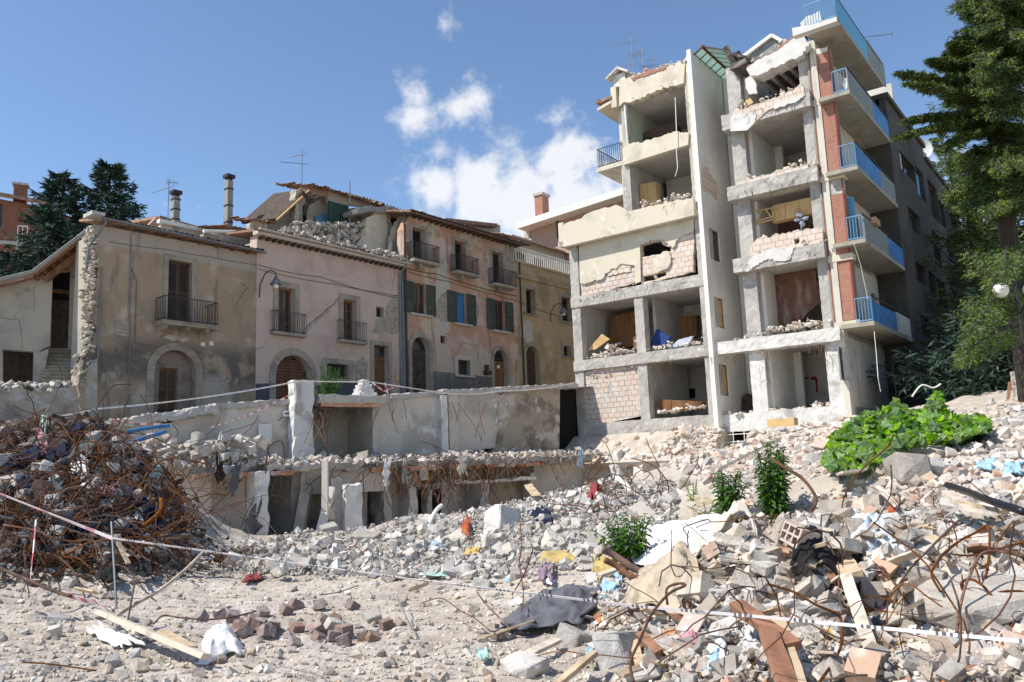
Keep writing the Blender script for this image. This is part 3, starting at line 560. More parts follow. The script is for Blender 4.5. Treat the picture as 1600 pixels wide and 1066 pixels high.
# glazed stairwell roof
rz = FA.uv(1098, 73, .1)[1]; ru = FA.uv(1098, 73, .1)[0]; ez = FA.uv(1071, 98, .1)[1]; eu = FA.uv(1071, 98, .1)[0]; ru2 = 2*ru-eu
GL = plain('dirty green roof glazing', (.34, .42, .36), .3, var=.3); bs_ = GL.node_tree.nodes['Principled BSDF']; tr = nn(GL.node_tree, 'ShaderNodeBsdfTranslucent'); tr.inputs[0].default_value = (.6, .75, .68, 1)
mxs = nn(GL.node_tree, 'ShaderNodeMixShader'); mxs.inputs[0].default_value = .6; GL.node_tree.links.new(bs_.outputs[0], mxs.inputs[1]); GL.node_tree.links.new(tr.outputs[0], mxs.inputs[2]); GL.node_tree.links.new(mxs.outputs[0], GL.node_tree.nodes['Material Output'].inputs[0])
m = MB(); m.quad3([P(eu, .1, ez), P(ru, .1, rz), P(ru, -3.5, rz), P(eu, -3.5, ez)], .02); m.quad3([P(ru, .1, rz), P(ru2, .1, ez), P(ru2, -3.5, ez), P(ru, -3.5, rz)], .02)
gl = m.build('skylight', GL, AP); m = MB()
for i in range(7):
    w = .1-3.6*i/6; m.bar(P(eu, w, ez), P(ru, w, rz), .06); m.bar(P(ru, w, rz), P(ru2, w, ez), .06)
m.bar(P(ru, .15, rz), P(ru, -3.5, rz), .12).bar(P(eu, .1, ez), P(eu, -3.5, ez), .06).bar(P(ru, 0, rz+.02), P(FA.uv(1138, 78)[0], -.3, FA.uv(1138, 78)[1]), .05); m.build('skylight_frame', M['rust'], gl)
# top floor of the right bay: slanted roof beam, rafters, charred timber
px_plate('roof_beam', 'concw', [(1172, 118), (1166, 108), (1175, 100, 1), (1205, 84, 1), (1230, 68, 1), (1248, 54, 1), (1258, 60), (1262, 72, 1), (1255, 84, 1), (1238, 92, 1), (1215, 104, 1), (1195, 113, 1), (1184, 118)], .45, .8, amp=.05)
px_plate('roof_edge', 'tile', [(1166, 105, 1), (1205, 81, 1), (1248, 51, 1), (1249, 56), (1206, 87), (1168, 110)], .3, .7, amp=.05)
m = MB(); a, b = FA.uv(1172, 112), FA.uv(1258, 66)
m.quad3([P(a[0], -.4, a[1]), P(b[0], -.4, b[1]), P(b[0], -5, b[1]+.2), P(a[0], -5, a[1]+.2)], .12); m.build('roof_slab', M['tile'], AP)
for i in range(6):
    t = (i+.5)/6; u = a[0]+(b[0]-a[0])*t; z = a[1]+(b[1]-a[1])*t-.2; MB().bar(P(u, -.35, z-.03), P(u+.05, -4.4, z+.1), .17).build('rafter', M['concw'], AP)
m = MB()
for (x0, y0, x1, y1, t) in [(1136, 76, 1152, 118, .22), (1140, 92, 1172, 88, .16), (1146, 86, 1188, 96, .15), (1143, 108, 1168, 96, .25), (1150, 80, 1160, 110, .2), (1148, 112, 1178, 104, .2), (1156, 90, 1186, 88, .12), (1141, 86, 1160, 104, .3)]:
    q = FA.uv(x0, y0, .1); r = FA.uv(x1, y1, .2); m.bar(P(q[0], random.uniform(-.4, .4), q[1]), P(r[0], random.uniform(-.6, .3), r[1]), t)
m.build('charred_timber', mk('charred timber', (.12, .1, .085), [((.3, .27, .23), 3, .5, .65)], bump=.8), AP)
px_plate('hanging_plaster', 'concw', [(1164, 124), (1172, 118), (1176, 122), (1181, 130), (1183, 146), (1170, 147), (1165, 138)], .1, .12, jg=True, amp=.02)
m = MB(); q = [FA.uv(*p, -1.5) for p in ((1163, 90), (1207, 57), (1240, 75), (1190, 100))]
m.plate(FA, q, (), -3.2, -1.5); m.build('dormer', M['greypan'], AP); m = MB(); m.bar(P(q[0][0], -1.4, q[0][1]), P(q[1][0], -1.4, q[1][1]), .16).bar(P(q[1][0], -1.4, q[1][1]), P(q[2][0], -1.4, q[2][1]), .14).build('dormer_edge', M['white'], AP)
px_plate('parapet', 'concw', [(1252, 50, 1), (1250, 36, 1), (1258, 28, 1), (1280, 17), (1287, 44), (1262, 56)], .2, .5, amp=.05)
px_plate('broken_lump', 'concw', [(1255, 72), (1262, 64), (1264, 70), (1259, 80), (1253, 80)], .5, .3, jg=True)
# masonry left on the beams of the right bay
px_plate('masonry_remnant', 'pinkblock', [(1141, 205), (1142, 182, 1), (1150, 168, 1), (1160, 172, 1), (1180, 163, 1), (1205, 155, 1), (1235, 143, 1), (1252, 132, 1), (1256, 140), (1258, 150), (1200, 172), (1180, 190)], .46, .3, amp=.05)
px_plate('plaster_skin', 'concw', [(1141, 205), (1141, 184, 1), (1155, 178, 1), (1179, 170, 1), (1182, 180, 1), (1176, 195, 1), (1162, 204)], .5, .04, amp=.05)
px_plate('plaster_skin', 'concw', [(1207, 166, 1), (1230, 155, 1), (1250, 147, 1), (1255, 152, 1), (1235, 162, 1), (1210, 171)], .5, .04, amp=.05)
px_plate('masonry_remnant', 'pinkblock', [(1174, 405), (1172, 385, 1), (1180, 376, 1), (1192, 366, 1), (1200, 372, 1), (1222, 364, 1), (1250, 360, 1), (1274, 355), (1285, 360), (1286, 378), (1235, 392), (1225, 405)], .3, .4, amp=.06, holes=[[(1240, 374), (1248, 372), (1250, 380), (1242, 382)]])
px_plate('plaster_skin', 'concw', [(1164, 424, 1), (1176, 400, 1), (1200, 390, 1), (1222, 388, 1), (1242, 386, 1), (1236, 402, 1), (1222, 408, 1), (1200, 404, 1), (1185, 414, 1)], .47, .05, amp=.06)
px_plate('masonry_remnant', 'pinkblock', [(1153, 296), (1155, 284, 1), (1168, 280, 1), (1200, 272, 1), (1235, 262, 1), (1262, 256), (1264, 266), (1210, 282)], .4, .3, amp=.06)
# brick facing strip at the corner with pale bands
for z0, z1 in ((6.98, 9.45), (9.75, 12.3), (13.2, 16.3), (16.62, 18.75)): B('brick_panel', 'brick', (.02, .9, -.4, .05, z0, z1))
for z0, z1 in ((6.62, 6.95), (9.46, 9.73), (12.95, 13.18), (16.33, 16.6)): B('pale_band', 'cream', (.03, 1.0, -.4, .12, z0, z1))
RB('concrete_pier', 'conc', (.05, .88, -.35, .02, 12.32, 12.93), amp=.04); px_plate('concrete_pier', 'concw', [(1268, 88), (1268, 78, 1), (1280, 76, 1), (1293, 72), (1293, 80)], .06, .4, amp=.05)
px_plate('exposed_pipe_strip', plain('red brown edge', (.3, .05, .03)), [(1293, 72), (1295, 72), (1338, 500), (1336, 500)], .07, .03)
# side facade with balconies
sh = []
for z in (4.0,): sh += [FS.rect(1319, 546, 1343, 595), FS.rect(1363, 560, 1372, 592), FS.rect(1384, 566, 1392, 596)]
dl = [(.6, 1.7), (3.6, 4.5), (5.2, 5.9)]
for zf in (6.75, 10.15, 13.25, 16.5):
    sh += [(dl[0][0], dl[0][1], zf, zf+2.25), (dl[1][0], dl[1][1], zf+.75, zf+2.1), (dl[2][0], dl[2][1], zf, zf+2.2)]
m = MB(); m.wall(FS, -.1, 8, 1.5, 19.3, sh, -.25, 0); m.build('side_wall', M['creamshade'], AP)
for i, h in enumerate(sh): win(AP, FS, h, w=-.15, mull=1 if h[1]-h[0] > 1 else 0, glass='oldw' if i < 3 else 'glass', mat='wood' if i > 2 else 'greypan')
zfl = (6.6, 9.98, 13.05, 16.32, 19.2)
pan = [[('bluepan', -.4, 3.8, .82), ('cream', 3.8, 6.5, .9)], [('greypan', -.25, 3.7, .95), ('bluepan', 3.7, 6.7, .9)], [('bluepan', -.4, 3.7, .92), ('greypan', 3.7, 6.5, .95)], [('greypan', -.4, 3.7, .95), ('bluepan', 3.7, 6.6, .95)], [('bluepale', -1.2, 3.9, 1.0), ('greypan', 3.9, 6.1, 1.2), ('greypan', 6.1, 7.2, 1.2)]]
for i, z in enumerate(zfl):
    s0 = -.42 if i < 4 else -1.25
    bl = B('balcony', 'soffit', (s0, 6.6, .0, 1.27, z, z+.17), fr=FS)
    if i == 4: MB().plate(FA, [(-.2, z-.03), (1.62, z-.03), (1.62, z+.16), (.6, z+.2), (-.2, z+.35)], (), .9, 1.26).build('slab_edge', M['concw'], bl)
    railing(bl, FS, [((s0+.04, .62), (s0+.04, 1.22))] if i < 4 else [((s0+.04, .0), (s0+.04, 1.22))], z+.17, .98, 'bluerail', .11, .025)
    for mt, a, b2, h in pan[i]: B('balcony_panel', mt, (a if a > s0 else s0, b2-.03, 1.2, 1.25, z+.18, z+.17+h), fr=FS, par=bl)
    m = MB(); m.bar(FS.P(s0, 1.24, z+1.2), FS.P(6.6, 1.24, z+1.2), .045); m.build('top_rail', M['dsteel'], bl)
B('door_leaf', 'bluepale', (.4, .45, .1, .8, 10.2, 12.2), fr=FS); 
# long rear wing in shade
fh = [FB.rect(*r) for r in ((1408, 250, 1429, 275), (1433, 268, 1444, 308), (1453, 292, 1466, 340), (1469, 318, 1476, 352), (1421, 332, 1437, 362), (1459, 366, 1469, 415), (1483, 392, 1490, 420), (1432, 415, 1447, 442), (1453, 428, 1462, 460), (1466, 440, 1478, 478), (1489, 455, 1496, 480), (1440, 497, 1457, 527), (1464, 505, 1473, 540), (1481, 515, 1489, 545), (1437, 574, 1459, 590), (1466, 582, 1478, 598), (1482, 585, 1496, 600), (1407, 565, 1424, 628))]
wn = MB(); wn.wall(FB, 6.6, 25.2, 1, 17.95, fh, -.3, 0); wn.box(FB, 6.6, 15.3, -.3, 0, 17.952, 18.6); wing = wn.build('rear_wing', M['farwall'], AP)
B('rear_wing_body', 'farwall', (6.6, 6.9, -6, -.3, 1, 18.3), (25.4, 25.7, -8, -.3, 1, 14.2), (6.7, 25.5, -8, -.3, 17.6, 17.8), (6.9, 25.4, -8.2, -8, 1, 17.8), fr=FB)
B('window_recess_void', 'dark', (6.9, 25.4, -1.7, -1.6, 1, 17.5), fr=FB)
for i, h in enumerate(fh): win(AP, FB, h, w=-.2, mull=1 if i != 17 else 0, mat='oldw', glass='bluepale' if i == 1 else 'glass')
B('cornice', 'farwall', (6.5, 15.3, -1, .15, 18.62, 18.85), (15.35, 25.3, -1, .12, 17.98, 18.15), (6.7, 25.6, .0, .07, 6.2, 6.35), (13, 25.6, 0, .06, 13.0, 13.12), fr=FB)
railing(AP, FB, [((15.5, -.2), (25, -.2))], 18.15, .7, 'steel', .4, .03)
# satellite dish on the wing
m = MB(); cc = FB.P(17.2, -.3, 19.3); ring = []
for r in (0, .2, .4, .6):
    ring.append([cc+CR*(r*math.cos(t))+np.array([0, 0, 1])*r*math.sin(t)+np.array([.1, -1, .1])*(-.12+.33*r*r) for t in np.linspace(0, 2*math.pi, 17)])
m.grid(ring); m.tube([cc, cc-[0, 0, 1.1]], .03); d_ = m.build('satellite_dish', M['white'], None); tag(d_, 'round white satellite dish on the roof edge of the dark rear wing', 'satellite dish')
# loose cables
for pts, lab in (([(1334, 380), (1345, 415), (1356, 468)], 'thin pale cable hanging between the second and first blue balconies'), ([(1366, 518), (1369, 550), (1372, 590), (1376, 612)], 'thin pale cable dangling below the lowest blue balcony')):
    c = wire([FS.P(*(lambda q: (q[0], 1.3, q[1]))(FS.uv(x, y, 1.3))) for x, y in pts], .014, 'hanging_cable', M['white'], None, 5); tag(c, lab, 'cable')
c = wire([P(*(lambda q: (q[0], .2, q[1]))(FA.uv(x, y, .2))) for x, y in [(1055, 152), (1057, 205), (1057, 240), (1059, 262), (1055, 276)]], .02, 'hanging_cable', M['white'], None, 5); tag(c, 'pale wire hanging down across the top left open room', 'cable')
wire([P(-9.05, .0, 19.3), P(-9.0, .0, 17.0)], .05, 'pipe', M['white'], AP)
# barred basement opening between the two ground floor columns
m = MB(); 
for z in (2.0, 2.3, 2.62): m.bar(P(-5.1, .05, z), P(-3.75, .05, z+.02), .03)
for u in (-4.7, -4.2): m.bar(P(u, .05, 1.6), P(u, .05, 2.75), .03)
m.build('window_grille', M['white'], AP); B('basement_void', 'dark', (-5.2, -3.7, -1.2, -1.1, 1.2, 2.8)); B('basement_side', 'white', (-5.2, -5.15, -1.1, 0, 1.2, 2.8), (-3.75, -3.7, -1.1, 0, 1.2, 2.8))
# ---------------- rubble lying on the floor edges (uncountable)
m = MB(); random.seed(5)
def pile(px0, px1, n, w0, w1, hh, sz):
    a = FA.uv(*px0); b = FA.uv(*px1)
    for i in range(int(n*1.8)):
        t = random.random(); t = t+.06*math.sin(t*21); h = hh*random.random()**1.8*(.55+.45*math.sin(t*9+px0[0])); u = a[0]+(b[0]-a[0])*t; z = a[1]+(b[1]-a[1])*t
        m.stone(P(u, random.uniform(w0, w1), z+h), sz[0]*.6+(sz[1]-sz[0]*.6)*random.random()**2.2, flat=random.choice((.5, .8, 1)))
pile((1157, 296), (1272, 262), 150, -.9, .3, .55, (.1, .32)); pile((1150, 172), (1250, 140), 60, -.6, .3, .25, (.1, .26)); pile((1175, 408), (1290, 380), 120, -.5, .4, .35, (.1, .25))
pile((1190, 516), (1300, 502), 110, -1.5, .2, .3, (.08, .3)); pile((1100, 545), (1190, 522), 90, -.4, .25, .12, (.06, .16)); pile((915, 560), (990, 545), 130, -1.6, 0, .75, (.1, .3)); pile((1010, 546), (1090, 535), 70, -.8, 0, .25, (.08, .22))
pile((1020, 645), (1090, 636), 70, -1.2, 0, .25, (.08, .3)); pile((1110, 652), (1175, 645), 60, -.6, .1, .12, (.06, .2)); pile((1195, 645), (1298, 632), 90, -1.2, 0, .2, (.06, .25)); pile((1000, 326), (1078, 308), 120, -1., .35, .3, (.08, .26)); pile((990, 232), (1060, 212), 40, -.4, .1, .12, (.06, .14))
pile((968, 121), (1065, 97), 60, -.2, .1, .1, (.06, .2)); pile((1170, 104), (1250, 58), 60, -.3, .3, .15, (.06, .22)); pile((912, 590), (1000, 572), 30, -.1, .05, .1, (.05, .12)); pile((905, 470), (990, 446), 30, -.1, .12, .05, (.05, .12))
o = m.build('rubble_on_floors', mk('clay and plaster rubble', (.56, .48, .4), [((.6, .57, .53), 3, .45, .6), ((.52, .34, .23), 6, .55, .68, .7)], bump=.5, isl=.3)); tag(o, 'broken blocks and plaster heaped along the open floor edges of the apartment block', 'rubble', kind='stuff')
# ---------------- things left in the rooms
def slab_px(name, mat, px, w, th, label, cat, fr=FA):
    o = MB().plate(fr, fr.poly(px, w), (), w-th, w).build(name, M[mat] if isinstance(mat, str) else mat); return tag(o, label, cat)
def wardrobe(px, w, th, label, cat, mat='wood', doors=2, name='wardrobe'):
    q = FA.poly(px, w); t = thing(name, FA.P(q[0][0], w-th/2, q[0][1]), label, cat)
    MB().plate(FA, q, (), w-th, w-.03).build('carcass', M[mat], t)
    (a, b, c, d) = [np.array(p) for p in q]
    for i in range(doors):
        f0 = (i+.04)/doors; f1 = (i+.96)/doors; L = lambda f, s: (a+(b-a)*f)*(1-s)+(d+(c-d)*f)*s
        MB().plate(FA, [tuple(L(f0, .03)), tuple(L(f1, .03)), tuple(L(f1, .97)), tuple(L(f0, .97))], (), w-.03, w).build('door', M[mat], t)
    return t
wardrobe([(951, 546), (992, 541), (993, 484), (951, 496)], -2.6, .6, 'tall brown wardrobe standing in the first floor left room', 'wardrobe')
wardrobe([(1062, 530), (1088, 526), (1088, 492), (1061, 496)], -3, .5, 'red brown wardrobe in the first floor middle room', 'wardrobe')
wardrobe([(1027, 644), (1096, 640), (1096, 627), (1028, 624)], -.6, .5, 'long low brown sideboard tipped over in the ground floor room', 'sideboard', doors=3, name='sideboard')
wardrobe([(1209, 627), (1241, 626), (1241, 614), (1210, 613)], -3.5, .5, 'small dark desk against the wall of the ground floor right room', 'desk', 'oldw', 2, 'desk')
wardrobe([(1000, 325), (1026, 318), (1025, 284), (999, 287)], -1.2, .4, 'light plywood cupboard in the upper left open room', 'cupboard', 'lwood', 2, 'cupboard')
wardrobe([(1207, 348), (1271, 333), (1270, 307), (1206, 321)], -.5, .4, 'row of light wooden wall cupboards hanging above the bricks', 'wall cupboard', 'lwood', 3, 'wall_cupboard')
t = thing('shelf_unit', P(-3, -.4, 11.5), 'open wooden cupboard frame with a leaning triangular strut', 'frame'); m = MB()
pq = [FA.uv(x, y, -.4) for x, y in ((1171, 333), (1206, 325), (1208, 343), (1172, 353), (1172, 348), (1207, 339), (1183, 347), (1190, 328), (1196, 327), (1206, 341))]
L3 = lambda i: P(pq[i][0], -.4, pq[i][1])
for i, j in ((0, 1), (1, 2), (2, 3), (3, 0), (4, 5)): m.bar(L3(i), L3(j), .05)
m.build('outer_frame', M['lwood'], t); m = MB(); m.bar(L3(6), L3(7), .05).bar(L3(7), L3(8), .05).bar(L3(8), L3(9), .05); m.build('strut', M['lwood'], t)
MB().box(FA, -3.1, -1.5, -2.6, -1.2, 16.75, 17.6).build('armchair_back', M['brownsh'], AP) if 0 else None
MT = cl('blue mattress cloth', (.03, .06, .22))
slab_px('mattress', MT, [(1015, 540), (1036, 543), (1047, 527), (1026, 514)], -.7, .22, 'dark blue mattress slumped in the first floor middle room', 'mattress')
slab_px('mattress', cl('pale blue bed sheet', (.5, .54, .62)), [(1044, 545), (1076, 538), (1082, 525), (1060, 531)], -.3, .18, 'pale mattress with a blue edge sticking out of the first floor middle room', 'mattress')
slab_px('board', 'lwood', [(917, 548), (930, 546), (952, 530), (940, 522)], -.5, .1, 'light board leaning on the rubble in the first floor left room', 'board')
slab_px('board', 'wood', [(990, 546), (996, 545), (996, 522), (989, 528)], -.7, .1, 'brown board end beside the first floor middle column', 'board')
slab_px('chair', 'oldw', [(1158, 640), (1176, 638), (1174, 618), (1166, 615), (1160, 620)], -2.2, .5, 'dark round backed chair in the stairwell recess', 'chair')
slab_px('broken_furniture', 'oldw', [(1004, 218), (1054, 206), (1054, 192), (1020, 200), (1005, 208)], -1.6, .8, 'overturned brown furniture in the top left open room', 'furniture')
slab_px('board', 'lwood', [(1168, 166), (1177, 160), (1172, 153), (1164, 158)], -.2, .05, 'small brown cardboard sheet on the top right parapet', 'board')
q = FA.P(*(lambda r: (r[0], 1.2, r[1]))(FA.uv(1217, 660, 1.2)))
t = thing('crate', q-[0, 0, .25], 'empty light wooden crate lying below the right ground floor room', 'crate'); c0 = FA.uv(1199, 667, 1.2); c1 = FA.uv(1240, 653, 1.2)
MB().box(FA, c0[0], c1[0], 1.16, 1.2, c0[1]-.02, c1[1]).build('front_board', M['lwood'], t); MB().box(FA, c0[0], c1[0], .7, .74, c0[1], c1[1]).build('rear_board', M['plank'], t)
MB().box(FA, c0[0], c0[0]+.03, .74, 1.16, c0[1], c1[1]).box(FA, c1[0]-.03, c1[0], .74, 1.16, c0[1], c1[1]).build('side_boards', M['plank'], t)
ch = [P(*(lambda r: (r[0], -.2, r[1]))(FA.uv(x, y, -.2))) for x, y in ((1250, 336), (1254, 350), (1245, 344), (1258, 342))]
m = MB(); [m.stone(c, .3) for c in ch]; m.bar(ch[0], ch[0]+[0, 0, -1.2], .03); tag(m.build('cloth_bundle', cl('blue grey cloth', (.3, .34, .42))), 'crumpled grey blue cloth bundle hanging under the light cupboards', 'cloth')
tag(wire([FS.P(s, 1.1, z) for s, z in ((-.2, 16.5), (-.1, 17.0), (.3, 17.3), (.5, 16.6))], .12, 'rubbish_bag', M['concw'], None, 4), 'grey plastic sack heaped on the top left blue railed balcony', 'sack')
t = thing('flower_box', FS.P(1.6, 1.3, 11), 'terracotta flower box on the second floor balcony rail', 'planter'); MB().box(FS, .9, 1.7, 1.2, 1.45, 11.05, 11.3).build('trough', M['terra'], t); MB().box(FS, .95, 1.65, 1.23, 1.42, 11.3, 11.36).build('soil', M['oldw'], t)
# aerials
def aerial(base, h, arms, label, r=.02, group=None):
    t = thing('tv_aerial', base, label, 'aerial', group); MB().tube([base, base+[0, 0, h]], r, 5).build('mast', M['steel'], t)
    for z, L, az, n in arms:
        a = R_(az); d = np.array([math.sin(a), math.cos(a), 0]); p = np.array([d[1], -d[0], 0]); m = MB(); c = base+[0, 0, z]; m.bar(c-d*L*.2, c+d*L*.8, .025)
        for i in range(n): q = c-d*L*.2+d*L*(i/(n-1)); e = .22+.12*(i == 0); m.bar(q-np.array([p[0], p[1], .0])*e*.6-[0, 0, e*.4], q+p*e*.6+[0, 0, e*.4], .014)
        m.build('antenna', M['steel'], t)
    return t
for x, yb, yt, arms, lab in ((990, 120, 55, [(.85, 1.0, 285, 9), (.5, .7, 110, 6), (.3, 1.1, 290, 7)], 'tallest aerial on the left roof of the ruined apartment block'), (1006, 116, 76, [(.9, .8, 285, 7), (.3, .9, 100, 9)], 'middle aerial on the left roof of the ruined apartment block'), (1024, 110, 90, [(.9, .6, 285, 8), (.1, .8, 285, 6)], 'shortest aerial on the left roof of the ruined apartment block')):
    a = FA.uv(x, yb, -1.5); b = FA.uv(x, yt, -1.5); h = b[1]-a[1]; aerial(P(a[0], -1.5, a[1]-.3), h+.3, [(z*h+.3, L, az, n) for z, L, az, n in arms], lab)
a = FS.P(3, .8, 20.3); aerial(a, .1, [(.05, 2.2, 100, 2)], 'thin pole lying over the top blue balcony rail')
# ================================================================ OLD HOUSES
random.seed(21)
def body(par, u0, u1, z0, z1, mat, fr=FH, d=7, back=True, front=-.5):
    m = MB(); m.box(fr, u0, u0+.3, -d, front, z0, z1).box(fr, u1-.3, u1, -d, front, z0, z1).box(fr, u0+.3, u1-.3, -d, -d+.3, z0, z1)
    return m.build('side_walls', M[mat], par)
P = FH.P
def stairs_rafters(par, u0, u1, n, z, w0=-.2, w1=.45, mat='wood', sz=.11, f=None):
    for i in range(n):
        u = u0+(u1-u0)*(i+.5)/n; zz = z if f is None else f(u); MB().box(FH, u-sz/2, u+sz/2, w0, w1, zz-sz, zz).build('rafter_end', M[mat], par)
# ---- house 1: ochre brown
HA = thing('old_house', P(0, -3, 4), 'ochre brown house with one shuttered balcony door and a bricked arched doorway', 'house', 'row of damaged old houses')
door = FH.rect(262, 408, 299, 503); ar = FH.rect(240, 547, 305, 650); ar = (ar[0], ar[1], 3.4, FH.uv(272, 547)[1])
pts = [(-3.45, 3), (3.62, 3), (3.62, 11.55), (-3.55, 11.45, 1), (-3.35, 9.6, 1), (-3.5, 8.4, 1), (-3.35, 7.2, 1), (-3.7, 6.2, 1), (-3.9, 5.2, 1)]
MB().plate(FH, jag(pts, amp=.07), [R4(*door), arch(*ar)], -.7, 0).build('facade', M['h1'], HA)
body(HA, -3.2, 3.6, 3, 11.3, 'h0', front=-.7, d=2.4)
m = MB()
for i in range(520):
    z = random.uniform(5.0, 11.4); m.stone(P(-3.45+random.uniform(-.12, .1)-(.25 if z < 6.4 else 0)*random.random(), random.uniform(-.8, -.02), z), random.uniform(.12, .32), flat=.6)
m.build('broken_masonry_edge', M['rubblewall'], HA)
roof(HA, FH, -3.5, 3.75, .5, 11.62, -1.5, 12.0, jit=.03); stairs_rafters(HA, -3.4, 3.5, 9, 11.58)
MB().box(FH, -3.85, -3.35, -.3, .45, 11.7, 11.85).build('ridge_cap', M['conc'], HA)
wire([P(-3.6, .55, 11.6), P(3.75, .55, 11.56)], .06, 'gutter', M['steel'], HA); wire([P(-3.3, .5, 11.5), P(-3.5, .1, 11.0), P(-3.75, .1, 10.5), P(-3.8, .05, 9.6)], .05, 'gutter_pipe', M['steel'], HA, 4)
surround(HA, FH, door, .2, w=.04, sill=False)
um = (door[0]+door[1])/2; shutter(HA, FH, door[0]+.02, um-.01, door[2], door[3]-.02, -.2, 'brownsh'); shutter(HA, FH, um+.01, door[1]-.02, door[2], door[3]-.02, -.2, 'brownsh'); MB().box(FH, door[0], door[1], -.5, -.45, door[2], door[3]).build('door_leaf', M['dark'], HA)
bl = MB(); bl.box(FH, -1.1, 1.35, .002, .8, 7.72, 7.9).box(FH, -1.15, 1.4, .002, .85, 7.84, 7.885); bl = bl.build('balcony', M['stone'], HA)
for u in (-.8, .15, 1.0): MB().plate(Fr(P(u, 0, 0), 129), [(0, 7.3), (.0, 7.72), (.7, 7.72), (.55, 7.6), (.2, 7.5)], (), 0, .16).build('bracket', M['stone'], bl)
railing(bl, FH, [((-1.02, .76), (1.28, .76)), ((-1.02, .02), (-1.02, .76)), ((1.28, .02), (1.28, .76))], 7.9, .98, t=.018, step=.11)
m = MB(); n = 16; c = (ar[0]+ar[1])/2; r = (ar[1]-ar[0])/2
def archring(fr, u0, u1, zb, zt, t, w0=0, w1=.06, n=9):
    c = (u0+u1)/2; r = (u1-u0)/2; m = MB()
    for i in range(n):
        a = math.pi*i/n+.003; b = math.pi*(i+1)/n-.003; m.plate(fr, [(c+r*math.cos(a), zt-r+r*math.sin(a)), (c+(r+t)*math.cos(a), zt-r+(r+t)*math.sin(a)), (c+(r+t)*math.cos(b), zt-r+(r+t)*math.sin(b)), (c+r*math.cos(b), zt-r+r*math.sin(b))], (), w0, w1)
    k = max(2, int((zt-r-zb)/.5))
    for i in range(k):
        z0 = zb+(zt-r-zb)*i/k; z1 = zb+(zt-r-zb)*(i+1)/k-.012; m.box(fr, u0-t, u0, w0, w1, z0, z1).box(fr, u1, u1+t, w0, w1, z0, z1)
    return m
archring(FH, ar[0], ar[1], 3.4, ar[3], .3).build('arch_surround', M['stone'], HA)
inn = FH.rect(254, 574, 283, 640); inn = (inn[0], inn[1], 3.5, inn[3])
brm = mk('old brick infill', (.3, .2, .16), [((.2, .15, .12), 2, .45, .65)], brick=(39, (.24, .17, .14), (.33, .3, .26), .26, .08, .012), bump=.7)
m = MB(); m.plate(FH, arch(ar[0]+.01, ar[1]-.01, 3.4, ar[3]-.01), [R4(*inn)], -.5, -.3); m.build('brick_infill', brm, HA)
win(HA, FH, inn, w=-.42, mull=1, mat='wood', glass='oldw', name='door', bars=2)
pq = FH.rect(180, 503, 203, 525); pl = MB().box(FH, *pq[:2], .002, .03, *pq[2:]).build('wall_plaque', M['stone'], HA)
m = MB()
for k in range(3):
    for j in range(5-k % 2): u = pq[0]+.1+j*.11+.05*(k % 2); m.box(FH, u, u+.075, .03, .034, pq[3]-.16-k*.15, pq[3]-.11-k*.15)
m.build('worn_lettering', M['steel'], pl)
for (x, y) in ((317, 538), (330, 537)): q = FH.uv(x, y); MB().box(FH, q[0]-.09, q[0]+.09, .002, .02, q[1]-.08, q[1]+.08).build('number_plate', M['white'], HA)
for (xa, xb) in ((158, 149), (202, 200)):
    a = FH.uv(xa, 430); b = FH.uv(xb, 635); wire([P(a[0], .05, 11.2 if xa > 180 else 9.8), P(b[0], .05, b[1])], .035 if xa < 180 else .02, 'downpipe', M['steel'], HA)
wire([P(*(lambda q: (q[0], .03, q[1]))(FH.uv(x, y))) for x, y in ((170, 378), (260, 390), (330, 402), (400, 414))], .008, 'wall_cable', M['dsteel'], HA, 4, .03)
wire([P(*(lambda q: (q[0], .03, q[1]))(FH.uv(x, y))) for x, y in ((205, 420), (213, 440), (210, 537), (240, 541))], .018, 'wall_cable', M['steel'], HA, 3)
px = lambda pts, w=.012: [FH.uv(x, y, w)+tuple(r) for x, y, *r in pts]
def patch(par, name, mat, pts, w=.012, th=.03, amp=.06, fr=FH): return MB().plate(fr, jag(fr.poly(pts, w), allj=True, amp=amp), (), w-th, w).build(name, M[mat], par)
patch(HA, 'fallen_plaster_patch', 'rubblewall', [(254, 528), (265, 523), (295, 527), (296, 532), (270, 534)], .05)
def crack(par, pts, mat='dark', t=.03, w=.008, fr=FH):
    q = fr.poly(pts, w); out = []
    for a, b in zip(q[:-1], q[1:]):
        k = max(2, int(math.hypot(b[0]-a[0], b[1]-a[1])/.12))
        for i in range(k): out.append(fr.P(a[0]+(b[0]-a[0])*i/k+random.uniform(-.04, .04), w, a[1]+(b[1]-a[1])*i/k+random.uniform(-.04, .04)))
    out.append(fr.P(q[-1][0], w, q[-1][1])); m = MB(); m.tube(out, t*.35, 3, t*.15); return m.build('crack', M[mat], par)
crack(HA, [(386, 452), (372, 468), (366, 485)]); crack(HA, [(210, 395), (206, 450)], t=.02)
# ---- house 2: pink
HB = thing('old_house', P(8, -3, 4), 'pale pink house with two tall windows on small balconies and an arched wooden gate', 'house', 'row of damaged old houses')
w1 = FH.rect(434, 450, 460, 521); w2 = FH.rect(536, 469, 556, 533); sw = FH.rect(588, 480, 600, 496); bw = FH.rect(510, 569, 545, 592); dr = FH.rect(584, 540, 607, 615); dr = (dr[0], dr[1], 4.6, dr[3]); ag = FH.rect(430, 555, 486, 640); ag = (ag[0], ag[1], 3.8, ag[3])
z1_, z2_ = FH.uv(405, 368)[1], FH.uv(628, 412)[1]
MB().plate(FH, [(3.63, 3), (12.6, 3), (12.6, z2_), (3.63, z1_)], [R4(*w1), R4(*w2), R4(*sw), R4(*bw), R4(*dr), arch(*ag)], -.55, -.001).build('facade', M['h2'], HB)
body(HB, 3.65, 12.6, 3, 12.2, 'h0', d=8)
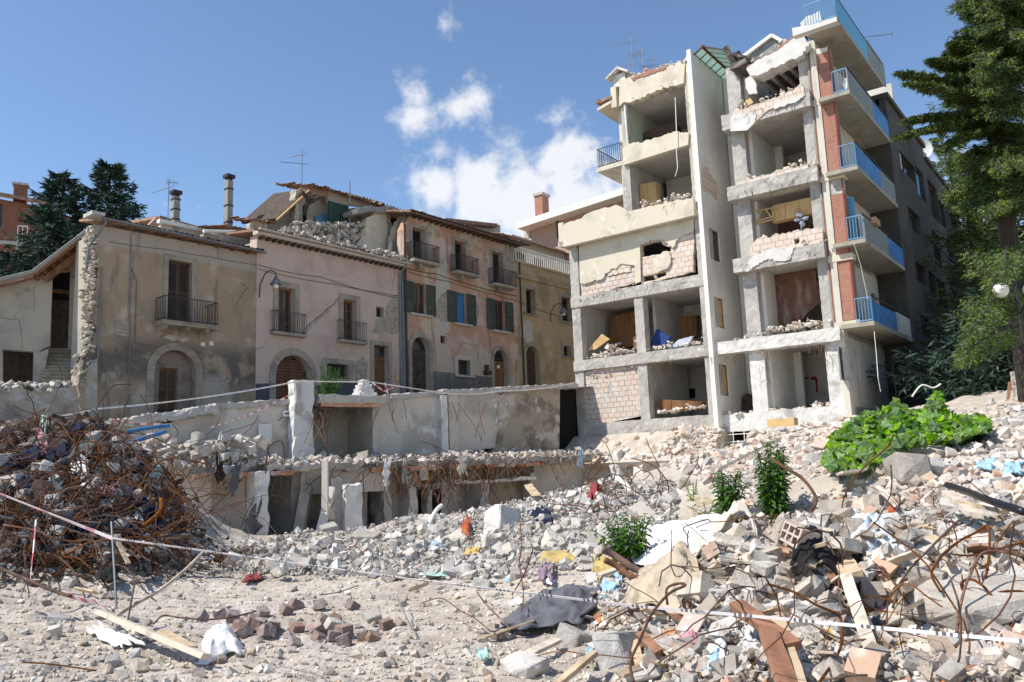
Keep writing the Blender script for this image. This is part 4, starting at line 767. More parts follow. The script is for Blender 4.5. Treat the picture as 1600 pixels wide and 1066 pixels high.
roof(HB, FH, 3.4, 12.7, .5, 12.62, -2.2, 13.0, jit=.06); MB().box(FH, 3.4, 12.75, .02, .42, 12.4, 12.6).build('eave_cornice', M['pale'], HB)
stairs_rafters(HB, 3.6, 12.6, 26, 12.4, .0, .32, 'oldw', .13)
wire([P(3.4, .55, 12.62), P(12.8, .55, 12.58)], .06, 'gutter', M['pale'], HB); wire([P(12.45, .5, 12.5), P(12.35, .1, 12.0), P(12.35, .08, 4.5)], .055, 'downpipe', M['steel'], HB)
wire([P(12.55, .06, 12.0), P(12.55, .06, 4.5)], .07, 'downpipe', M['steel'], HB)
for r in (w1, w2):
    surround(HB, FH, r, .26, w=.05, sill=False); win(HB, FH, r, w=-.3, mull=1, mat='wood', bars=3, fw=.09, name='french_window')
    b_ = MB().box(FH, r[0]-.4, r[1]+.5, .002, .32, r[2]-.14, r[2]-.005).build('balcony', M['stone'], HB); railing(b_, FH, [((r[0]-.36, .28), (r[1]+.46, .28)), ((r[0]-.36, .0), (r[0]-.36, .28)), ((r[1]+.46, 0), (r[1]+.46, .28))], r[2], .95, t=.016)
win(HB, FH, sw, w=-.3, mull=0, mat='oldw'); surround(HB, FH, dr, .22, w=.05, sill=False); surround(HB, FH, bw, .24, w=.05)
win(HB, FH, (dr[0], dr[1], dr[3]-.55, dr[3]), w=-.3, mull=0, mat='oldw', name='transom'); m = MB()
for i in range(16): z = dr[2]+(dr[3]-.58-dr[2])*i/16; m.box(FH, dr[0]+.02, um if 0 else dr[1]-.02, -.36, -.3+.012*(i % 2), z, z+(dr[3]-.58-dr[2])/16-.012)
m.build('wooden_door', mk('varnished door wood', (.2, .105, .05), [((.13, .07, .04), 3, .45, .65)]), HB)
archring(FH, ag[0], ag[1], 3.8, ag[3], .32).build('arch_surround', M['stone'], HB); m = MB()
cg = (ag[0]+ag[1])/2; rg = (ag[1]-ag[0])/2
for i in range(22):
    z = 3.8+(ag[3]-3.8)*i/22; z2 = z+(ag[3]-3.8)/22-.015; dz = max(0, z2-(ag[3]-rg)); hw = math.sqrt(max(0.02, rg*rg-dz*dz)); m.box(FH, cg-hw, cg+hw, -.4, -.33+.012*(i % 2), z, z2)
m.build('wooden_gate', mk('reddish gate wood', (.17, .085, .05), [((.1, .055, .035), 3, .45, .65)]), HB); MB().box(FH, ag[0], ag[1], -.5, -.45, 3.8, ag[3]-.05).build('gate_backing', M['dark'], HB)
MB().box(FH, bw[0], bw[1], -.4, -.35, bw[2], bw[3]).build('pane', M['glass'], HB); m = MB()
for i in range(9): u = bw[0]+(bw[1]-bw[0])*(i+.5)/9; m.bar(P(u, -.1, bw[2]), P(u, -.1, bw[3]), .018)
for i in range(5): z = bw[2]+(bw[3]-bw[2])*(i+.5)/5; m.bar(P(bw[0], -.12, z), P(bw[1], -.12, z), .018)
m.build('window_grille', M['dsteel'], HB)
MB().plate(FH, [(3.65, 3), (ag[0]-.33, 3), (ag[0]-.33, 5.7), (3.65, 5.65)], (), 0, .015).build('plinth', M['h2b'], HB); MB().plate(FH, [(ag[1]+.33, 3), (dr[0]-.24, 3), (dr[0]-.24, 6.15), (bw[1]+.3, 6.1), (ag[1]+.33, 5.75)], (), 0, .015).build('plinth', M['h2b'], HB)
patch(HB, 'bare_plaster_patch', 'mortar', [(603, 478), (613, 462), (622, 462), (623, 520), (600, 521), (583, 521), (585, 500), (596, 497), (603, 494)])
patch(HB, 'bare_plaster_patch', 'mortar', [(553, 566), (568, 556), (573, 565), (573, 600), (556, 600)])
patch(HB, 'long_crack', 'mortar', [(475, 520), (482, 508), (494, 497), (505, 490), (518, 478), (528, 468), (529, 472), (516, 485), (500, 500), (486, 512)], amp=.08)
crack(HB, [(529, 467), (505, 490), (480, 510), (468, 524)], t=.05, w=.016); crack(HB, [(617, 425), (612, 455)]); crack(HB, [(397, 545), (409, 545), (417, 530)], t=.02)
wire([P(*(lambda q: (q[0], .04, q[1]))(FH.uv(x, y))) for x, y in ((402, 420), (440, 430), (520, 444), (600, 459), (622, 462))], .012, 'wall_cable', M['dsteel'], HB, 5, .03)
wire([P(*(lambda q: (q[0], .04, q[1]))(FH.uv(x, y))) for x, y in ((402, 414), (500, 433), (620, 466))], .012, 'wall_cable', M['dsteel'], HB, 6, .08)
for (x, y, s_) in ((619, 578, .11), (619, 591, .13)): q = FH.uv(x, y); MB().box(FH, q[0]-s_*.8, q[0]+s_*.8, .0, .09, q[1]-s_*1.3, q[1]+s_*1.3).build('meter_box', M['pale'] if y < 585 else M['lwood'], HB)
# ---- house 3: faded orange
HC = thing('old_house', P(17, -3, 5), 'three storey faded orange house with green shutters and a partly collapsed upper corner', 'house', 'row of damaged old houses')
top = [FH.rect(644, 358, 664, 410), FH.rect(710, 378, 727, 428), FH.rect(769, 395, 786, 447)]
mid = [FH.rect(645, 443, 665, 491), FH.rect(713, 458, 728, 506), FH.rect(773, 470, 788, 517)]
gd = FH.rect(643, 527, 671, 640); gd = (gd[0], gd[1], 4.5, gd[3]); gw_ = FH.rect(715, 563, 734, 587); ge = FH.rect(771, 547, 793, 615); ge = (ge[0], ge[1], 4.8, ge[3]); sq = FH.rect(688, 525, 696, 537)
zl, zr = FH.uv(636, 336)[1], FH.uv(806, 380)[1]
holes = [R4(*h) for h in top+mid+[gw_, sq]]+[arch(*gd), arch(*ge)]
MB().plate(FH, [(12.65, 3), (22.4, 3), (22.4, zr), (13.2, zl), (12.75, 14.6, 1), (12.72, 12.6)], holes, -.5, .02).build('facade', M['h3'], HC)
m = MB(); m.box(FH, 22.1, 22.38, -8, -.5, 3, 15.3).box(FH, 12.9, 22.1, -8, -7.7, 3, 15.2); m.build('side_walls', M['h0'], HC)
roof(HC, FH, 12.6, 22.9, .75, zl+.0, -4.5, zl+1.3, jit=.07); wire([P(12.6, .8, zl), P(23, .8, zl)], .06, 'gutter', M['dsteel'], HC)
stairs_rafters(HC, 12.8, 22.6, 22, zl-.02, -.1, .65, 'oldw', .1)
for i, r in enumerate(top):
    surround(HC, FH, r, .2, w=.06, sill=False); win(HC, FH, r, w=-.35, mull=1 if i else 0, mat='oldw', name='balcony_door', glass='dark' if i != 2 else 'glass')
    b_ = MB().box(FH, r[0]-.45, r[1]+.6, .022, .62, r[2]-.16, r[2]-.01).build('balcony', M['stone'], HC); MB().box(FH, r[0]+.2, r[0]+.35, .022, .4, r[2]-.45, r[2]-.17).build('bracket', M['stone'], b_)
    railing(b_, FH, [((r[0]-.4, .58), (r[1]+.55, .58)), ((r[0]-.4, .03), (r[0]-.4, .58)), ((r[1]+.55, .03), (r[1]+.55, .58))], r[2], .95, t=.02, step=.08)
for i, r in enumerate(mid):
    w = r[1]-r[0]; win(HC, FH, r, w=-.15, mull=1 if i != 1 else 0, mat='wood' if i != 1 else 'bluepan', name='window', glass='glass' if i != 1 else 'bluepan'); MB().box(FH, r[0]-.3, r[1]+.35, .022, .2, r[2]-.12, r[2]-.01).build('window_sill', M['pale'], HC)
    sw_ = (.72, .8, .8)[i]; shutter(HC, FH, r[0]-sw_, r[0]-.02, r[2], r[3], .09, 'greensh'); shutter(HC, FH, r[1]+.02, r[1]+sw_, r[2], r[3], .09, 'greensh')
archring(FH, gd[0], gd[1], 4.5, gd[3], .25, .02, .08).build('arch_surround', M['stone'], HC); archring(FH, ge[0], ge[1], 4.8, ge[3], .22, .02, .08).build('arch_surround', M['stone'], HC)
def archdoor(par, r, mat, w=-.3, fan=.5):
    c = (r[0]+r[1])/2; h = r[3]-(r[1]-r[0])/2; m = MB(); m.box(FH, r[0], c-.01, w-.06, w, r[2], h).box(FH, c+.01, r[1], w-.06, w, r[2], h)
    for k in range(4):
        for (a, b) in ((r[0]+.1, c-.1), (c+.1, r[1]-.1)): z = r[2]+.2+(h-r[2]-.2)*k/4; m.box(FH, a, b, w, w+.02, z, z+(h-r[2])/4-.15)
    d = m.build('door', M[mat], par); MB().plate(FH, arch(r[0], r[1], h+.01, r[3]), (), w-.05, w).build('fanlight', M['glass' if fan > .3 else mat], d); m = MB().box(FH, c+.04, c+.1, w+.02, w+.06, r[2]+1, r[2]+1.12); m.build('handle', M['steel'], d); return d
archdoor(HC, gd, 'oldw'); archdoor(HC, ge, 'wood')
surround(HC, FH, gw_, .25, w=.06, mat='pale'); MB().box(FH, gw_[0], gw_[1], -.3, -.25, gw_[2], gw_[3]).build('pane', M['glass'], HC); m = MB()
for i in range(6): z = gw_[2]+(gw_[3]-gw_[2])*(i+.5)/6; m.bar(P(gw_[0], -.05, z), P(gw_[1], -.05, z), .025)
m.build('window_grille', M['dsteel'], HC); MB().box(FH, sq[0], sq[1], -.3, -.25, sq[2], sq[3]).build('vent_hole', M['dark'], HC)
MB().plate(FH, [(gd[1]+.27, 4), (ge[0]-.24, 4), (ge[0]-.24, 6.9), (gd[1]+.27, 6.95)], (), .02, .035).build('plinth', mk('grey cement plinth', (.13, .125, .12), [((.2, .19, .175), 1.2, .5, .65)]), HC)
MB().box(FH, 19.0, 19.45, .02, .3, 7.0, 7.25).box(FH, 19.1, 19.35, .02, .2, 7.3, 7.6).build('letter_box', M['dsteel'], HC)
q = FH.uv(780, 573, -.2); MB().box(FH, q[0]-.12, q[0]+.12, -.27, -.265, q[1]-.1, q[1]+.1).build('paper_notice', M['white'], HC)
wire([P(12.75, .1, zl), P(12.75, .1, 4.5)], .06, 'downpipe', M['dsteel'], HC)
wire([P(*(lambda q: (q[0], .06, q[1]))(FH.uv(x, y))) for x, y in ((636, 425), (700, 440), (770, 460), (806, 470))], .014, 'wall_cable', M['dsteel'], HC, 5, .05)
wire([P(*(lambda q: (q[0], .06, q[1]))(FH.uv(x, y))) for x, y in ((636, 420), (680, 428), (740, 447), (806, 463))], .018, 'wall_cable', M['dsteel'], HC, 5, .05)
wire([P(*(lambda q: (q[0], .06, q[1]))(FH.uv(x, y))) for x, y in ((760, 460), (762, 500), (766, 552))], .02, 'wall_cable', M['steel'], HC, 3)
patch(HC, 'bare_plaster_patch', 'mortar', [(683, 470), (690, 460), (699, 457), (700, 502), (688, 502), (681, 492)], .03); patch(HC, 'bare_plaster_patch', 'mortar', [(740, 465), (746, 472), (748, 492), (742, 506), (737, 498)], .03)
patch(HC, 'bare_plaster_patch', 'rubblewall', [(665, 355), (675, 346), (684, 348), (679, 362), (671, 378), (668, 392), (663, 380)], .03); patch(HC, 'bare_plaster_patch', 'rubblewall', [(731, 372), (741, 366), (744, 376), (736, 390), (731, 392)], .03)
patch(HC, 'bare_plaster_patch', 'mortar', [(787, 385), (803, 385), (805, 430), (796, 426), (788, 440), (786, 404)], .03)
crack(HC, [(745, 475), (748, 490), (742, 505)], w=.04); crack(HC, [(744, 540), (722, 535), (716, 550)], w=.03)
patch(HC, 'repair_patch', 'pale', [(680, 415), (697, 404), (700, 430), (702, 520), (690, 520), (682, 520)], .028, amp=.1)
# left gable of the orange house, torn open
m = MB(); FG = Fr(P(12.9, 0, 0), 309)                            # runs back from the facade
m.plate(FG, [(.1, 3), (7.5, 3), (7.5, 13.2), (2.2, 12.9, 1), (1.5, 13.4, 1), (1.2, 14.2, 1), (.55, 14.7, 1), (.1, 15.3)], (), -.35, 0) if 0 else None
m = MB(); m.box(FH, 12.66, 12.9, -8, -.5, 3, 12.4).plate(FH, jag(FH.poly([(612, 405), (613, 372, 1), (620, 352, 1), (628, 338, 1), (630, 345), (630, 412)], -.9), amp=.08), (), -1.3, -.9); m.build('torn_gable', M['h0'], HC)
# ---- house 4: ochre yellow with roof terrace
HD = thing('old_house', P(25.5, -3, 5), 'ochre yellow house with a white railed roof terrace at the end of the row', 'house', 'row of damaged old houses')
ws = [FH.rect(821, 452, 835, 491), FH.rect(877, 465, 892, 503)]; sm = FH.rect(880, 541, 891, 557); gd = FH.rect(822, 541, 842, 612); gd = (gd[0], gd[1], 5, gd[3])
zt = FH.uv(850, 420)[1]
MB().plate(FH, [(22.42, 3), (32, 3), (32, zt), (22.42, zt)], [R4(*h) for h in ws+[sm]]+[arch(*gd)], -.5, .01).build('facade', M['h4'], HD)
MB().box(FH, 22.45, 32, -8, -7.7, 3, zt).box(FH, 22.45, 32, -8, -.5, zt-.25, zt-.05).box(FH, 31.7, 32, -7.7, -.5, 3, zt-.3).build('side_walls', M['h4'], HD)
MB().box(FH, 22.43, 32.1, -.0, .2, zt-1.05, zt-.9).box(FH, 22.43, 32.1, .0, .12, zt-.1, zt+.05).build('cornice', M['h4'], HD)
for r in ws: surround(HD, FH, r, .2, w=.05); win(HD, FH, r, w=-.3, mull=1, mat='wood', glass='dark')
win(HD, FH, sm, w=-.3, mull=0, mat='oldw'); surround(HD, FH, sm, .2, w=.05, mat='stone'); archring(FH, gd[0], gd[1], 5, gd[3], .2, .01, .06).build('arch_surround', M['stone'], HD); archdoor(HD, gd, 'oldw', fan=0)
railing(HD, FH, [((22.5, -.1), (32, -.1))], zt+.02, 1.0, 'white', .22, .05)
wire([P(22.75, .1, 14.5), P(22.8, .1, 4.8)], .055, 'downpipe', M['dsteel'], HD); wire([P(22.5, .05, 11.9), P(28.5, .05, 11.4)], .015, 'wall_cable', M['dsteel'], HD, 8, .1)
crack(HD, [(842, 592), (862, 582), (880, 592), (892, 582)], 'pale', w=.015); patch(HD, 'pale_patch', 'pale', [(826, 500), (832, 505), (834, 530), (826, 536), (812, 525), (814, 505)], .02)
# attic block and roofs behind, each a house of its own
def wallpx(par, name, mat, pts, Y=None, fr=None, w=0, th=.3, holes=()): return MB().plate(fr, fr.poly(pts, w), [fr.poly(h, w) for h in holes], w-th, w).build(name, M[mat], par)
FT = Fr(P(0, -3.2, 0), 39)
t = thing('house', FT.P(26, 0, 12), 'pale grey upper house with small windows behind the roof terrace', 'house')
wallpx(t, 'wall', 'pale', [(800, 420), (895, 440), (895, 396), (800, 366)], fr=FT, holes=[[(806, 392), (822, 396), (822, 408), (806, 404)], [(834, 402), (850, 407), (850, 418), (834, 414)]])
for h in ((806, 390, 822, 408), (834, 402, 850, 418)): win(t, FT, FT.rect(*h), w=-.15, mull=0, mat='oldw')
a = FT.uv(779, 362, .3); b = FT.uv(893, 396, .3); m = MB(); m.grid(tiles(FT, a[0], b[0]+1, .6, (a[1]+b[1])/2-.25, -5, (a[1]+b[1])/2+1.6)); m.build('roof', M['tile'], t)
t = thing('house', FT.P(19, -3, 12), 'low house with a pale gable wall and tiled roof behind the orange house', 'house'); F5 = Fr(FT.P(0, -2, 0), 39)
wallpx(t, 'gable_wall', 'pale', [(700, 365), (780, 400), (782, 352), (772, 350), (699, 341)], fr=F5); a = F5.uv(695, 341, .4); b = F5.uv(776, 350, .4)
MB().quad3([F5.P(a[0], .5, a[1]), F5.P(b[0], .5, b[1]), F5.P(b[0], -5, b[1]), F5.P(a[0], -5, a[1])], .25).build('roof', M['tile'], t)
# brown building beyond
F6 = Fr(at(890, 330, 60), 127.2); t = thing('apartment_house', F6.P(0, -3, 10), 'tan building with a wide overhanging white roof edge and brick chimney', 'building')
wallpx(t, 'wall', 'tan', [(830, 420), (1010, 420), (1010, 288), (830, 347)], fr=F6, holes=[[(912, 330), (926, 326), (926, 331), (912, 335)]]); wallpx(t, 'corner_post', 'pale', [(819, 372), (828, 372), (828, 345), (819, 345)], fr=F6)
a = F6.uv(807, 348, 1.2); b = F6.uv(1010, 281, 1.2); mz = (a[1]+b[1])/2
MB().quad3([F6.P(a[0], 1.2, a[1]), F6.P(b[0], 1.2, b[1]), F6.P(b[0], -9, b[1]), F6.P(a[0], -9, a[1])], .5).build('roof', M['white'], t)
c = F6.rect(832, 304, 844, 332, 0); MB().box(F6, c[0], c[1], -1.2, -.3, c[2]-1, c[3]).build('chimney', M['brick'], t); MB().box(F6, c[0]-.1, c[1]+.1, -1.3, -.2, c[3], c[3]+.2).build('chimney_cap', M['conc'], t)
q = F6.uv(872, 372, .2); wire([F6.P(q[0], .2, q[1]), F6.P(q[0], .2, q[1]+2)], .1, 'vent_pipe', M['dsteel'], t)
# far left brick house
F7 = Fr(at(60, 400, 62), 66); t = thing('apartment_house', F7.P(-2, -3, 8), 'red brick house with a tiled roof and brick chimney behind the conifers at far left', 'building')
wallpx(t, 'wall', 'redbr', [(-60, 440), (130, 440), (130, 345), (60, 322), (-60, 300)], fr=F7, holes=[[(-8, 318), (4, 318), (4, 355), (-8, 355)], [(112, 352), (122, 352), (122, 380), (112, 380)]]); wallpx(t, 'pale_band', 'pale', [(-60, 372), (40, 378), (40, 384), (-60, 378)], fr=F7, w=.05)
win(t, F7, F7.rect(-8, 318, 4, 355), w=-.15); win(t, F7, F7.rect(112, 352, 122, 380), w=-.15, mull=0)
a = F7.uv(-60, 290, .8); b = F7.uv(60, 312, .8); c = F7.uv(135, 340, .8)
for p0, p1 in ((a, b), (b, c)): m = MB(); m.quad3([F7.P(p0[0], .9, p0[1]), F7.P(p1[0], .9, p1[1]), F7.P(p1[0], -5, p1[1]+1.6), F7.P(p0[0], -5, p0[1]+1.6)], .25); m.build('roof', M['tile'], t)
c = F7.rect(21, 289, 41, 312, -1); MB().box(F7, c[0], c[1], -1.8, -1, c[2]-1, c[3]).build('chimney', M['redbr'], t); MB().box(F7, c[0]-.12, c[1]+.12, -1.9, -.9, c[3], c[3]+.18).build('chimney_cap', M['conc'], t)
railing(t, F7, [(F7.uv(30, 370)[0:1]+(.8,), (F7.uv(45, 370)[0], .8))], F7.uv(38, 385, .8)[1], 1.6, 'white', .3, .05); MB().box(F7, F7.uv(28, 370)[0], F7.uv(46, 370)[0], 0, .85, F7.uv(38, 385, .8)[1]-.2, F7.uv(38, 385, .8)[1]).build('balcony', M['pale'], t)
# low attics with flues behind house 1
FK = Fr(P(0, -5, 0), 39); t = thing('attic_house', FK.P(3, -1, 11), 'low pink attic with tiled roofs behind the ochre brown house', 'house')
wallpx(t, 'wall', 'tan', [(232, 385), (290, 385), (290, 354), (262, 352), (247, 337), (232, 352)], fr=FK, w=-2); a = FK.uv(247, 338, -1.9); b = FK.uv(325, 360, -1.9)
MB().quad3([FK.P(a[0], -1.7, a[1]), FK.P(b[0], -1.7, b[1]), FK.P(b[0], -6, b[1]+.6), FK.P(a[0], -6, a[1]+.6)], .15).build('roof', M['tile'], t)
wallpx(t, 'wall', 'pale', [(250, 390), (330, 390), (325, 354), (252, 351)], fr=FK, w=-.5); a = FK.uv(248, 351, -.4); b = FK.uv(324, 354, -.4); MB().box(FK, a[0], b[0], -.6, -.3, (a[1]+b[1])/2-.12, (a[1]+b[1])/2+.06).build('eave_board', M['white'], t)
t2 = thing('attic_house', FK.P(7, -1, 11), 'grey plastered attic with a long pale gutter beside the pink house', 'house')
wallpx(t2, 'wall', 'oldwall', [(318, 400), (402, 400), (402, 368), (318, 365)], fr=FK, w=2.2); a = FK.uv(316, 362, 2.3); b = FK.uv(408, 364, 2.3); wire([FK.P(a[0], 2.4, a[1]), FK.P(b[0], 2.4, b[1])], .09, 'gutter', M['white'], t2); wallpx(t2, 'wall', 'tan', [(290, 380), (330, 380), (328, 354), (290, 352)], fr=FK, w=-1)
a = FK.uv(330, 357, 1); b = FK.uv(400, 362, 1); m = MB(); m.grid(tiles(FK, a[0], b[0], 2.2, a[1]-.1, -1.5, a[1]+.6)); m.build('roof', M['tile'], t2)
def flue(x, yt, yb, w, r, lab):
    a = FK.uv(x, yb, w); b = FK.uv(x, yt+6, w); t = thing('flue', FK.P(a[0], w, a[1]-.3), lab, 'chimney')
    MB().box(FK, a[0]-r, a[0]+r, w-r, w+r, a[1]-.3, b[1]-.25).build('stack', M['concd'] if r < .2 else M['conc'], t); m = MB()
    for f in (.15, .45, .75): z = a[1]+(b[1]-a[1])*f; m.box(FK, a[0]-r-.03, a[0]+r+.03, w-r-.03, w+r+.03, z, z+.06); m.build('band', M['dsteel'], t); m = MB()
    m = MB(); m.box(FK, a[0]-r*.8, a[0]+r*.8, w-r*.8, w+r*.8, b[1]-.25, b[1]-.12); m.box(FK, a[0]-r*1.5, a[0]+r*1.5, w-r*1.5, w+r*1.5, b[1]-.12, b[1]+.05); m.build('cap', M['dsteel'], t)
flue(273.5, 294, 352, -.6, .15, 'shorter square metal flue rising from the attic roofs'); flue(356.5, 269, 362, .4, .15, 'taller square metal flue with a flared dark cap')
a = FK.uv(262, 352, -.6); aerial(FK.P(a[0], -.6, a[1]), 2.4, [(1.9, 1.5, 300, 2), (2.2, .5, 60, 4)], 'aerial beside the shorter flue on the attic roofs')
# ---- ruined attic behind the pink roof
FQ = Fr(P(0, -2.2, 0), 39); RU = thing('ruined_attic', FQ.P(9, -2, 12.6), 'collapsed stone upper storey with open rooms above the pink house', 'house')
def rp(name, mat, pts, w=0, th=.3, amp=.09, holes=()): return MB().plate(FQ, jag(FQ.poly(pts, w), amp=amp, step=.14), [jag(FQ.poly(h, w), amp=.02) for h in holes], w-th, w).build(name, M[mat], RU)
rp('slanted_ceiling', 'pale', [(413, 364), (462, 366), (462, 322, 1), (418, 345)], -1); 
a, b = FQ.uv(386, 350, -.6), FQ.uv(415, 342, -.6)
MB().grid(tiles(FQ, a[0], b[0]+.3, 0, a[1]+.1, -3, a[1]+.9, jit=.08)).build('roof_tiles', M['tile'], RU); rp('rubble_wall', 'rubblewall', [(390, 365), (420, 366), (418, 350, 1), (406, 342, 1), (390, 352, 1)], -.4)
a, b = FQ.uv(413, 348, -.9), FQ.uv(464, 302, -.9); m = MB(); m.quad3([FQ.P(a[0], .1, a[1]), FQ.P(b[0], .1, b[1]), FQ.P(b[0], -3, b[1]+.5), FQ.P(a[0], -3, a[1]+.5)], .14); m.build('sagging_roof', M['oldw'], RU); wire([FQ.P(a[0], .15, a[1]-.12), FQ.P(b[0], .15, b[1]-.12)], .06, 'pale_purlin', M['lwood'], RU)
rp('broken_wall_stub', 'rubblewall', [(461, 366), (469, 366), (468, 340, 1), (466, 320, 1), (468, 300, 1), (462, 296, 1), (461, 330, 1)], 0, .5, .05)
rp('room_wall', 'pale', [(466, 362), (516, 356), (514, 300), (484, 292), (466, 300)], -1.6); rp('brick_wall', 'tan', [(466, 318), (490, 304, 1), (514, 308), (514, 292), (480, 289), (467, 296)], -.9, .2)
rp('upper_wall', 'pale', [(514, 316), (560, 322), (600, 326), (600, 318), (540, 300), (512, 298)], -.8, .25); rp('door_void', 'dark', [(474, 350), (479, 350), (479, 318), (474, 322)], -1.55, .05)
rp('room_wall', 'mortar', [(600, 372), (548, 362), (546, 326), (600, 326)], -2.2)
m = MB(); r = FQ.rect(514, 318, 545, 354, -.7); m.box(FQ, *r[:2], -.78, -.7, *r[2:])
m.build('green_shutter_panel', M['greensh'], RU); rp('blue_tarpaulin', 'bluepale', [(493, 352), (511, 352), (511, 334), (493, 337)], -1.4, .03)
rp('rubble_wall', 'rubblewall', [(452, 372), (456, 364, 1), (470, 352, 1), (488, 345, 1), (510, 349, 1), (532, 353, 1), (547, 348, 1), (552, 362, 1), (558, 380, 1), (562, 395), (520, 386)], .2, .5, .1)
rp('plaster_wall', 'cream', [(562, 400), (560, 384, 1), (566, 362, 1), (574, 340, 1), (590, 332, 1), (604, 334, 1), (606, 352, 1), (604, 376, 1), (606, 402, 1)], .6, .35, .07)
rp('rubble_wall', 'rubblewall', [(600, 405), (602, 372, 1), (598, 350, 1), (603, 334, 1), (611, 338, 1), (612, 362, 1), (614, 404)], .5, .5, .08)
rp('gable_plaster', 'cream', [(606, 408), (612, 382, 1), (618, 366, 1), (624, 350, 1), (630, 338, 1), (632, 345), (630, 412)], 1.3, .25, .06)
rp('dark_gap', 'dark', [(608, 372), (626, 360), (628, 334), (606, 334)], -.6, .05); rp('roof_slab', 'concd', [(559, 333), (557, 326, 1), (572, 322, 1), (615, 323, 1), (628, 331, 1), (600, 333, 1), (585, 330, 1)], .9, 1.2, .04)
a = FQ.uv(482, 289, -.3); b = FQ.uv(636, 326, -.3)
m = MB(); m.grid([[p+np.array([0, 0, -(i/len(T))*0]) for p in row] for T in [tiles(FQ, a[0], b[0]-1.2, 0, a[1]-.05, -3.5, a[1]+.9, jit=.1)] for i, row in enumerate(T)]); m.build('roof_tiles', M['tile'], RU)
for x0, y0, x1, y1 in ((470, 300, 488, 312), (476, 322, 500, 308), (484, 300, 478, 335), (470, 372, 478, 348), (476, 360, 474, 374)):
    q, r = FQ.uv(x0, y0, .3), FQ.uv(x1, y1, .2); MB().bar(FQ.P(q[0], .3, q[1]), FQ.P(r[0], .1, r[1]), .16).build('broken_timber', M['oldw'], RU)
m = MB(); random.seed(9)
for i in range(420):
    t_ = random.random(); x = 455+110*t_; y = random.uniform(346, 372+t_*22); q = FQ.uv(x, y, .3); m.stone(FQ.P(q[0], random.uniform(.1, .7), q[1]-.1), random.uniform(.12, .36))
m.build('fallen_stones', mk('pale rubble stone', (.52, .47, .38), [((.38, .34, .28), 4, .45, .62)], bump=.6, isl=.25), RU)
m = MB()
for i in range(330):
    t_ = random.random(); x = 420+205*t_; y = 369+t_*43+random.uniform(-3, 5); q = FH.uv(x, y, -.5-random.random()); m.stone(P(q[0], random.uniform(-1.2, .3), 12.85+random.random()*.22), random.uniform(.08, .3))
tag(m.build('roof_rubble', M['stones']), 'pale stones fallen onto the tiled eave of the pink house', 'rubble', kind='stuff')
q = [(455, 372), (500, 379), (560, 391), (590, 397)]; tag(wire([P(*(lambda r: (r[0], .45, r[1]))(FH.uv(x, y, .45))) for x, y in ((396, 358), (500, 378), (570, 391))], .035, 'rusty_rail', M['rust'], None, 4), 'rusty rail lying along the eave of the pink house', 'rail')
a = FQ.uv(472, 290, -.5); aerial(FQ.P(a[0], -.5, a[1]), 2.0, [(1.7, .9, 290, 7), (1.2, 1.4, 250, 2)], 'aerial standing on the ruined attic above the pink house')
a = FQ.uv(547, 320, .2); tag(MB().tube([FQ.P(a[0], .2, a[1]), FQ.P(a[0], .2, a[1]+1.35)], .03).build('pole', M['steel']), 'thin bare pole on the ruined attic roof', 'pole')
m = MB(); pr = None
for i in range(44):
    x = 566+i*2.6; y = 303+i*.87+(0 if i % 2 else 6); q = FQ.uv(x, y+3, -2.5); p = FQ.P(q[0], -2.5, q[1]+(.0 if i % 2 else .0))
    if pr is not None: m.bar(pr, p, .03)
    pr = p
tag(m.build('spiked_wire', M['dsteel']), 'zigzag row of spikes along the ridge of the orange house', 'wire')
# wall lamps
def wlamp(x, y, lab, fr=FH, s=1.):
    q = fr.uv(x, y, .1); t = thing('wall_lamp', fr.P(q[0], 0, q[1]), lab, 'street lamp', None); u, z = q
    MB().tube([fr.P(u, .03, z-.55*s), fr.P(u-.02, .1, z), fr.P(u+.06, .35*s, z+.5*s), fr.P(u+.12, .65*s, z+.62*s), fr.P(u+.18, .95*s, z+.5*s), fr.P(u+.2, 1.0*s, z+.3*s)], .028).build('arm', M['dsteel'], t)
    c = fr.P(u+.2, 1.0*s, z); ring = [[c+np.array([r*math.cos(a), r*math.sin(a), h]) for a in np.linspace(0, 2*math.pi, 15)] for r, h in ((.02, .32), (.07, .27), (.14, .12), (.26, -.06), (.26, -.1))]
    m = MB(); m.grid(ring); m.build('lamp_shade', M['steel'], t, True); tb = MB(); tb.grid([[c+np.array([r*math.cos(a), r*math.sin(a), h]) for a in np.linspace(0, 2*math.pi, 11)] for r, h in ((.1, -.08), (.13, -.16), (.08, -.24), (.01, -.26))]); tb.build('bulb_glass', M['white'], t, True)
wlamp(407, 446, 'wall lamp with a bent arm at the left edge of the pink house'); wlamp(861, 490, 'wall lamp with a bent arm on the ochre yellow house')
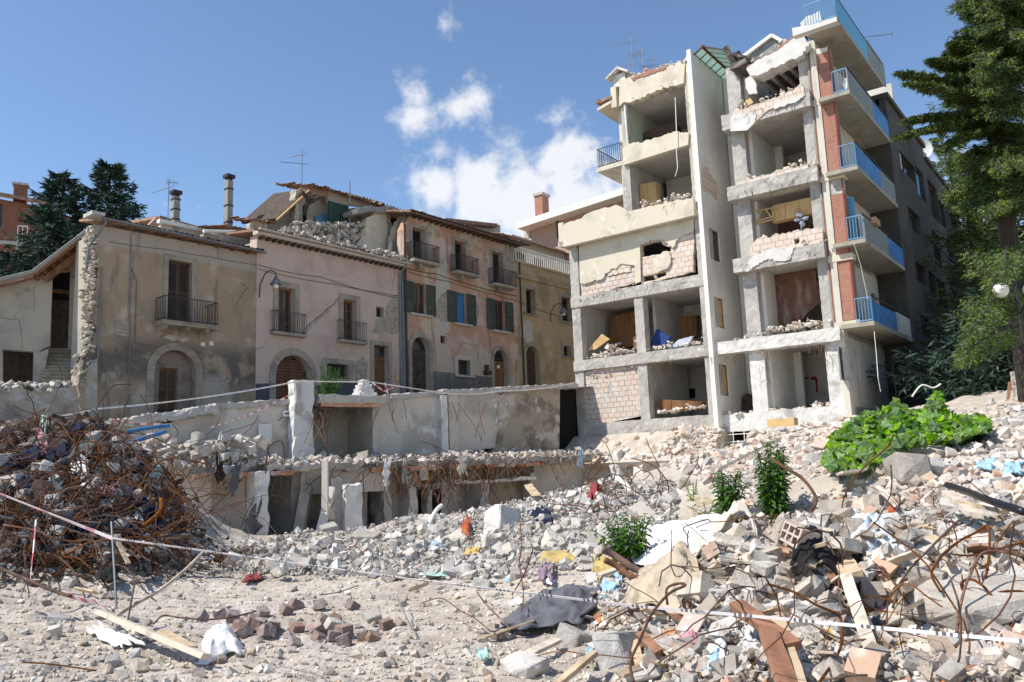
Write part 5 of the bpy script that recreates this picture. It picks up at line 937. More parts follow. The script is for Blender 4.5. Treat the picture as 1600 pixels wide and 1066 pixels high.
# ---- far left grey building with stair and lean to roof
F8 = Fr(at(60, 520, 32), 62); HE = thing('farm_building', F8.P(0, -2, 3), 'low grey plastered building with a timber lean to roof and outside stair', 'house')
q8 = lambda pts, w=0: F8.poly(pts, w)
MB().plate(F8, q8([(-80, 640), (64, 640), (63, 548), (78, 540), (82, 432), (56, 424), (-80, 458)]), [q8([(4, 640), (4, 546), (52, 549), (50, 639)])], -.4, 0).build('front_wall', M['h0'], HE)
MB().plate(F8, q8([(4, 640), (4, 546), (52, 549), (50, 639)], -1.5), (), -1.6, -1.5).build('garage_back', M['oldw'], HE); MB().box(F8, *F8.rect(3, 546, 53, 550), ).build('lintel', M['oldw'], HE) if 0 else None
MB().plate(F8, q8([(54, 640), (60, 640), (76, 545), (63, 550), (54, 552)], .3), (), 0, .3).build('stair_side', M['h0'], HE)
MB().plate(F8, q8([(80, 548), (108, 548), (112, 425), (82, 428)], -1.2), (), -1.3, -1.2).build('doorway', M['dark'], HE); MB().plate(F8, q8([(79, 457), (108, 460), (108, 454), (79, 451)], -1.1), (), -1.15, -1.1).build('door_beam', M['wood'], HE)
MB().plate(F8, q8([(80, 546), (106, 547), (107, 470), (81, 468)], -1.15), (), -1.2, -1.15).build('door', M['oldw'], HE)
MB().plate(F8, q8([(106, 545), (128, 560), (134, 375), (118, 405), (110, 412)], -.8), (), -1.0, -.8).build('passage_wall', M['h0'], HE)
MB().box(F8, F8.uv(50, 500)[0]-.3, F8.uv(140, 500)[0]+.6, -2.1, -1.9, 1.5, 9.3).build('rear_wall', M['h0'], HE)
m = MB(); n = 11
for i in range(n):
    f = i/(n-1); xl, xr, y = 88-16*f*0+(-14)*(1-f)*0, 0, 0
    a = F8.uv(76+8*(f), 600-55*f, 1.2-2.4*f); b = F8.uv(116-10*f, 603-55*f, 1.2-2.4*f); m.box(F8, a[0]-.3, b[0]+.2, -1.3, 1.35-2.4*f, a[1]-.35, a[1]-.05); m.box(F8, a[0]-.3, b[0]+.2, -1.3, 1.4-2.4*f, a[1]-.049, a[1])
m.build('stair', mk('worn stone stair', (.4, .35, .27), [((.28, .25, .2), 3, .45, .62)], bump=.5), HE)
a, b, c = F8.uv(-80, 462, .5), F8.uv(52, 430, .5), F8.uv(136, 366, .5)
for p0, p1 in ((a, b), (b, c)):
    m = MB(); m.quad3([F8.P(p0[0], .7, p0[1]), F8.P(p1[0], .7, p1[1]), F8.P(p1[0], -5, p1[1]+.5), F8.P(p0[0], -5, p0[1]+.5)], .12); m.build('roof', mk('orange roof boards', (.24, .095, .04), [((.14, .06, .03), 2, .45, .65)]) if p0 is b else M['tile'], HE); 
    wire([F8.P(p0[0], .72, p0[1]+.08), F8.P(p1[0], .72, p1[1]+.08)], .1, 'roof_edge', M['concd'], HE)
for i in range(7):
    t_ = (i+.5)/7; p0 = F8.P(b[0]+(c[0]-b[0])*t_, .4, b[1]+(c[1]-b[1])*t_-.2); MB().bar(p0, p0-F8.n*4.5+np.array([0, 0, .3]), .13).build('rafter', M['wood'], HE)
a = F8.uv(70, 438, .3); b2 = F8.uv(130, 392, .3); MB().bar(F8.P(a[0], .3, a[1]), F8.P(b2[0], .3, b2[1]), .24).build('beam', M['wood'], HE)
crack(HE, [(0, 497), (30, 500), (33, 520), (35, 545)], fr=F8, t=.025); crack(HE, [(53, 450), (53, 492)], fr=F8, t=.02)
# low old wall in front of it
FL = Fr(P(-3.3, .1, 0), 62-0); WL = thing('low_wall', at(60, 640, 29)*[1, 1, 0]+[0, 0, 2.5], 'weathered grey retaining wall with a broken top at far left', 'wall'); F9 = Fr(at(149, 600, 30.3), 70)
MB().plate(F9, jag(F9.poly([(-120, 700), (152, 690), (152, 560, 1), (128, 580, 1), (118, 604, 1), (80, 602, 1), (50, 612, 1), (0, 606, 1), (-120, 612)]), amp=.09), (), -.5, 0).build('wall', M['oldwall'], WL); m = MB()
for i in range(140): x = random.uniform(-20, 124); q = F9.uv(x, random.uniform(598, 612), -.2); m.stone(F9.P(q[0], random.uniform(-.5, .05), q[1]), random.uniform(.12, .35), flat=.6)
m.build('loose_stones', M['stones'], WL)
# street behind the retaining wall
st = MB(); rows = []
for i, u in enumerate(np.linspace(-24, 14, 40)): rows.append([FW_.P(u, -w_, 4.38+.085*u+w_*.03) for w_ in np.linspace(.2, 22, 14)])
st.grid(rows); o = st.build('street', M['asph']); o['kind'] = 'structure'
# ================================================================ DEMOLISHED BASEMENT
random.seed(31)
W = FW_; P = W.P
BS = thing('ruined_basement', W.P(0, 0, 0)+[0, 0, .5], 'long concrete wall of a demolished two level basement below the street', 'ruin')
wq = lambda pts, w=0: W.poly(pts, w)
def wp(name, mat, pts, w=0, th=.3, amp=.05, holes=(), par=None): return MB().plate(W, jag(wq(pts, w), amp=amp), [jag(wq(h, w), amp=amp) for h in holes], w-th, w).build(name, M[mat], par or BS)
# upper back wall pieces
wp('back_wall', 'bplaster', [(160, 720), (160, 662, 1), (250, 646, 1), (340, 634, 1), (400, 629, 1), (462, 627), (462, 715)], holes=[[(250, 660), (296, 640, 1), (310, 641, 1), (300, 652, 1), (262, 664)]])
wp('cavity', 'dark', [(245, 668), (245, 640), (315, 640), (315, 655)], -.5, .05)
wp('back_wall', 'bplaster', [(584, 715), (584, 627), (620, 619), (694, 613), (694, 708)]); wp('back_wall', 'bplaster', [(694, 708), (694, 613), (775, 611, 1), (790, 640, 1), (778, 670, 1), (775, 700, 1)], -.05)
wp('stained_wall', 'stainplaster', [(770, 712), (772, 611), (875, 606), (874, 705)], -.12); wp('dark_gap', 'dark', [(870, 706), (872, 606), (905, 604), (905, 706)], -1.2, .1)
wp('rough_patch', 'rubblewall', [(772, 618, 1), (790, 616, 1), (796, 640, 1), (788, 665, 1), (776, 668, 1), (780, 640, 1)], -.02, .08)
wp('niche_back', 'bplaster', [(462, 720), (462, 628), (590, 622), (588, 715)], -2.2, .2); wp('niche_rubble', 'rubblewall', [(495, 656, 1), (500, 632), (562, 630), (561, 655, 1)], -2.1, .1)
MB().box(W, W.uv(584, 670)[0]-.1, W.uv(584, 670)[0]+.15, -2.2, .1, 1.9, 4.55).build('niche_side_wall', M['bplaster'], BS)
# coping of broken concrete along the top
m = MB(); 
for (xa, ya, xb, yb) in ((335, 633, 462, 625), (490, 629, 600, 620), (600, 619, 690, 612), (690, 611, 780, 608), (780, 607, 900, 601)):
    a = W.uv(xa, ya); b = W.uv(xb, yb); n = max(2, int((b[0]-a[0])/.5))
    for i in range(n): f = i/n; g = (i+1)/n; m.rough(W, a[0]+(b[0]-a[0])*f, a[0]+(b[0]-a[0])*g+.02, -.7, .14, a[1]+(b[1]-a[1])*f-.14, a[1]+(b[1]-a[1])*f+.06, .15, .05, 3)
m.build('coping', M['conc'], BS)
m = MB(); a = W.uv(170, 660); b = W.uv(335, 634)
for i in range(10): f = i/10; m.rough(W, a[0]+(b[0]-a[0])*f, a[0]+(b[0]-a[0])*(f+.11), -1.0, .3, a[1]+(b[1]-a[1])*f-.25, a[1]+(b[1]-a[1])*f+.05, .2, .1, 2)
m.build('coping', M['conc'], BS)
# broken column stumps and pilasters
RBW = lambda name, mat, *b, amp=.05, step=.2: (lambda m: ([m.rough(W, *x, step=step, amp=amp) for x in b], m.build(name, M[mat], BS))[1])(MB())
c = W.rect(458, 594, 488, 700, .6); RBW('broken_column', 'concw', (c[0], c[1], .1, .7, 1.9, c[3]), amp=.07); wp('hanging_slab_piece', 'conc', [(462, 600, 1), (470, 596, 1), (474, 640, 1), (468, 655, 1), (461, 640, 1)], .8, .15)
c = W.rect(690, 618, 700, 705, .25); RBW('pilaster', 'concw', (c[0], c[1], .0, .25, 1.9, c[3]), amp=.02); c = W.rect(702, 615, 716, 705, .15); RBW('pilaster', 'bplaster', (c[0], c[1], .0, .15, 1.9, c[3]), amp=.02)
m = MB(); q = W.uv(572, 606, .2)
for i in range(4): m.rough(W, q[0]-.38+i*.09, q[0]+.42-i*.1, -.3, .35-i*.05, q[1]-.4+i*.16, q[1]-.2+i*.17, .12, .07, 4)
m.build('broken_lump', M['concw'], BS)
# upper slab over the niche and its clay infill
RBW('slab_edge', 'conc', (W.uv(485, 640)[0], W.uv(592, 630)[0], -1.5, .9, 4.25, 4.55), amp=.06); MB().box(W, W.uv(488, 640)[0], W.uv(580, 640)[0], .75, .85, 4.1, 4.28).build('clay_infill', M['terra'], BS)
# middle floor slab, broken edge
zmid = 1.95
for i, (xa, xb, w_) in enumerate(((300, 440, 3.4), (425, 520, 3.6), (515, 610, 2.6), (605, 700, 3.0), (700, 800, 2.8), (795, 925, 2.4))):
    a, b = W.uv(xa, 712, w_)[0], W.uv(xb, 712, w_)[0]; cuts = [a]
    while cuts[-1] < b-.9: cuts.append(min(b, cuts[-1]+random.uniform(.45, 1.3)))
    cuts[-1] = b; mm = MB()
    for ca, cb_ in zip(cuts[:-1], cuts[1:]): dz = random.uniform(-.12, .04); mm.rough(W, ca, cb_+.03, -.1 if i != 2 else -2.2, w_-random.choice((0, .1, .35, .7)), 1.74+dz, 1.96+dz*.5+random.uniform(-.01, .01), .12, .11, 3)
    mm.build('floor_slab', M['concd' if i > 2 else 'conc'], BS)
    uu = a+.1
    while uu < b-.2:
        du = random.uniform(.15, .5)
        if random.random() < .72: mm = MB(); mm.rough(W, uu, min(uu+du, b-.1), w_-.45-random.random()*.2, w_-.1-random.random()*.2, 1.58+random.random()*.06, 1.75, .12, .03, 6); mm.build('clay_infill', M['terra'], BS)
        uu += du+random.choice((0.02, .02, .3))
# lower storey walls
def wbox(name, mat, x0, x1, w0, w1, z0, z1, amp=.04): a = W.uv(x0, 780, w1)[0]; b = W.uv(x1, 780, w1)[0]; return RBW(name, mat, (a, b, w0, w1, z0, z1), amp=amp, step=.3)
wbox('lower_column', 'concw', 400, 420, 2.6, 3.4, -1.2, 1.75, .07); wbox('lower_column', 'concw', 540, 566, 3.1, 3.4, -1.2, 1.2, .08)
wbox('lower_wall', 'bplaster', 230, 330, 1.9, 2.1, -1, 1.8); wbox('lower_wall', 'bplaster', 330, 400, 1.5, 1.7, -1, 1.8); wbox('lower_wall', 'concd', 405, 520, -.5, -.3, -1.2, 1.8); wbox('lower_wall', 'concd', 455, 470, -.4, 2.0, -1.2, 1.7, .08)
wbox('lower_wall', 'bplaster', 470, 600, 1.9, 2.1, .9, 1.75); wbox('lower_wall', 'bplaster', 585, 700, .6, .8, -1.2, 1.75); wbox('lower_wall', 'bplaster', 690, 760, .3, .5, -1, 1.75); wbox('lower_wall', 'stainplaster', 760, 840, .6, .8, -1, 1.75); wbox('lower_wall', 'bplaster', 836, 930, .8, 1.0, -1, 1.75)
for x0, x1, w0 in ((520, 534, 2.9), (566, 574, 1.0), (600, 612, 1.8), (640, 652, 1.5), (668, 676, 1.2), (752, 764, 1.6), (830, 836, 1.2)): wbox('partition_stub', random.choice(['bplaster', 'concw', 'conc']), x0, x1, w0-.9, w0+.2, -1, random.uniform(.9, 1.75), .07)
for x0, y0, x1, y1, w_, t_ in ((500, 832, 522, 762, 3.3, .25), (466, 840, 484, 760, 2.4, .35), (508, 800, 512, 720, 3.5, .2), (520, 812, 512, 770, 3.2, .2), (610, 715, 606, 760, 3, .12), (660, 718, 668, 748, 2.8, .3), (548, 800, 560, 760, 3.1, .3)):
    a, b = W.uv(x0, y0, w_), W.uv(x1, y1, w_); MB().bar(W.P(a[0], w_, a[1]), W.P(b[0], w_-.2, b[1]), t_).build('fallen_pillar', M[random.choice(['concw', 'conc', 'bplaster'])], BS)
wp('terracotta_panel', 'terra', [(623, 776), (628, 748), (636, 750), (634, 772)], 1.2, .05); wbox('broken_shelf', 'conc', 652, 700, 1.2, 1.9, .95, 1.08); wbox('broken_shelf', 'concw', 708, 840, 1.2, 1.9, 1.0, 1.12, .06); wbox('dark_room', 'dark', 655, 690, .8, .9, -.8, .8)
# radiator and electric box on the painted wall
r = W.rect(403, 663, 423, 694, .05); m = MB()
for i in range(11): u = r[0]+(r[1]-r[0])*i/11; m.box(W, u, u+(r[1]-r[0])/11*.7, .05, .16, r[2], r[3])
m.box(W, r[0], r[1], .06, .12, r[2]+.05, r[2]+.1).box(W, r[0], r[1], .06, .12, r[3]-.1, r[3]-.05); tag(m.build('radiator', M['white']), 'white ribbed radiator still fixed to the broken basement wall', 'radiator')
r = W.rect(442, 642, 452, 651, .05); t = thing('electric_box', W.P(r[0], .05, r[2]), 'small electric box on the pale basement wall left of the broken column', 'electric box'); MB().box(W, *r[:2], .01, .12, *r[2:]).build('case', M['white'], t); MB().box(W, (r[0]+r[1])/2-.08, (r[0]+r[1])/2+.1, .12, .13, r[2]+.08, r[3]-.08).build('dial', plain('dark blue dial', (.04, .07, .14)), t)
# basement wall under the apartment block
m = MB(); m.plate(FA, jag([(-13.4, -2), (-5.6, -2), (-5.5, 1.4, 1), (-7.5, 1.75, 1), (-9, 1.5, 1), (-11, 1.9, 1), (-13.4, 1.85)], amp=.09), (), 1.2, 1.6); m.build('lower_wall', M['concw'], BS)
m = MB()
for u, z0, z1 in ((-9.8, -.5, 2.1), (-8.6, -.5, 1.9), (-7.2, -.3, 1.8)): m.rough(FA, u, u+.45, 1.5, 2.1, z0, z1, .2, .1, 3)
m.build('buttress', M['concw'], BS)
# ---------------- rubble helper on planes and terrain
SV = []
for V, Fc in SMALL: SV.append((np.array(V), Fc))
def stones_mesh(name, pts, sizes, mat, hulls=None, flat=.75, seed=1, embed=.25):
    hulls = hulls or SV; rg = np.random.default_rng(seed); vs = []; fs = []; off = 0; n = len(pts); which = rg.integers(0, len(hulls), n); ang = rg.uniform(0, 6.28, (n, 3)); sc3 = rg.uniform(.7, 1.25, (n, 3)); sc3[:, 2] *= flat
    for i in range(n):
        V, Fc = hulls[which[i]]; q = rotm(ang[i, 0], (ang[i, 1]-3.1)*.25, (ang[i, 2]-3.1)*.25)
        vs.append((V*sc3[i]*sizes[i])@q.T+pts[i]+np.array([0, 0, sizes[i]*(.5*flat-embed)])); fs += [tuple(np.array(f)+off) for f in Fc]; off += len(V)
    me = bpy.data.meshes.new(name); vv = np.concatenate(vs); me.from_pydata(vv.tolist(), [], [tuple(int(k) for k in f) for f in fs]); me.materials.append(mat); me.update()
    o = bpy.data.objects.new(name, me); COL.objects.link(o); return o
def inpoly(x, y, poly):
    c = np.zeros(len(x), bool); n = len(poly)
    for i in range(n):
        x1, y1 = poly[i]; x2, y2 = poly[(i+1) % n]
        k = ((y1 > y) != (y2 > y)) & (x < (x2-x1)*(y-y1)/(y2-y1+1e-9)+x1); c ^= k
    return c
def scat(poly, n, seed, ypow=1.):
    rg = np.random.default_rng(seed); poly = np.array(poly, float); lo, hi = poly.min(0), poly.max(0); X = []; Y = []
    while len(X) < n:
        x = rg.uniform(lo[0], hi[0], n*2); y = lo[1]+(hi[1]-lo[1])*rg.uniform(0, 1, n*2)**ypow; k = inpoly(x, y, poly); X += list(x[k]); Y += list(y[k])
    p = hit(np.array(X[:n]), np.array(Y[:n])); p = p[~np.isnan(p[:, 0])]; return p
def powsize(n, lo, hi, a, seed):
    r = np.random.default_rng(seed).random(n); return lo*(1-r*(1-(lo/hi)**a))**(-1/a)
# rubble on the basement ledge
pts = []; 
rg = np.random.default_rng(3)
for i in range(1500):
    u = rg.uniform(-9, 10.4); w_ = rg.uniform(-.1, 3.1 if u < -1 else 2.5)
    pts.append(W.P(u, w_, 1.95+.3*rg.random()*(1.2-w_/3.2)))
o = stones_mesh('ledge_rubble', np.array(pts), powsize(len(pts), .07, .42, 1.8, 5), M['dstones'], seed=8); tag(o, 'dusty broken stones lying along the middle floor ledge of the basement ruin', 'rubble', kind='stuff')
pts = []
for i in range(3200):
    u = rg.uniform(-12.6, -5); w_ = rg.uniform(.1, 1.9); pts.append(FA.P(u, w_, 2.75-.62*w_+.12*rg.random()+(.3 if u > -7.5 else 0)*(rg.random())))
o = stones_mesh('ledge_rubble', np.array(pts), powsize(len(pts), .08, .5, 1.8, 6), M['pstones'], seed=9); tag(o, 'pale broken stones banked against the foot of the apartment block', 'rubble', kind='stuff')
m = MB(); m.quad3([FA.P(-12.9, 0, 2.7), FA.P(-5, 0, 2.7), FA.P(-5, 2, 1.35), FA.P(-12.9, 2, 1.35)], .3); o = m.build('rubble_bank', M['earth']); o['kind'] = 'structure'
# hanging bars and cloth strips from the basement slabs
m = MB(); random.seed(17)
def bar_path(p0, d, L, n=8, curl=.35, grav=0.):
    p = np.array(p0, float); d = np.array(d, float); d /= np.linalg.norm(d); out = [p.copy()]; ax = np.array([random.gauss(0, 1) for _ in range(3)])
    for i in range(n):
        d = d+np.cross(ax, d)*curl/n*2+np.array([random.gauss(0, 1) for _ in range(3)])*curl*.18+np.array([0, 0, -grav/n]); d /= np.linalg.norm(d); p = p+d*L/n; out.append(p.copy())
    return out
for i in range(210):
    u = random.choice([random.uniform(-6.5, 9.5), random.uniform(-1, 4)]); m.tube(bar_path(W.P(u, random.uniform(1.8, 3.2), random.uniform(1.6, 2.0)), [random.gauss(0, .8), -1, random.gauss(-.3, .6)], random.uniform(.6, 2.2), 7, .5, 1.6), .013, 4)
for i in range(26):
    u = random.choice([random.uniform(-3.2, -2.2), random.uniform(-.3, .8), random.uniform(2.8, 5.5)]); m.tube(bar_path(W.P(u, .25, 4.4), [random.gauss(0, .3), -.5, -.4], random.uniform(.8, 2.4), 7, .3, 2.2), .013, 4)
tag(m.build('bent_reinforcing_bars', M['rust']), 'rusty bars hanging from the broken slab edges of the basement ruin', 'steel bars', kind='stuff')
CREAMC = cl('off white cloth', (.62, .57, .48)); WHC = cl('white sheet', (.78, .76, .73)); GREYC = cl('dark grey quilt', (.12, .12, .135)); BLKC = cl('black cloth', (.02, .018, .018)); BLUC = cl('light blue plastic', (.32, .5, .62)); NAVC = cl('navy cloth', (.012, .016, .04)); REDC = cl('red cloth', (.26, .05, .05)); YELC = cl('yellow foam', (.5, .37, .14)); PINC = cl('pink cloth', (.5, .25, .28)); GRNC = cl('green plastic', (.04, .3, .15)); TEAC = cl('pale green plastic', (.35, .5, .45)); DARKC = cl('faded dark cloth', (.09, .1, .11)); LBPL = cl('printed white and blue wrapping', (.72, .76, .8), ((.2, .4, .55), 5, .56, .62))
PURC = cl('mauve cloth', (.28, .2, .25)); ORNC = cl('orange red wrapping', (.42, .1, .04))
def drape(name, corners, mat, label, cat, n=22, lift=.06, amp=.05, freq=5., seed=0, bulge=0., thick=.012, world=None, ragged=.12):
    c = [np.array(p) for p in (world or [G(*q) for q in corners])]; rg = np.random.default_rng(seed+99); Pg = []
    for i in range(n+1):
        row = []
        for j in range(n+1):
            s, t = i/n, j/n; s2 = s+ragged*(noise.noise(Vector((t*4, seed, s*2))))*abs(2*s-1)*2; t2 = t+ragged*(noise.noise(Vector((s*4, seed+7.3, t*2))))*abs(2*t-1)*2
            p = c[0]*(1-s2)*(1-t2)+c[1]*s2*(1-t2)+c[2]*s2*t2+c[3]*(1-s2)*t2
            wx = noise.noise(Vector((p[0]*freq*.6, p[1]*freq*.6, seed)))*.35; f = noise.noise(Vector((p[0]*freq+seed, p[1]*freq, p[2]*freq)))*.8+(1-abs(noise.noise(Vector((p[0]*freq*1.1+wx*4, p[1]*freq*.5+seed+wx*5, 0)))*2.6))*.55+(1-abs(noise.noise(Vector((p[0]*freq*2.6+wx*6, p[1]*freq*1.7+seed, 3)))*2.6))*.42+.2*noise.noise(Vector(p)*freq*6)
            if world is None: zz = float(HT(p[0], p[1])); p = np.array([p[0], p[1], zz+lift])
            e = 4*s*(1-s)*4*t*(1-t); p = p+np.array([0, 0, 1.])*(amp*f*(.35+.65*min(1, e*3))+bulge*min(1, e)); row.append(p)
        Pg.append(row)
    m = MB(); m.grid(Pg); o = m.build(name, mat, None, True); md = o.modifiers.new('thickness', 'SOLIDIFY'); md.thickness = thick; md.offset = -1
    return tag(o, label, cat)
def strip(x0, y0, x1, y1, w_, wd_, mat, lab):
    a, b = W.uv(x0, y0, w_), W.uv(x1, y1, w_); p, q = W.P(a[0], w_, a[1]), W.P(b[0], w_, b[1]); s = W.u*wd_/2
    drape('hanging_rag', None, mat, lab, 'rag', 8, world=[p-s*.6, p+s*.6, q+s, q-s], amp=.05, freq=4, seed=x0, ragged=.3)
strip(604, 725, 603, 762, 3.3, .3, WHC, 'white rag hanging from rusty bars left of the middle of the basement ruin'); strip(718, 705, 724, 740, 3, .35, CREAMC, 'pale rag draped over the basement ledge near the stained wall'); strip(908, 705, 906, 728, 2.6, .35, BLUC, 'light blue rag hanging from the basement ledge near the apartment block')
strip(632, 728, 634, 752, 3, .3, cl('grey rag', (.3, .29, .28)), 'grey rag hanging from the basement ledge beside the terracotta panel'); strip(342, 715, 345, 760, 3.5, .3, BLKC, 'black rag hanging at the left end of the basement ledge'); strip(372, 728, 362, 770, 3.5, .35, DARKC, 'dark rag hanging beside the sunlit left column of the basement'); strip(400, 790, 388, 845, 3.6, .5, DARKC, 'dark torn cloth leaning on the sunlit left basement column')
# ================================================================ RUBBLE FIELDS (uncountable small pieces)
HL = [(np.array(V), Fc) for V, Fc in HULLS]
def field(name, poly, n, lo, hi, a, mat, label, seed, flat=.75, ypow=1., hulls=None, embed=.25, lift=0.):
    p = scat(poly, n, seed, ypow); s = powsize(len(p), lo, hi, a, seed+1)
    if lift: p[:, 2] += np.random.default_rng(seed).random(len(p))**2*lift
    o = stones_mesh(name, p, s, mat, hulls, flat, seed+2, embed); tag(o, label, 'rubble', kind='stuff'); return o
field('gravel', [(-40, 1075), (-40, 905), (200, 900), (420, 860), (620, 870), (900, 900), (1100, 1075)], 17000, .01, .05, 1.9, M['gravel'], 'fine crushed gravel over the bare dusty foreground', 41, ypow=.8)
field('gravel', [(-40, 1075), (-40, 915), (300, 905), (420, 880), (640, 900), (820, 960), (780, 1075)], 420, .05, .15, 2., M['dstones'], 'scattered larger stones over the dusty foreground', 42, ypow=.7, hulls=HL)
field('rubble', [(330, 900), (400, 850), (480, 830), (600, 800), (760, 770), (880, 752), (1060, 760), (1060, 830), (1000, 880), (830, 905), (620, 905), (430, 905)], 11500, .035, .34, 2.15, M['stones'], 'grey heap of broken concrete in the middle of the site', 43, hulls=None, lift=.12)
field('rubble', [(1090, 750), (1120, 715), (1300, 655), (1400, 640), (1540, 640), (1620, 600), (1620, 800), (1450, 800), (1300, 740), (1230, 760), (1160, 800)], 8500, .03, .22, 2., M['pstones'], 'pinkish crushed brick and stone spread below the apartment block', 44)
field('rubble', [(1050, 1075), (960, 1000), (900, 930), (960, 860), (1100, 810), (1250, 780), (1400, 770), (1620, 780), (1620, 1075)], 8000, .03, .26, 1.8, M['dstones'], 'mixed rubble of the near right heap', 45, lift=.1, embed=.36)
field('rubble', [(1050, 1075), (900, 1000), (880, 920), (960, 850), (1100, 800), (1250, 770), (1400, 750), (1620, 740), (1620, 1075)], 9000, .012, .06, 2., M['gravel'], 'fine pale crumbs and dust of the near right heap', 50)
field('rubble', [(1050, 1075), (960, 1000), (900, 930), (960, 860), (1100, 810), (1250, 780), (1400, 770), (1620, 780), (1620, 1075)], 1500, .04, .2, 2., M['terra'], 'terracotta shards in the near right heap', 46, flat=.35)
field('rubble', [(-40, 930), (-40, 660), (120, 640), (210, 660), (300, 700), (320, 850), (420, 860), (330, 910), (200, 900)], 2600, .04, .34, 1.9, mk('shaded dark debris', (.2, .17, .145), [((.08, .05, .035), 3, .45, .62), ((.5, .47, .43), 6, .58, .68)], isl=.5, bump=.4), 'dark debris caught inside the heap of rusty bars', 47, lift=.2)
field('rubble', [(160, 690), (330, 650), (400, 700), (420, 720), (300, 730), (220, 720)], 700, .06, .4, 1.8, M['stones'], 'pale stones on top of the ledge beside the rusty heap', 48, lift=.2)
# dark mat under the bars, scrap plus heap self-shade in its colour, and the sandy face of the earth bank
gx, gy_ = np.meshgrid(np.linspace(-13, -4.2, 110), np.linspace(11, 19.5, 100), indexing='ij'); gz = HT(gx, gy_); V3 = np.stack([gx, gy_, gz], -1).reshape(-1, 3)
pxx, pyy = proj(V3); keep = inpoly(pxx, pyy, [(-200, 905), (-200, 600), (100, 640), (185, 690), (230, 730), (280, 800), (300, 852), (240, 885), (200, 893), (100, 892)]).reshape(gx.shape)
m = MB(); idx = {}
def vid_(i, j):
    if (i, j) not in idx: idx[(i, j)] = len(m.v); e = .1+.28*noise.noise(Vector((gx[i, j]*2.2, gy_[i, j]*2.2, 3)))+.2*noise.noise(Vector((gx[i, j]*6, gy_[i, j]*6, 3))); m.v.append((gx[i, j], gy_[i, j], gz[i, j]+e))
    return idx[(i, j)]
for i in range(109):
    for j in range(99):
        if keep[i, j] and keep[i+1, j] and keep[i, j+1] and keep[i+1, j+1]: m.f.append((vid_(i, j), vid_(i+1, j), vid_(i+1, j+1), vid_(i, j+1)))
tag(m.build('scrap_mound', mk('rusty scrap with painted shade', (.075, .05, .038), [((.15, .12, .1), 5, .5, .62), ((.035, .025, .022), 3, .5, .6), ((.3, .27, .24), 11, .66, .72)], bump=1.2, bs=14)), 'dark crushed scrap with self shade in its colour under the tangled rusty bars at left', 'scrap', kind='stuff')
FCk = Fr(at(1092, 800, 13.2), 118); m = MB(); m.rough(FCk, -.35, 1.7, -1.6, 0, -.3, .72, .1, .28, 1.5); m.rough(FCk, -.1, 2.6, -2.4, -.7, .1, .98, .12, .24, 1.5)
o = m.build('earth_bank', mk('sandy yellow earth', (.52, .44, .31), [((.42, .34, .23), 2.5, .45, .62), ((.6, .54, .44), 6, .52, .66)], bump=1.2, bs=12)); o['kind'] = 'structure'
field('rubble', [(925, 700), (930, 672), (1190, 655), (1300, 640), (1420, 640), (1300, 700), (1180, 730), (1100, 745)], 3600, .07, .42, 2., M['pstones'], 'larger pale rubble at the foot of the apartment block', 49)
field('rubble', [(1615, 1075), (1615, 640), (2300, 640), (2300, 1075)], 5000, .03, .3, 1.9, M['pstones'], 'rubble continuing beyond the near right heap', 52)
field('rubble', [(-30, 1075), (-30, 900), (-600, 900), (-600, 1075)], 1500, .02, .15, 1.9, M['dstones'], 'stones continuing beyond the dusty foreground', 53)
# ledge end by the left heap
m = MB(); random.seed(77)
for i in range(160): m.stone(W.P(random.uniform(-9.5, -6), random.uniform(.2, 3), 2.0+random.random()*.9), random.uniform(.15, .6))
tag(m.build('ledge_rubble', M['stones']), 'heap of pale concrete lumps on the left end of the basement ledge', 'rubble', kind='stuff')
# ---------------- individual chunks
CHM = [MB() for _ in range(10)]; CH = []
for i in range(10):
    V, Fc = hull(26, 500+i, (.35, .6, .8)[i % 3]); bm = bmesh.new(); vv = [bm.verts.new(p) for p in V]; [bm.faces.new([vv[k] for k in f]) for f in Fc]
    bmesh.ops.bevel(bm, geom=bm.edges[:], offset=.035, segments=1, affect='EDGES'); bmesh.ops.triangulate(bm, faces=bm.faces[:]); bmesh.ops.subdivide_edges(bm, edges=bm.edges[:], cuts=1, use_grid_fill=True)
    for v in bm.verts: v.co += noise.noise_vector(v.co*4+Vector((i, 0, 0)))*.035+noise.noise_vector(v.co*11+Vector((i, 0, 0)))*.018
    me = bpy.data.meshes.new('concrete_chunk'); bm.to_mesh(me); bm.free(); me.materials.append(M['stones']); CH.append(me)
def chunk(p, size, label, group=None, mat=None, k=None, rot=None, flat=.75, name='concrete_chunk', asp=None):
    me = CH[random.randrange(10) if k is None else k]
    if mat: me = me.copy(); me.materials[0] = mat
    o = bpy.data.objects.new(name, me); COL.objects.link(o); o.location = tuple(map(float, p)); o.rotation_euler = rot or (random.uniform(-.4, .4), random.uniform(-.4, .4), random.uniform(0, 6.28))
    a = asp or (random.uniform(.8, 1.2), random.uniform(.8, 1.1), flat); o.scale = (size*a[0], size*a[1], size*a[2]); return tag(o, label, name.replace('_', ' '), group)
def pxsize(p, wpx): return wpx/FPX*float((np.array(p)-CP)@FW)
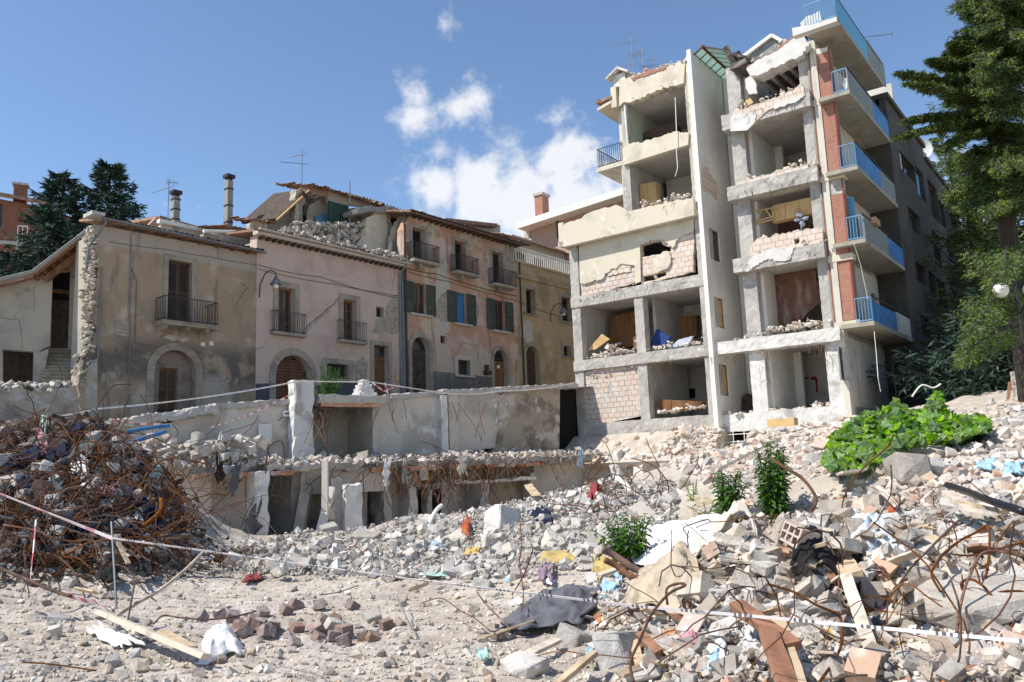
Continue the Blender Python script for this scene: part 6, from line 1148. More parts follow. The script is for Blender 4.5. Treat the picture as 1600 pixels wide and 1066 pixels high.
BIG = [(785, 812, 72, .8, 'largest pale concrete block in the middle of the grey heap'), (864, 852, 36, 1, 'squarish white block below the middle grey heap'), (292, 688, 62, .9, 'big rounded pale boulder on the ledge by the rusty heap'), (1068, 755, 26, .9, 'rounded grey boulder at the edge of the earth bank'), (905, 822, 24, .9, 'roundish grey chunk right of the largest pale block'), (767, 845, 34, .6, 'flat rounded chunk just below the largest pale block'), (515, 826, 38, .6, 'rounded pale boulder at the foot of the basement columns'), (570, 842, 42, .6, 'pale boulder in front of the dark basement rooms'), (612, 843, 26, .8, 'grey boulder right of the pale one before the basement rooms'), (652, 858, 34, .5, 'long rounded chunk in the grey heap centre'), (755, 912, 38, .5, 'rounded boulder just above the middle of the barrier tape'), (612, 892, 32, .5, 'rounded grey chunk beside the barrier tape'), (110, 912, 26, .8, 'pale chunk at the foot of the rusty heap'),
       (1420, 728, 84, .7, 'large pale concrete slab in front of the green vine'), (1462, 735, 34, .9, 'broken rough end of the slab in front of the green vine'), (1310, 795, 50, .6, 'brown grey boulder on the near right heap'), (1488, 790, 50, .6, 'grey boulder with a reddish face below the vine'), (975, 1015, 80, .9, 'rough grey block with a triangular top at the bottom centre'), (895, 1002, 44, 1.1, 'tilted pinkish concrete slab left of the rough grey block'), (820, 1040, 70, .5, 'rounded half buried lump at the bottom edge'), (1035, 925, 56, .5, 'grey lump behind the brown jacket'), (1590, 1040, 30, 1.2, 'white block at the bottom right corner'), (1470, 862, 44, .9, 'broken hollow concrete block under looping bars'), (1400, 1030, 46, .7, 'grey lump near the bottom right'), (1320, 1035, 44, .8, 'pale lump right of the leaning plank'), (1590, 830, 46, .9, 'white grey chunk at the right edge'), (1270, 715, 30, .6, 'grey chunk in the crushed brick left of the vine'), (1262, 722, 22, .5, 'small pale chunk beside the grey one left of the vine'), (1440, 700, 60, .5, 'low white lump on the slab near the vine'),
       (92, 965, 32, .55, 'flat sunlit stone on the left foreground'), (85, 990, 24, .9, 'squat stone below the flat one at left'), (160, 1024, 22, .5, 'flat stone near the bottom left'), (175, 1035, 24, .9, 'upright grey stone near the bottom left'), (38, 990, 14, .6, 'dark small stone at the left edge of the foreground'), (520, 980, 26, 1., 'cream pointed stone among the purple cobbles'), (585, 965, 36, .6, 'earthy lump right of the cobbles'), (1345, 805, 40, .6, 'grey lump in the near right heap'), (1250, 985, 36, .8, 'white lump under the black cloth'), (1235, 945, 26, 1, 'pale lump beside the black cloth'), (1132, 1010, 26, .8, 'rounded white lump beside the brown jacket')]
for i, (x, y, s, fl, lab) in enumerate(BIG):
    p = G(x, y+s*.2); z = pxsize(p, s); chunk(p+[0, 0, z*.12*fl], z*1.0, lab, k=i % 10, flat=fl)
rgi = random.Random(99)
for poly, n, lo, hi, grp, lab in (([(400, 880), (480, 830), (600, 805), (760, 775), (900, 760), (1050, 770), (1040, 830), (960, 890), (800, 905), (620, 900)], 110, 9, 27, 'grey chunks of the middle heap', 'pale grey broken chunk in the middle heap'),
                                  ([(980, 1070), (930, 940), (1100, 830), (1300, 780), (1600, 790), (1600, 1070)], 90, 10, 34, 'chunks of the near right heap', 'pale broken chunk in the near right heap'),
                                  ([(60, 1050), (40, 950), (300, 920), (520, 900), (700, 940), (500, 1060)], 22, 8, 16, 'stones on the dusty foreground', 'small broken stone on the dusty foreground'),
                                  ([(1300, 700), (1450, 640), (1600, 610), (1600, 780), (1500, 760)], 40, 7, 20, 'chunks on the upper right slope', 'pale chunk on the upper right slope')):
    pts = scat(poly, n, len(lab))
    for p in pts:
        s = pxsize(p, lo+(hi-lo)*rgi.random()**2.2); chunk(p+[0, 0, s*.15], s, lab, grp, flat=rgi.uniform(.55, .9))
p = at(1535, 940, 6.2); chunk(p+[0, .1, .0], .78, 'big flat grey slab at the right edge', k=2, rot=(.12, -.1, .3), asp=(1.15, .9, .36)); p = at(1450, 905, 6.7); chunk(p, .42, 'smaller flat grey slab left of the big one at the right edge', k=5, rot=(.1, .1, 1.), asp=(1.1, .9, .4))
for p in scat([(1000, 1060), (960, 940), (1090, 870), (1250, 820), (1560, 800), (1600, 1060)], 26, 222):
    s = pxsize(p, rgi.uniform(36, 78)); chunk(p+[0, 0, s*.06], s, 'flat broken slab piece in the near right heap', 'slab pieces of the near right heap', flat=.3, rot=(rgi.uniform(-.5, .5), rgi.uniform(-.5, .5), rgi.uniform(0, 6)), asp=(1.2, rgi.uniform(.6, .9), .26))
# hollow bricks, whole and broken
BRM = []
for hol in (True, False):
    m = MB(); F0 = Fr((0, 0), 90)
    if hol: m.plate(F0, R4(-.13, .13, 0, .2), [R4(-.105+.08*i, -.045+.08*i, .025+.09*j, .095+.085*j) for i in range(3) for j in range(2)], -.12, .12)
    else: m.rough(F0, -.13, .13, -.07, .07, 0, .07, .06, .006, 9)
    me = bpy.data.meshes.new('brick'); me.from_pydata(m.v, [], m.f); BRM.append(me)
BRM[0].materials.append(M['pinkblock']); BRM[1].materials.append(M['terra']); pk = mk('dusty brick clay', (.5, .38, .31), [((.6, .53, .47), 7, .5, .65)], isl=.25); BRM[0].materials[0] = pk
pts = scat([(1000, 1060), (960, 930), (1100, 850), (1250, 800), (1450, 770), (1600, 800), (1600, 1070)], 44, 71)
for i, p in enumerate(pts):
    k = 0 if i % 3 == 0 else 1; o = bpy.data.objects.new('hollow_brick' if k == 0 else 'brick', BRM[k]); COL.objects.link(o); o.location = tuple(p+[0, 0, .02]); o.rotation_euler = (random.uniform(-1.2, 1.2), random.uniform(-.9, .9), random.uniform(0, 6)); s = random.uniform(.5, .85); o.scale = (s, s, s)
    tag(o, 'hollow clay brick in the near right heap' if k == 0 else 'solid red brick in the near right heap', 'brick', 'hollow bricks of the near right heap' if k == 0 else 'solid bricks of the near right heap')
# porphyry cobbles
me = bpy.data.meshes.new('cobblestone'); m = MB().rough(Fr((0, 0), 90), -.06, .06, -.06, .06, 0, .1, .03, .008, 14); me.from_pydata(m.v, [], m.f); me.materials.append(M['cobble'])
for x, y in [(348, 965), (362, 970), (372, 982), (392, 978), (398, 990), (386, 998), (408, 964), (405, 985), (420, 993), (445, 960), (458, 955), (462, 985), (500, 955), (502, 978), (500, 987), (522, 972), (494, 1004), (520, 1003), (548, 955), (538, 990), (570, 1000), (580, 1002), (605, 980), (455, 1006), (428, 985), (318, 970), (540, 1008), (415, 1000)]:
    p = G(x, y); o = bpy.data.objects.new('cobblestone', me); COL.objects.link(o); o.location = tuple(p); o.rotation_euler = (random.uniform(-.6, .6), random.uniform(-.6, .6), random.uniform(0, 6)); s = random.uniform(.85, 1.15); o.scale = (s, s, s); tag(o, 'purple brown cube cobble loose on the dusty ground', 'cobblestone', 'loose cobbles on the foreground')
# ================================================================ STEEL TANGLE AND SINGLE BARS
random.seed(51)
pts = scat([(-30, 900), (-30, 700), (60, 668), (150, 665), (205, 695), (270, 760), (295, 850), (240, 895)], 1100, 81)
m = MB()
for p in pts:
    d = np.array([random.gauss(.3, 1), random.gauss(0, .6), random.gauss(-.05, .35)]); m.tube(bar_path(p+[0, 0, random.uniform(.05, .3)], d, random.choice((.5, .9, 1.2, 1.9))*random.uniform(.7, 1.1), 9, random.choice((.25, .6, 1.3)), 1.0), random.choice((.005, .007, .009, .012)), 4)
tag(m.build('tangled_reinforcing_bars', M['rust']), 'dense tangle of rusty bars forming the heap at left', 'steel bars', kind='stuff')
m = MB()
pts = scat([(860, 800), (960, 745), (1060, 760), (1040, 800), (960, 810), (880, 810)], 70, 82)
for p in pts: m.tube(bar_path(p, [random.gauss(0, 1), random.gauss(0, .4), abs(random.gauss(.3, .4))], random.uniform(.6, 1.8), 8, 1.0, .8), .011, 4)
tag(m.build('tangled_reinforcing_bars', M['rust']), 'smaller tangle of rusty bars beyond the grey middle heap', 'steel bars', kind='stuff')
m = MB(); pts = scat([(200, 760), (330, 720), (420, 740), (420, 840), (300, 860), (220, 840)], 60, 83)
for p in pts: m.tube(bar_path(p+[0, 0, random.uniform(.1, .8)], [random.gauss(1, .6), random.gauss(0, .4), random.gauss(.1, .3)], random.uniform(.8, 2.4), 9, .6, .8), .007, 4)
tag(m.build('tangled_reinforcing_bars', M['rust']), 'loose rusty bars reaching from the left heap toward the basement', 'steel bars', kind='stuff')
pts = scat([(40, 880), (60, 700), (180, 690), (300, 780), (300, 880)], 34, 84)
for p in pts:
    o = MB().tube(bar_path(p+[0, 0, .25], [random.gauss(.3, 1), -.4, random.gauss(.1, .3)], random.uniform(1.0, 2.2), 10, 1.0, 1.1), .014, 6).build('bent_bar', M['rust']); tag(o, 'long bent rusty bar sticking out of the left heap', 'steel bar', 'bars sticking out of the left heap')
def curve3(px_pts, r, name, mat, label, cat, group=None, sides=8, sub_=6):
    """px_pts: (x, y, height above ground or None, distance)"""
    c = [np.array(at(x, y, Y)) for x, y, Y in px_pts]; out = []; n = len(c)
    for i in range(n-1):
        p0, p1, p2, p3 = c[max(0, i-1)], c[i], c[i+1], c[min(n-1, i+2)]
        for k in range(sub_): t = k/sub_; out.append(.5*((2*p1)+(-p0+p2)*t+(2*p0-5*p1+4*p2-p3)*t*t+(-p0+3*p1-3*p2+p3)*t**3))
    out.append(c[-1]); o = MB().tube(out, r*(.82 if r < .013 else 1), sides).build(name, mat, None, True); return tag(o, label, cat, group)
RU_ = M['rust']
def gy(x, y): return float(G(x, y)[1])
for pp, r, lab in [
    ([(990, 1066, 5.4), (985, 1035, 5.5), (1000, 1000, 5.6), (1018, 960, 5.7), (1045, 928, 5.8), (1070, 915, 5.8), (1060, 912, 5.9), (1042, 920, 5.9), (1043, 945, 5.9)], .012, 'thick orange rusty bar curving down over the brown jacket'),
    ([(1200, 913, 5.8), (1240, 925, 5.7), (1275, 945, 5.6), (1305, 958, 5.6), (1314, 968, 5.6), (1316, 1000, 5.5), (1305, 1030, 5.4), (1280, 1066, 5.2)], .011, 'rusty bar arching across the black cloth'),
    ([(1395, 950, 6.2), (1405, 915, 6.3), (1425, 885, 6.5), (1450, 860, 6.7), (1480, 830, 6.9), (1500, 812, 7.0), (1518, 808, 7.0)], .012, 'long rusty bar looping high over the right slab'),
    ([(1470, 925, 6.1), (1456, 900, 6.2), (1460, 885, 6.3), (1475, 865, 6.5), (1500, 845, 6.6), (1525, 832, 6.7), (1540, 822, 6.8), (1546, 835, 6.7), (1545, 870, 6.5), (1540, 900, 6.4), (1525, 920, 6.3), (1508, 925, 6.2), (1502, 912, 6.2), (1515, 905, 6.2), (1535, 915, 6.1), (1560, 945, 6.0), (1580, 975, 5.9), (1595, 1005, 5.8)], .012, 'rusty bar coiled into a closed loop over the grey slab'),
    ([(1600, 846, 6.5), (1570, 855, 6.5), (1540, 865, 6.4), (1510, 868, 6.4), (1488, 866, 6.4)], .01, 'straightish rusty bar entering from the right edge'),
    ([(1600, 870, 6.2), (1540, 862, 6.2), (1515, 900, 6.0), (1502, 940, 5.9), (1495, 985, 5.7), (1480, 1030, 5.5), (1460, 1066, 5.3)], .012, 'rusty bar crossing the right slab from top to bottom'),
    ([(1290, 1062, 5.1), (1340, 1055, 5.1), (1390, 1057, 5.2), (1430, 1050, 5.2), (1480, 1045, 5.2), (1530, 1066, 5.1)], .008, 'thin rusty bar along the bottom right'),
    ([(1310, 1010, 5.6), (1340, 1000, 5.6), (1375, 1002, 5.6), (1400, 1015, 5.5), (1418, 1040, 5.4), (1425, 1066, 5.3)], .008, 'thin rusty arc at the bottom right'),
    ([(1205, 716, 10.5), (1225, 730, 10.2), (1250, 745, 10), (1268, 765, 9.8), (1275, 785, 9.6), (1260, 812, 9.4)], .02, 'brown bar bending down beside the tall nettle'),
    ([(945, 875, 8.8), (965, 885, 8.8), (985, 900, 8.7), (1022, 910, 8.6)], .035, 'upper rusty pipe end lying on the white sheet'), ([(942, 858, 9.2), (960, 868, 9.2), (990, 888, 9.1), (1010, 898, 9)], .04, 'lower rusty pipe end lying on the white sheet'),
    ([(975, 790, 15), (985, 800, 14.5), (1008, 825, 13.5), (1040, 845, 12), (1052, 866, 10.8), (1040, 878, 10)], .01, 'wavy bar lying over the white sheet at its left end'),
    ([(1085, 880, 9.6), (1075, 840, 10), (1068, 825, 10.2), (1085, 818, 10.4), (1105, 812, 10.6), (1111, 816, 10.6)], .01, 'bar bent like a hook on the white sheet'),
    ([(1125, 865, 8.8), (1130, 840, 9), (1140, 818, 9.2), (1158, 802, 9.4), (1185, 797, 9.6)], .03, 'pale grey curved hose right of the white sheet'),
    ([(815, 955, 8.4), (818, 925, 8.8), (812, 880, 9.2), (815, 850, 9.6), (812, 812, 10)], .008, 'thin upright rusty bar in front of the largest block'), ([(800, 930, 8.6), (820, 895, 9), (832, 860, 9.4), (830, 850, 9.5)], .008, 'thin curved rusty bar beside the upright one'),
    ([(745, 925, 8.6), (760, 945, 8.4), (785, 970, 8.2), (800, 985, 8.1)], .011, 'straight thin rusty rod at the foot of the dirt slope'), ([(660, 942, 9.2), (690, 935, 9), (720, 955, 8.6), (740, 965, 8.4), (765, 985, 8.1)], .007, 'thin wavy rod left of the grey quilt'), ([(620, 930, 9.6), (635, 965, 8.9), (655, 1000, 8.3)], .006, 'thin wire rising near the cobbles'), ([(500, 930, 9.7), (530, 925, 9.9), (560, 915, 10.1)], .007, 'short rusty rod lying in the middle foreground'),
    ([(0, 888, 10.5), (40, 905, 10.2), (80, 922, 10), (110, 932, 9.8)], .02, 'dark rusty bar lying on the ground at far left'), ([(185, 960, 8.6), (215, 942, 9), (250, 922, 9.5), (290, 890, 10.2), (318, 862, 11)], .02, 'pale brown branch like bar rising to the right in the left foreground'), ([(200, 968, 8.5), (207, 930, 9), (212, 912, 9.4), (230, 910, 9.5)], .012, 'bent brown bar standing near the leaning plank'),
    ([(240, 975, 8.4), (255, 962, 8.6), (280, 965, 8.6), (320, 968, 8.5), (360, 965, 8.6), (400, 955, 8.8)], .011, 'rusty bar snaking between the cobbles'), ([(35, 1035, 7), (80, 1038, 7), (150, 1048, 6.9)], .008, 'thin pinkish rod lying near the bottom left'), ([(437, 1040, 7), (470, 1048, 6.9), (515, 1060, 6.8)], .006, 'thin dark wire near the bottom of the foreground'),
    ([(5, 820, 11.5), (60, 830, 11.4), (75, 838, 11.3), (110, 846, 11.4), (145, 845, 11.5), (160, 870, 11.3)], .013, 'arching rusty bar low on the left heap'), ([(150, 640, 17), (165, 615, 17.2), (180, 602, 17.4), (205, 600, 17.5)], .014, 'single curved bar rising above the left heap against the brown house'),
    ([(415, 740, 22), (420, 700, 22), (440, 690, 22), (445, 720, 22)], .02, 'bent bar on the ledge near the sunlit column'), ([(490, 690, 27), (505, 660, 27), (500, 645, 27)], .02, 'orange bar bunch hanging from the broken column'), ([(484, 650, 28), (498, 672, 27.5), (512, 700, 27)], .02, 'longer orange bar hanging from the broken column'),
    ([(240, 850, 13), (255, 838, 13.2), (300, 838, 13.4), (240, 845, 13.4)], .03, 'short orange pipe at the right foot of the heap'), ([(225, 822, 13), (250, 800, 13.2), (252, 780, 13.4)], .035, 'flat orange strip bent upright at the right side of the heap'),
    ([(1425, 620, 24), (1440, 602, 24), (1458, 606, 24), (1470, 600, 24)], .022, 'bent white pipe on the rubble by the cedar')]:
    curve3(pp, r, 'bent_bar' if 'hose' not in lab and 'pipe' not in lab else 'pipe', M['steel'] if ('grey' in lab or 'wire' in lab or 'hook' in lab) and 'quilt' not in lab and 'slab' not in lab else (M['white'] if 'white pipe' in lab else (M['plank'] if 'branch' in lab else RU_)), lab, 'steel bar' if 'pipe' not in lab and 'hose' not in lab else 'pipe')
m = MB(); pts = scat([(960, 1060), (980, 900), (1150, 830), (1400, 800), (1600, 820), (1600, 1060)], 90, 86)
pts = np.concatenate([pts, pts+[.3, .25, .02]])
for p in pts: m.tube(bar_path(p+[0, 0, .05], [random.gauss(0, 1), random.gauss(0, 1), abs(random.gauss(.2, .3))], random.uniform(.3, 1.3), 8, .9, .6), random.uniform(.003, .008), 4)
tag(m.build('thin_wires', RU_), 'thin rusty wires scattered through the near right heap', 'wires', kind='stuff')
curve3([(1480, 758, 8.8), (1510, 768, 8.3), (1540, 780, 7.8), (1600, 800, 7.2)], .035, 'black_pipe', plain('black plastic', (.015, .015, .017), .4), 'black plastic pipe with a collar lying at the right edge', 'pipe')
curve3([(665, 830, 19), (680, 800, 19.5), (690, 790, 20)], .05, 'pipe', M['white'], 'white plastic pipe leaning before the basement rooms', 'pipe'); curve3([(965, 748, 18), (975, 755, 17.5), (985, 768, 17)], .06, 'pipe', M['white'], 'white pipe stub sticking out of the small bar tangle', 'pipe')
curve3([(190, 677, 19), (225, 670, 19.5), (265, 665, 20)], .05, 'pipe', M['bluepan'], 'upper blue pipe on the ledge behind the left heap', 'pipe'); curve3([(210, 690, 18.5), (235, 682, 19), (258, 675, 19.5)], .05, 'pipe', M['bluepan'], 'lower blue pipe on the ledge behind the left heap', 'pipe')
# stake
o = MB().tube([at(182, 952, 8.9), at(178, 880, 9.1), at(174, 815, 9.3)], .013, 6).build('stake', M['steel']); tag(o, 'thin grey metal stake holding the barrier tape in the left foreground', 'stake')
# barrier tapes
TP = bpy.data.materials.new('striped tape'); TP.use_nodes = True; nt = TP.node_tree; b = nt.nodes['Principled BSDF']; b.inputs['Roughness'].default_value = .4
def tapemat(name, stops):
    m_ = bpy.data.materials.new(name); m_.use_nodes = True; n_ = m_.node_tree; p_ = n_.nodes['Principled BSDF']; p_.inputs['Roughness'].default_value = .5
    at_ = nn(n_, 'ShaderNodeAttribute', attribute_name='along'); fr_ = mth(n_, 'FRACT', at_.outputs['Fac']); rp_ = nn(n_, 'ShaderNodeValToRGB'); n_.links.new(fr_, rp_.inputs[0]); cr = rp_.color_ramp; cr.interpolation = 'CONSTANT'
    cr.elements[0].position = stops[0][0]; cr.elements[0].color = (*stops[0][1], 1); cr.elements[1].position = stops[1][0]; cr.elements[1].color = (*stops[1][1], 1)
    for a_, c_ in stops[2:]: e = cr.elements.new(a_); e.color = (*c_, 1)
    n_.links.new(rp_.outputs[0], p_.inputs['Base Color']); return m_
WH, RD, BK = (.7, .66, .66), (.55, .14, .16), (.12, .11, .12)
TWB = tapemat('white tape with black lettering', [(0, WH), (.52, BK), (.56, WH), (.6, BK), (.66, WH), (.7, BK), (.74, WH), (.8, BK), (.84, WH)]); TRW = tapemat('red and white tape', [(0, WH), (.5, RD)]); TPW = tapemat('pink and white tape', [(0, (.72, .6, .62)), (.6, (.6, .28, .34)), (.8, WH)])
def tape(pts, width, per, mat, label, sag=0., n=24, twist=1.5):
    c = [np.array(at(*p)) for p in pts]; out = []
    for a, b2 in zip(c[:-1], c[1:]):
        for k in range(n): t = k/n; out.append(a+(b2-a)*t-np.array([0, 0, sag*4*t*(1-t)]))
    out.append(c[-1]); vs = []; al = []; L = 0
    for i, p in enumerate(out):
        d = out[min(i+1, len(out)-1)]-out[max(i-1, 0)]; d /= np.linalg.norm(d); up = np.array([0, 0, 1.])-d*d[2]; up /= np.linalg.norm(up); sd_ = np.cross(d, up); th = .5*math.sin(L*twist)+.3
        v = up*math.cos(th)+sd_*math.sin(th); nrm = np.cross(d, v)*.0015
        if i: L += np.linalg.norm(p-out[i-1])
        vs += [p-v*width/2+nrm, p+v*width/2+nrm, p+v*width/2-nrm, p-v*width/2-nrm]; al += [L/per]*4
    fs = []
    for i in range(len(out)-1):
        for k in range(4): a = i*4+k; b2 = i*4+(k+1) % 4; fs.append((a, b2, b2+4, a+4))
    fs += [(0, 1, 2, 3), tuple(len(vs)-4+k for k in (3, 2, 1, 0))]; me = bpy.data.meshes.new('barrier_tape'); o0 = vs[0]; me.from_pydata([tuple(v-o0) for v in vs], [], fs); me.materials.append(mat); atr = me.attributes.new('along', 'FLOAT', 'POINT'); atr.data.foreach_set('value', al)
    o = bpy.data.objects.new('barrier_tape', me); COL.objects.link(o); o.location = tuple(o0); return tag(o, label, 'tape')
tape([(-40, 756, 10.2), (175, 841, 9.2)], .04, .8, TPW, 'near pinkish tape stretched from the left edge to the metal stake', n=40); tape([(175, 841, 9.2), (640, 905, 7.6), (1000, 948, 6.3), (1200, 965, 5.6), (1640, 1006, 4.6)], .021, .42, TWB, 'long white tape with black marks stretched across the whole foreground', n=90, twist=.5)
tape([(47, 908, 10.6), (52, 860, 10.7), (56, 812, 10.8)], .03, .35, TRW, 'short red and white tape hanging upright before the left heap'); tape([(100, 928, 10), (130, 938, 9.6), (150, 940, 9.4), (178, 958, 8.9)], .08, .35, TRW, 'red and white tape lying on the ground by the stake'); 
TW = tapemat('white cord', [(0, WH), (.9, (.5, .45, .45))])
tape([(-30, 660, 22), (150, 639, 24), (460, 597, 28)], .05, .4, TW, 'white cord rising from the left edge to the broken column', sag=.1, n=30); tape([(475, 596, 28.5), (580, 597, 31), (690, 614, 34)], .05, .5, TW, 'white cord between the broken column and the wall top', n=20); tape([(690, 614, 34), (780, 611, 35.5), (898, 598, 37.5)], .05, .4, TW, 'white cord running right along the wall top to the apartment block', sag=.1, n=20)
tape([(170, 655, 22), (210, 662, 23), (270, 664, 24)], .07, .4, TRW, 'red and white tape sagging over the left ledge', n=12); tape([(330, 668, 25), (390, 648, 27), (458, 615, 28.5)], .05, .35, TRW, 'red and white tape rising to the left side of the broken column', n=16); tape([(582, 598, 31), (600, 612, 31), (614, 606, 31)], .05, .3, TRW, 'red and white tape looped beside the broken lump on the wall', n=8); tape([(601, 598, 31.5), (606, 615, 31.6), (612, 622, 31.7)], .05, .3, TRW, 'red and white tape end hanging behind the wall top', n=8)
# ================================================================ PLANKS
PK = [mk('plank tint %d' % i, c, [(tuple(v*.65 for v in c), 5, .45, .65), (tuple(min(1, v*1.25) for v in c), 2, .52, .7)], bump=.35) for i, c in enumerate([(.5, .38, .25), (.38, .29, .21), (.58, .5, .4), (.3, .15, .09)])]
def plank(x0, y0, Y0, x1, y1, Y1, wd_, th, k, label, name='plank', group=None):
    a, b2 = np.array(at(x0, y0, Y0)), np.array(at(x1, y1, Y1)); d = (b2-a)/np.linalg.norm(b2-a); s = np.cross(d, [0, 0, 1.]); s = s/np.linalg.norm(s); tl = random.uniform(-.4, .7); n_ = np.cross(s, d); s2 = s*math.cos(tl)+n_*math.sin(tl); n2 = np.cross(s2, d); m = MB(); vs = []; fs = []; N_ = 8
    for i in range(N_+1):
        p = a+(b2-a)*i/N_; e = random.uniform(-.004, .004)
        for (q, r) in ((-1, -1), (1, -1), (1, 1), (-1, 1)): vs.append(p+s2*(wd_/2*q+e)+n2*th/2*r+d*random.uniform(-.02, .02)*(i in (0, N_)))
    for i in range(N_):
        for q in range(4): A_ = i*4+q; B_ = i*4+(q+1) % 4; fs.append((A_, B_, B_+4, A_+4))
    fs += [(3, 2, 1, 0), tuple(N_*4+q for q in range(4))]; m.add(vs, fs); return tag(m.build(name, PK[k]), label, name.replace('_', ' '), group)
plank(152, 955, 8.9, 322, 1026, 7.3, .09, .05, 2, 'long pale plank with a taped end propped in the left foreground')
plank(253, 990, 8.05, 300, 1015, 7.5, .1, .06, 0, 'brown tape sleeve wrapped round the long pale plank', 'tape_sleeve')
for a in [(1296, 845, 7.4, 1332, 900, 6.6, .16, .05, 0, 'wide grained plank leaning beside the printed wrapping'), (1322, 900, 6.5, 1362, 1015, 5.5, .09, .03, 2, 'long pale splintered plank running down beside the black cloth'), (1215, 965, 5.8, 1250, 1075, 5.0, .09, .04, 0, 'plank leaning at the bottom beside the red brown pipe'), (1200, 985, 5.5, 1232, 1075, 5.0, .12, .05, 3, 'red brown board edge at the bottom'), (1150, 945, 5.9, 1240, 1010, 5.4, .1, .06, 3, 'red brown beam under the tape at the bottom centre'), (1480, 770, 8.6, 1525, 805, 7.8, .12, .05, 2, 'pale split beam at the right beneath the black pipe'), (1500, 785, 8.2, 1570, 800, 7.8, .14, .04, 0, 'brown splintered board under the black pipe'), (1465, 1000, 5.6, 1515, 1075, 5.0, .12, .05, 1, 'grey brown board at the bottom right corner'), (1405, 925, 6.3, 1480, 892, 6.8, .1, .06, 1, 'weathered timber lying left of the grey slab'),
          (1410, 955, 6.1, 1470, 925, 6.4, .07, .03, 1, 'grey green metal profile by the looping bars'), (745, 1000, 8, 835, 970, 8.2, .05, .02, 0, 'thin stick at the left end of the grey quilt'), (790, 1040, 7, 870, 1000, 7.4, .1, .03, 2, 'pale board half buried left of the tilted slab'), (870, 1070, 6, 930, 1020, 6.4, .05, .04, 0, 'wooden handle leaning at the bottom centre'), (1000, 990, 6.6, 1030, 1020, 6.2, .07, .04, 3, 'rusty brown board below the jacket'), (1280, 830, 8, 1320, 845, 7.8, .06, .03, 2, 'short pale slat near the wrapping'), (1320, 815, 8.5, 1345, 850, 7.8, .05, .03, 2, 'thin slat on top of the printed wrapping'), (1560, 830, 7.4, 1600, 812, 7.6, .08, .03, 1, 'board at the right edge above the looping bars'), (640, 922, 10, 668, 912, 10.3, .05, .03, 1, 'small stick in the middle foreground'), (180, 838, 12.6, 200, 880, 12, .06, .03, 1, 'dark stick at the foot of the heap'), (120, 920, 10.8, 150, 926, 10.6, .09, .02, 0, 'flat light board piece at the foot of the heap'), (825, 758, 21, 838, 775, 19.5, .2, .04, 0, 'light board stuck upright beyond the grey heap'), (1120, 735, 16.5, 1210, 690, 24, .08, .05, 2, 'long pale rail on the earth bank'), (1575, 625, 17, 1578, 598, 17, .12, .04, 3, 'rusty upright board by the low stone wall at right'), (1310, 740, 10.6, 1350, 735, 10.8, .12, .03, 2, 'white board lying below the vine'), (1400, 1000, 5.9, 1490, 1010, 5.7, .1, .03, 1, 'brown board lying across the bottom right'), (1160, 885, 7.6, 1238, 900, 7.2, .13, .05, 2, 'grey concrete rail right of the cream garment'), (935, 900, 9, 975, 885, 9.2, .07, .03, 2, 'pale slat beside the yellow foam'), (1100, 890, 8.3, 1128, 872, 8.6, .08, .04, 0, 'reddish timber behind the cream garment'), (1370, 760, 10, 1400, 790, 9.2, .05, .03, 2, 'light slat under the pale slab')]:
    plank(*a)
pts = scat([(980, 1060), (1000, 930), (1200, 860), (1600, 800), (1600, 1060)], 120, 91)
for p in pts:
    x, y = proj(p); d = rotm(random.uniform(0, 6.28))@np.array([1, 0, 0]); L = random.uniform(.12, .45); q = p+d*L+[0, 0, random.uniform(-.03, .15)]; x1, y1 = proj(q); plank(x, y, p[1], x1, y1, q[1], random.uniform(.03, .09), random.uniform(.012, .03), random.randrange(4), 'splintered wood piece lying in the near right heap', 'wood_splinter', 'wood splinters of the near right heap')
# terracotta roof fragments
for x, y, s, lab in ((1560, 880, .42, 'large curved orange tile fragment at the right'), (1535, 850, .28, 'smaller orange tile piece above the grey slab'), (550, 858, .2, 'orange brick piece in the grey middle heap'), (870, 940, .0, '')):
    if not s: continue
    p = G(x, y); q = rotm(random.uniform(0, 6), .3, .2); m = MB(); m.grid([[p+q@np.array([u*s, v*s, .12*s*math.cos(u*2.4)])+[0, 0, .08] for u in np.linspace(-.5, .5+.1*math.sin(v*9), 9)] for v in np.linspace(-.5, .5, 9)]); o = m.build('roof_tile', M['terra'], None, False); md = o.modifiers.new('t', 'SOLIDIFY'); md.thickness = .02; tag(o, lab, 'roof tile')
# ================================================================ CLOTH AND PLASTIC
def DR(name, c, mat, lab, cat='cloth', **k): return drape(name, c, mat, lab, cat, **k)
DR('white_sheet', [(985, 885), (1010, 830), (1150, 800), (1130, 875)], WHC, 'large crumpled white sheet spread over the right heap', 'sheet', lift=.12, amp=.05, freq=2.6, bulge=.2, n=44, seed=2, ragged=.05)
DR('garment', [(1062, 899), (1085, 862), (1180, 868), (1192, 897)], CREAMC, 'cream garment draped over the edge of the right heap', 'garment', lift=.23, amp=.045, freq=5, bulge=.12, n=44, seed=3, ragged=.03)
DR('jacket', [(955, 985), (1035, 905), (1090, 910), (1075, 1000)], cl('beige brown jacket cloth', (.46, .38, .28)), 'stained beige jacket hanging below the cream garment', 'jacket', lift=.2, amp=.08, freq=4.5, bulge=.08, n=40, seed=4, ragged=.1)
DR('quilt', [(760, 1000), (860, 925), (935, 930), (925, 980)], GREYC, 'dark grey quilted jacket spread on the ground at the bottom centre', 'quilt', lift=.08, amp=.06, freq=4.5, bulge=.05, n=34, seed=5)
DR('black_cloth', [(1240, 960), (1235, 890), (1300, 880), (1330, 960)], BLKC, 'black garment hanging in a hollow of the right heap', 'garment', lift=.2, amp=.1, freq=5, n=30, seed=6)
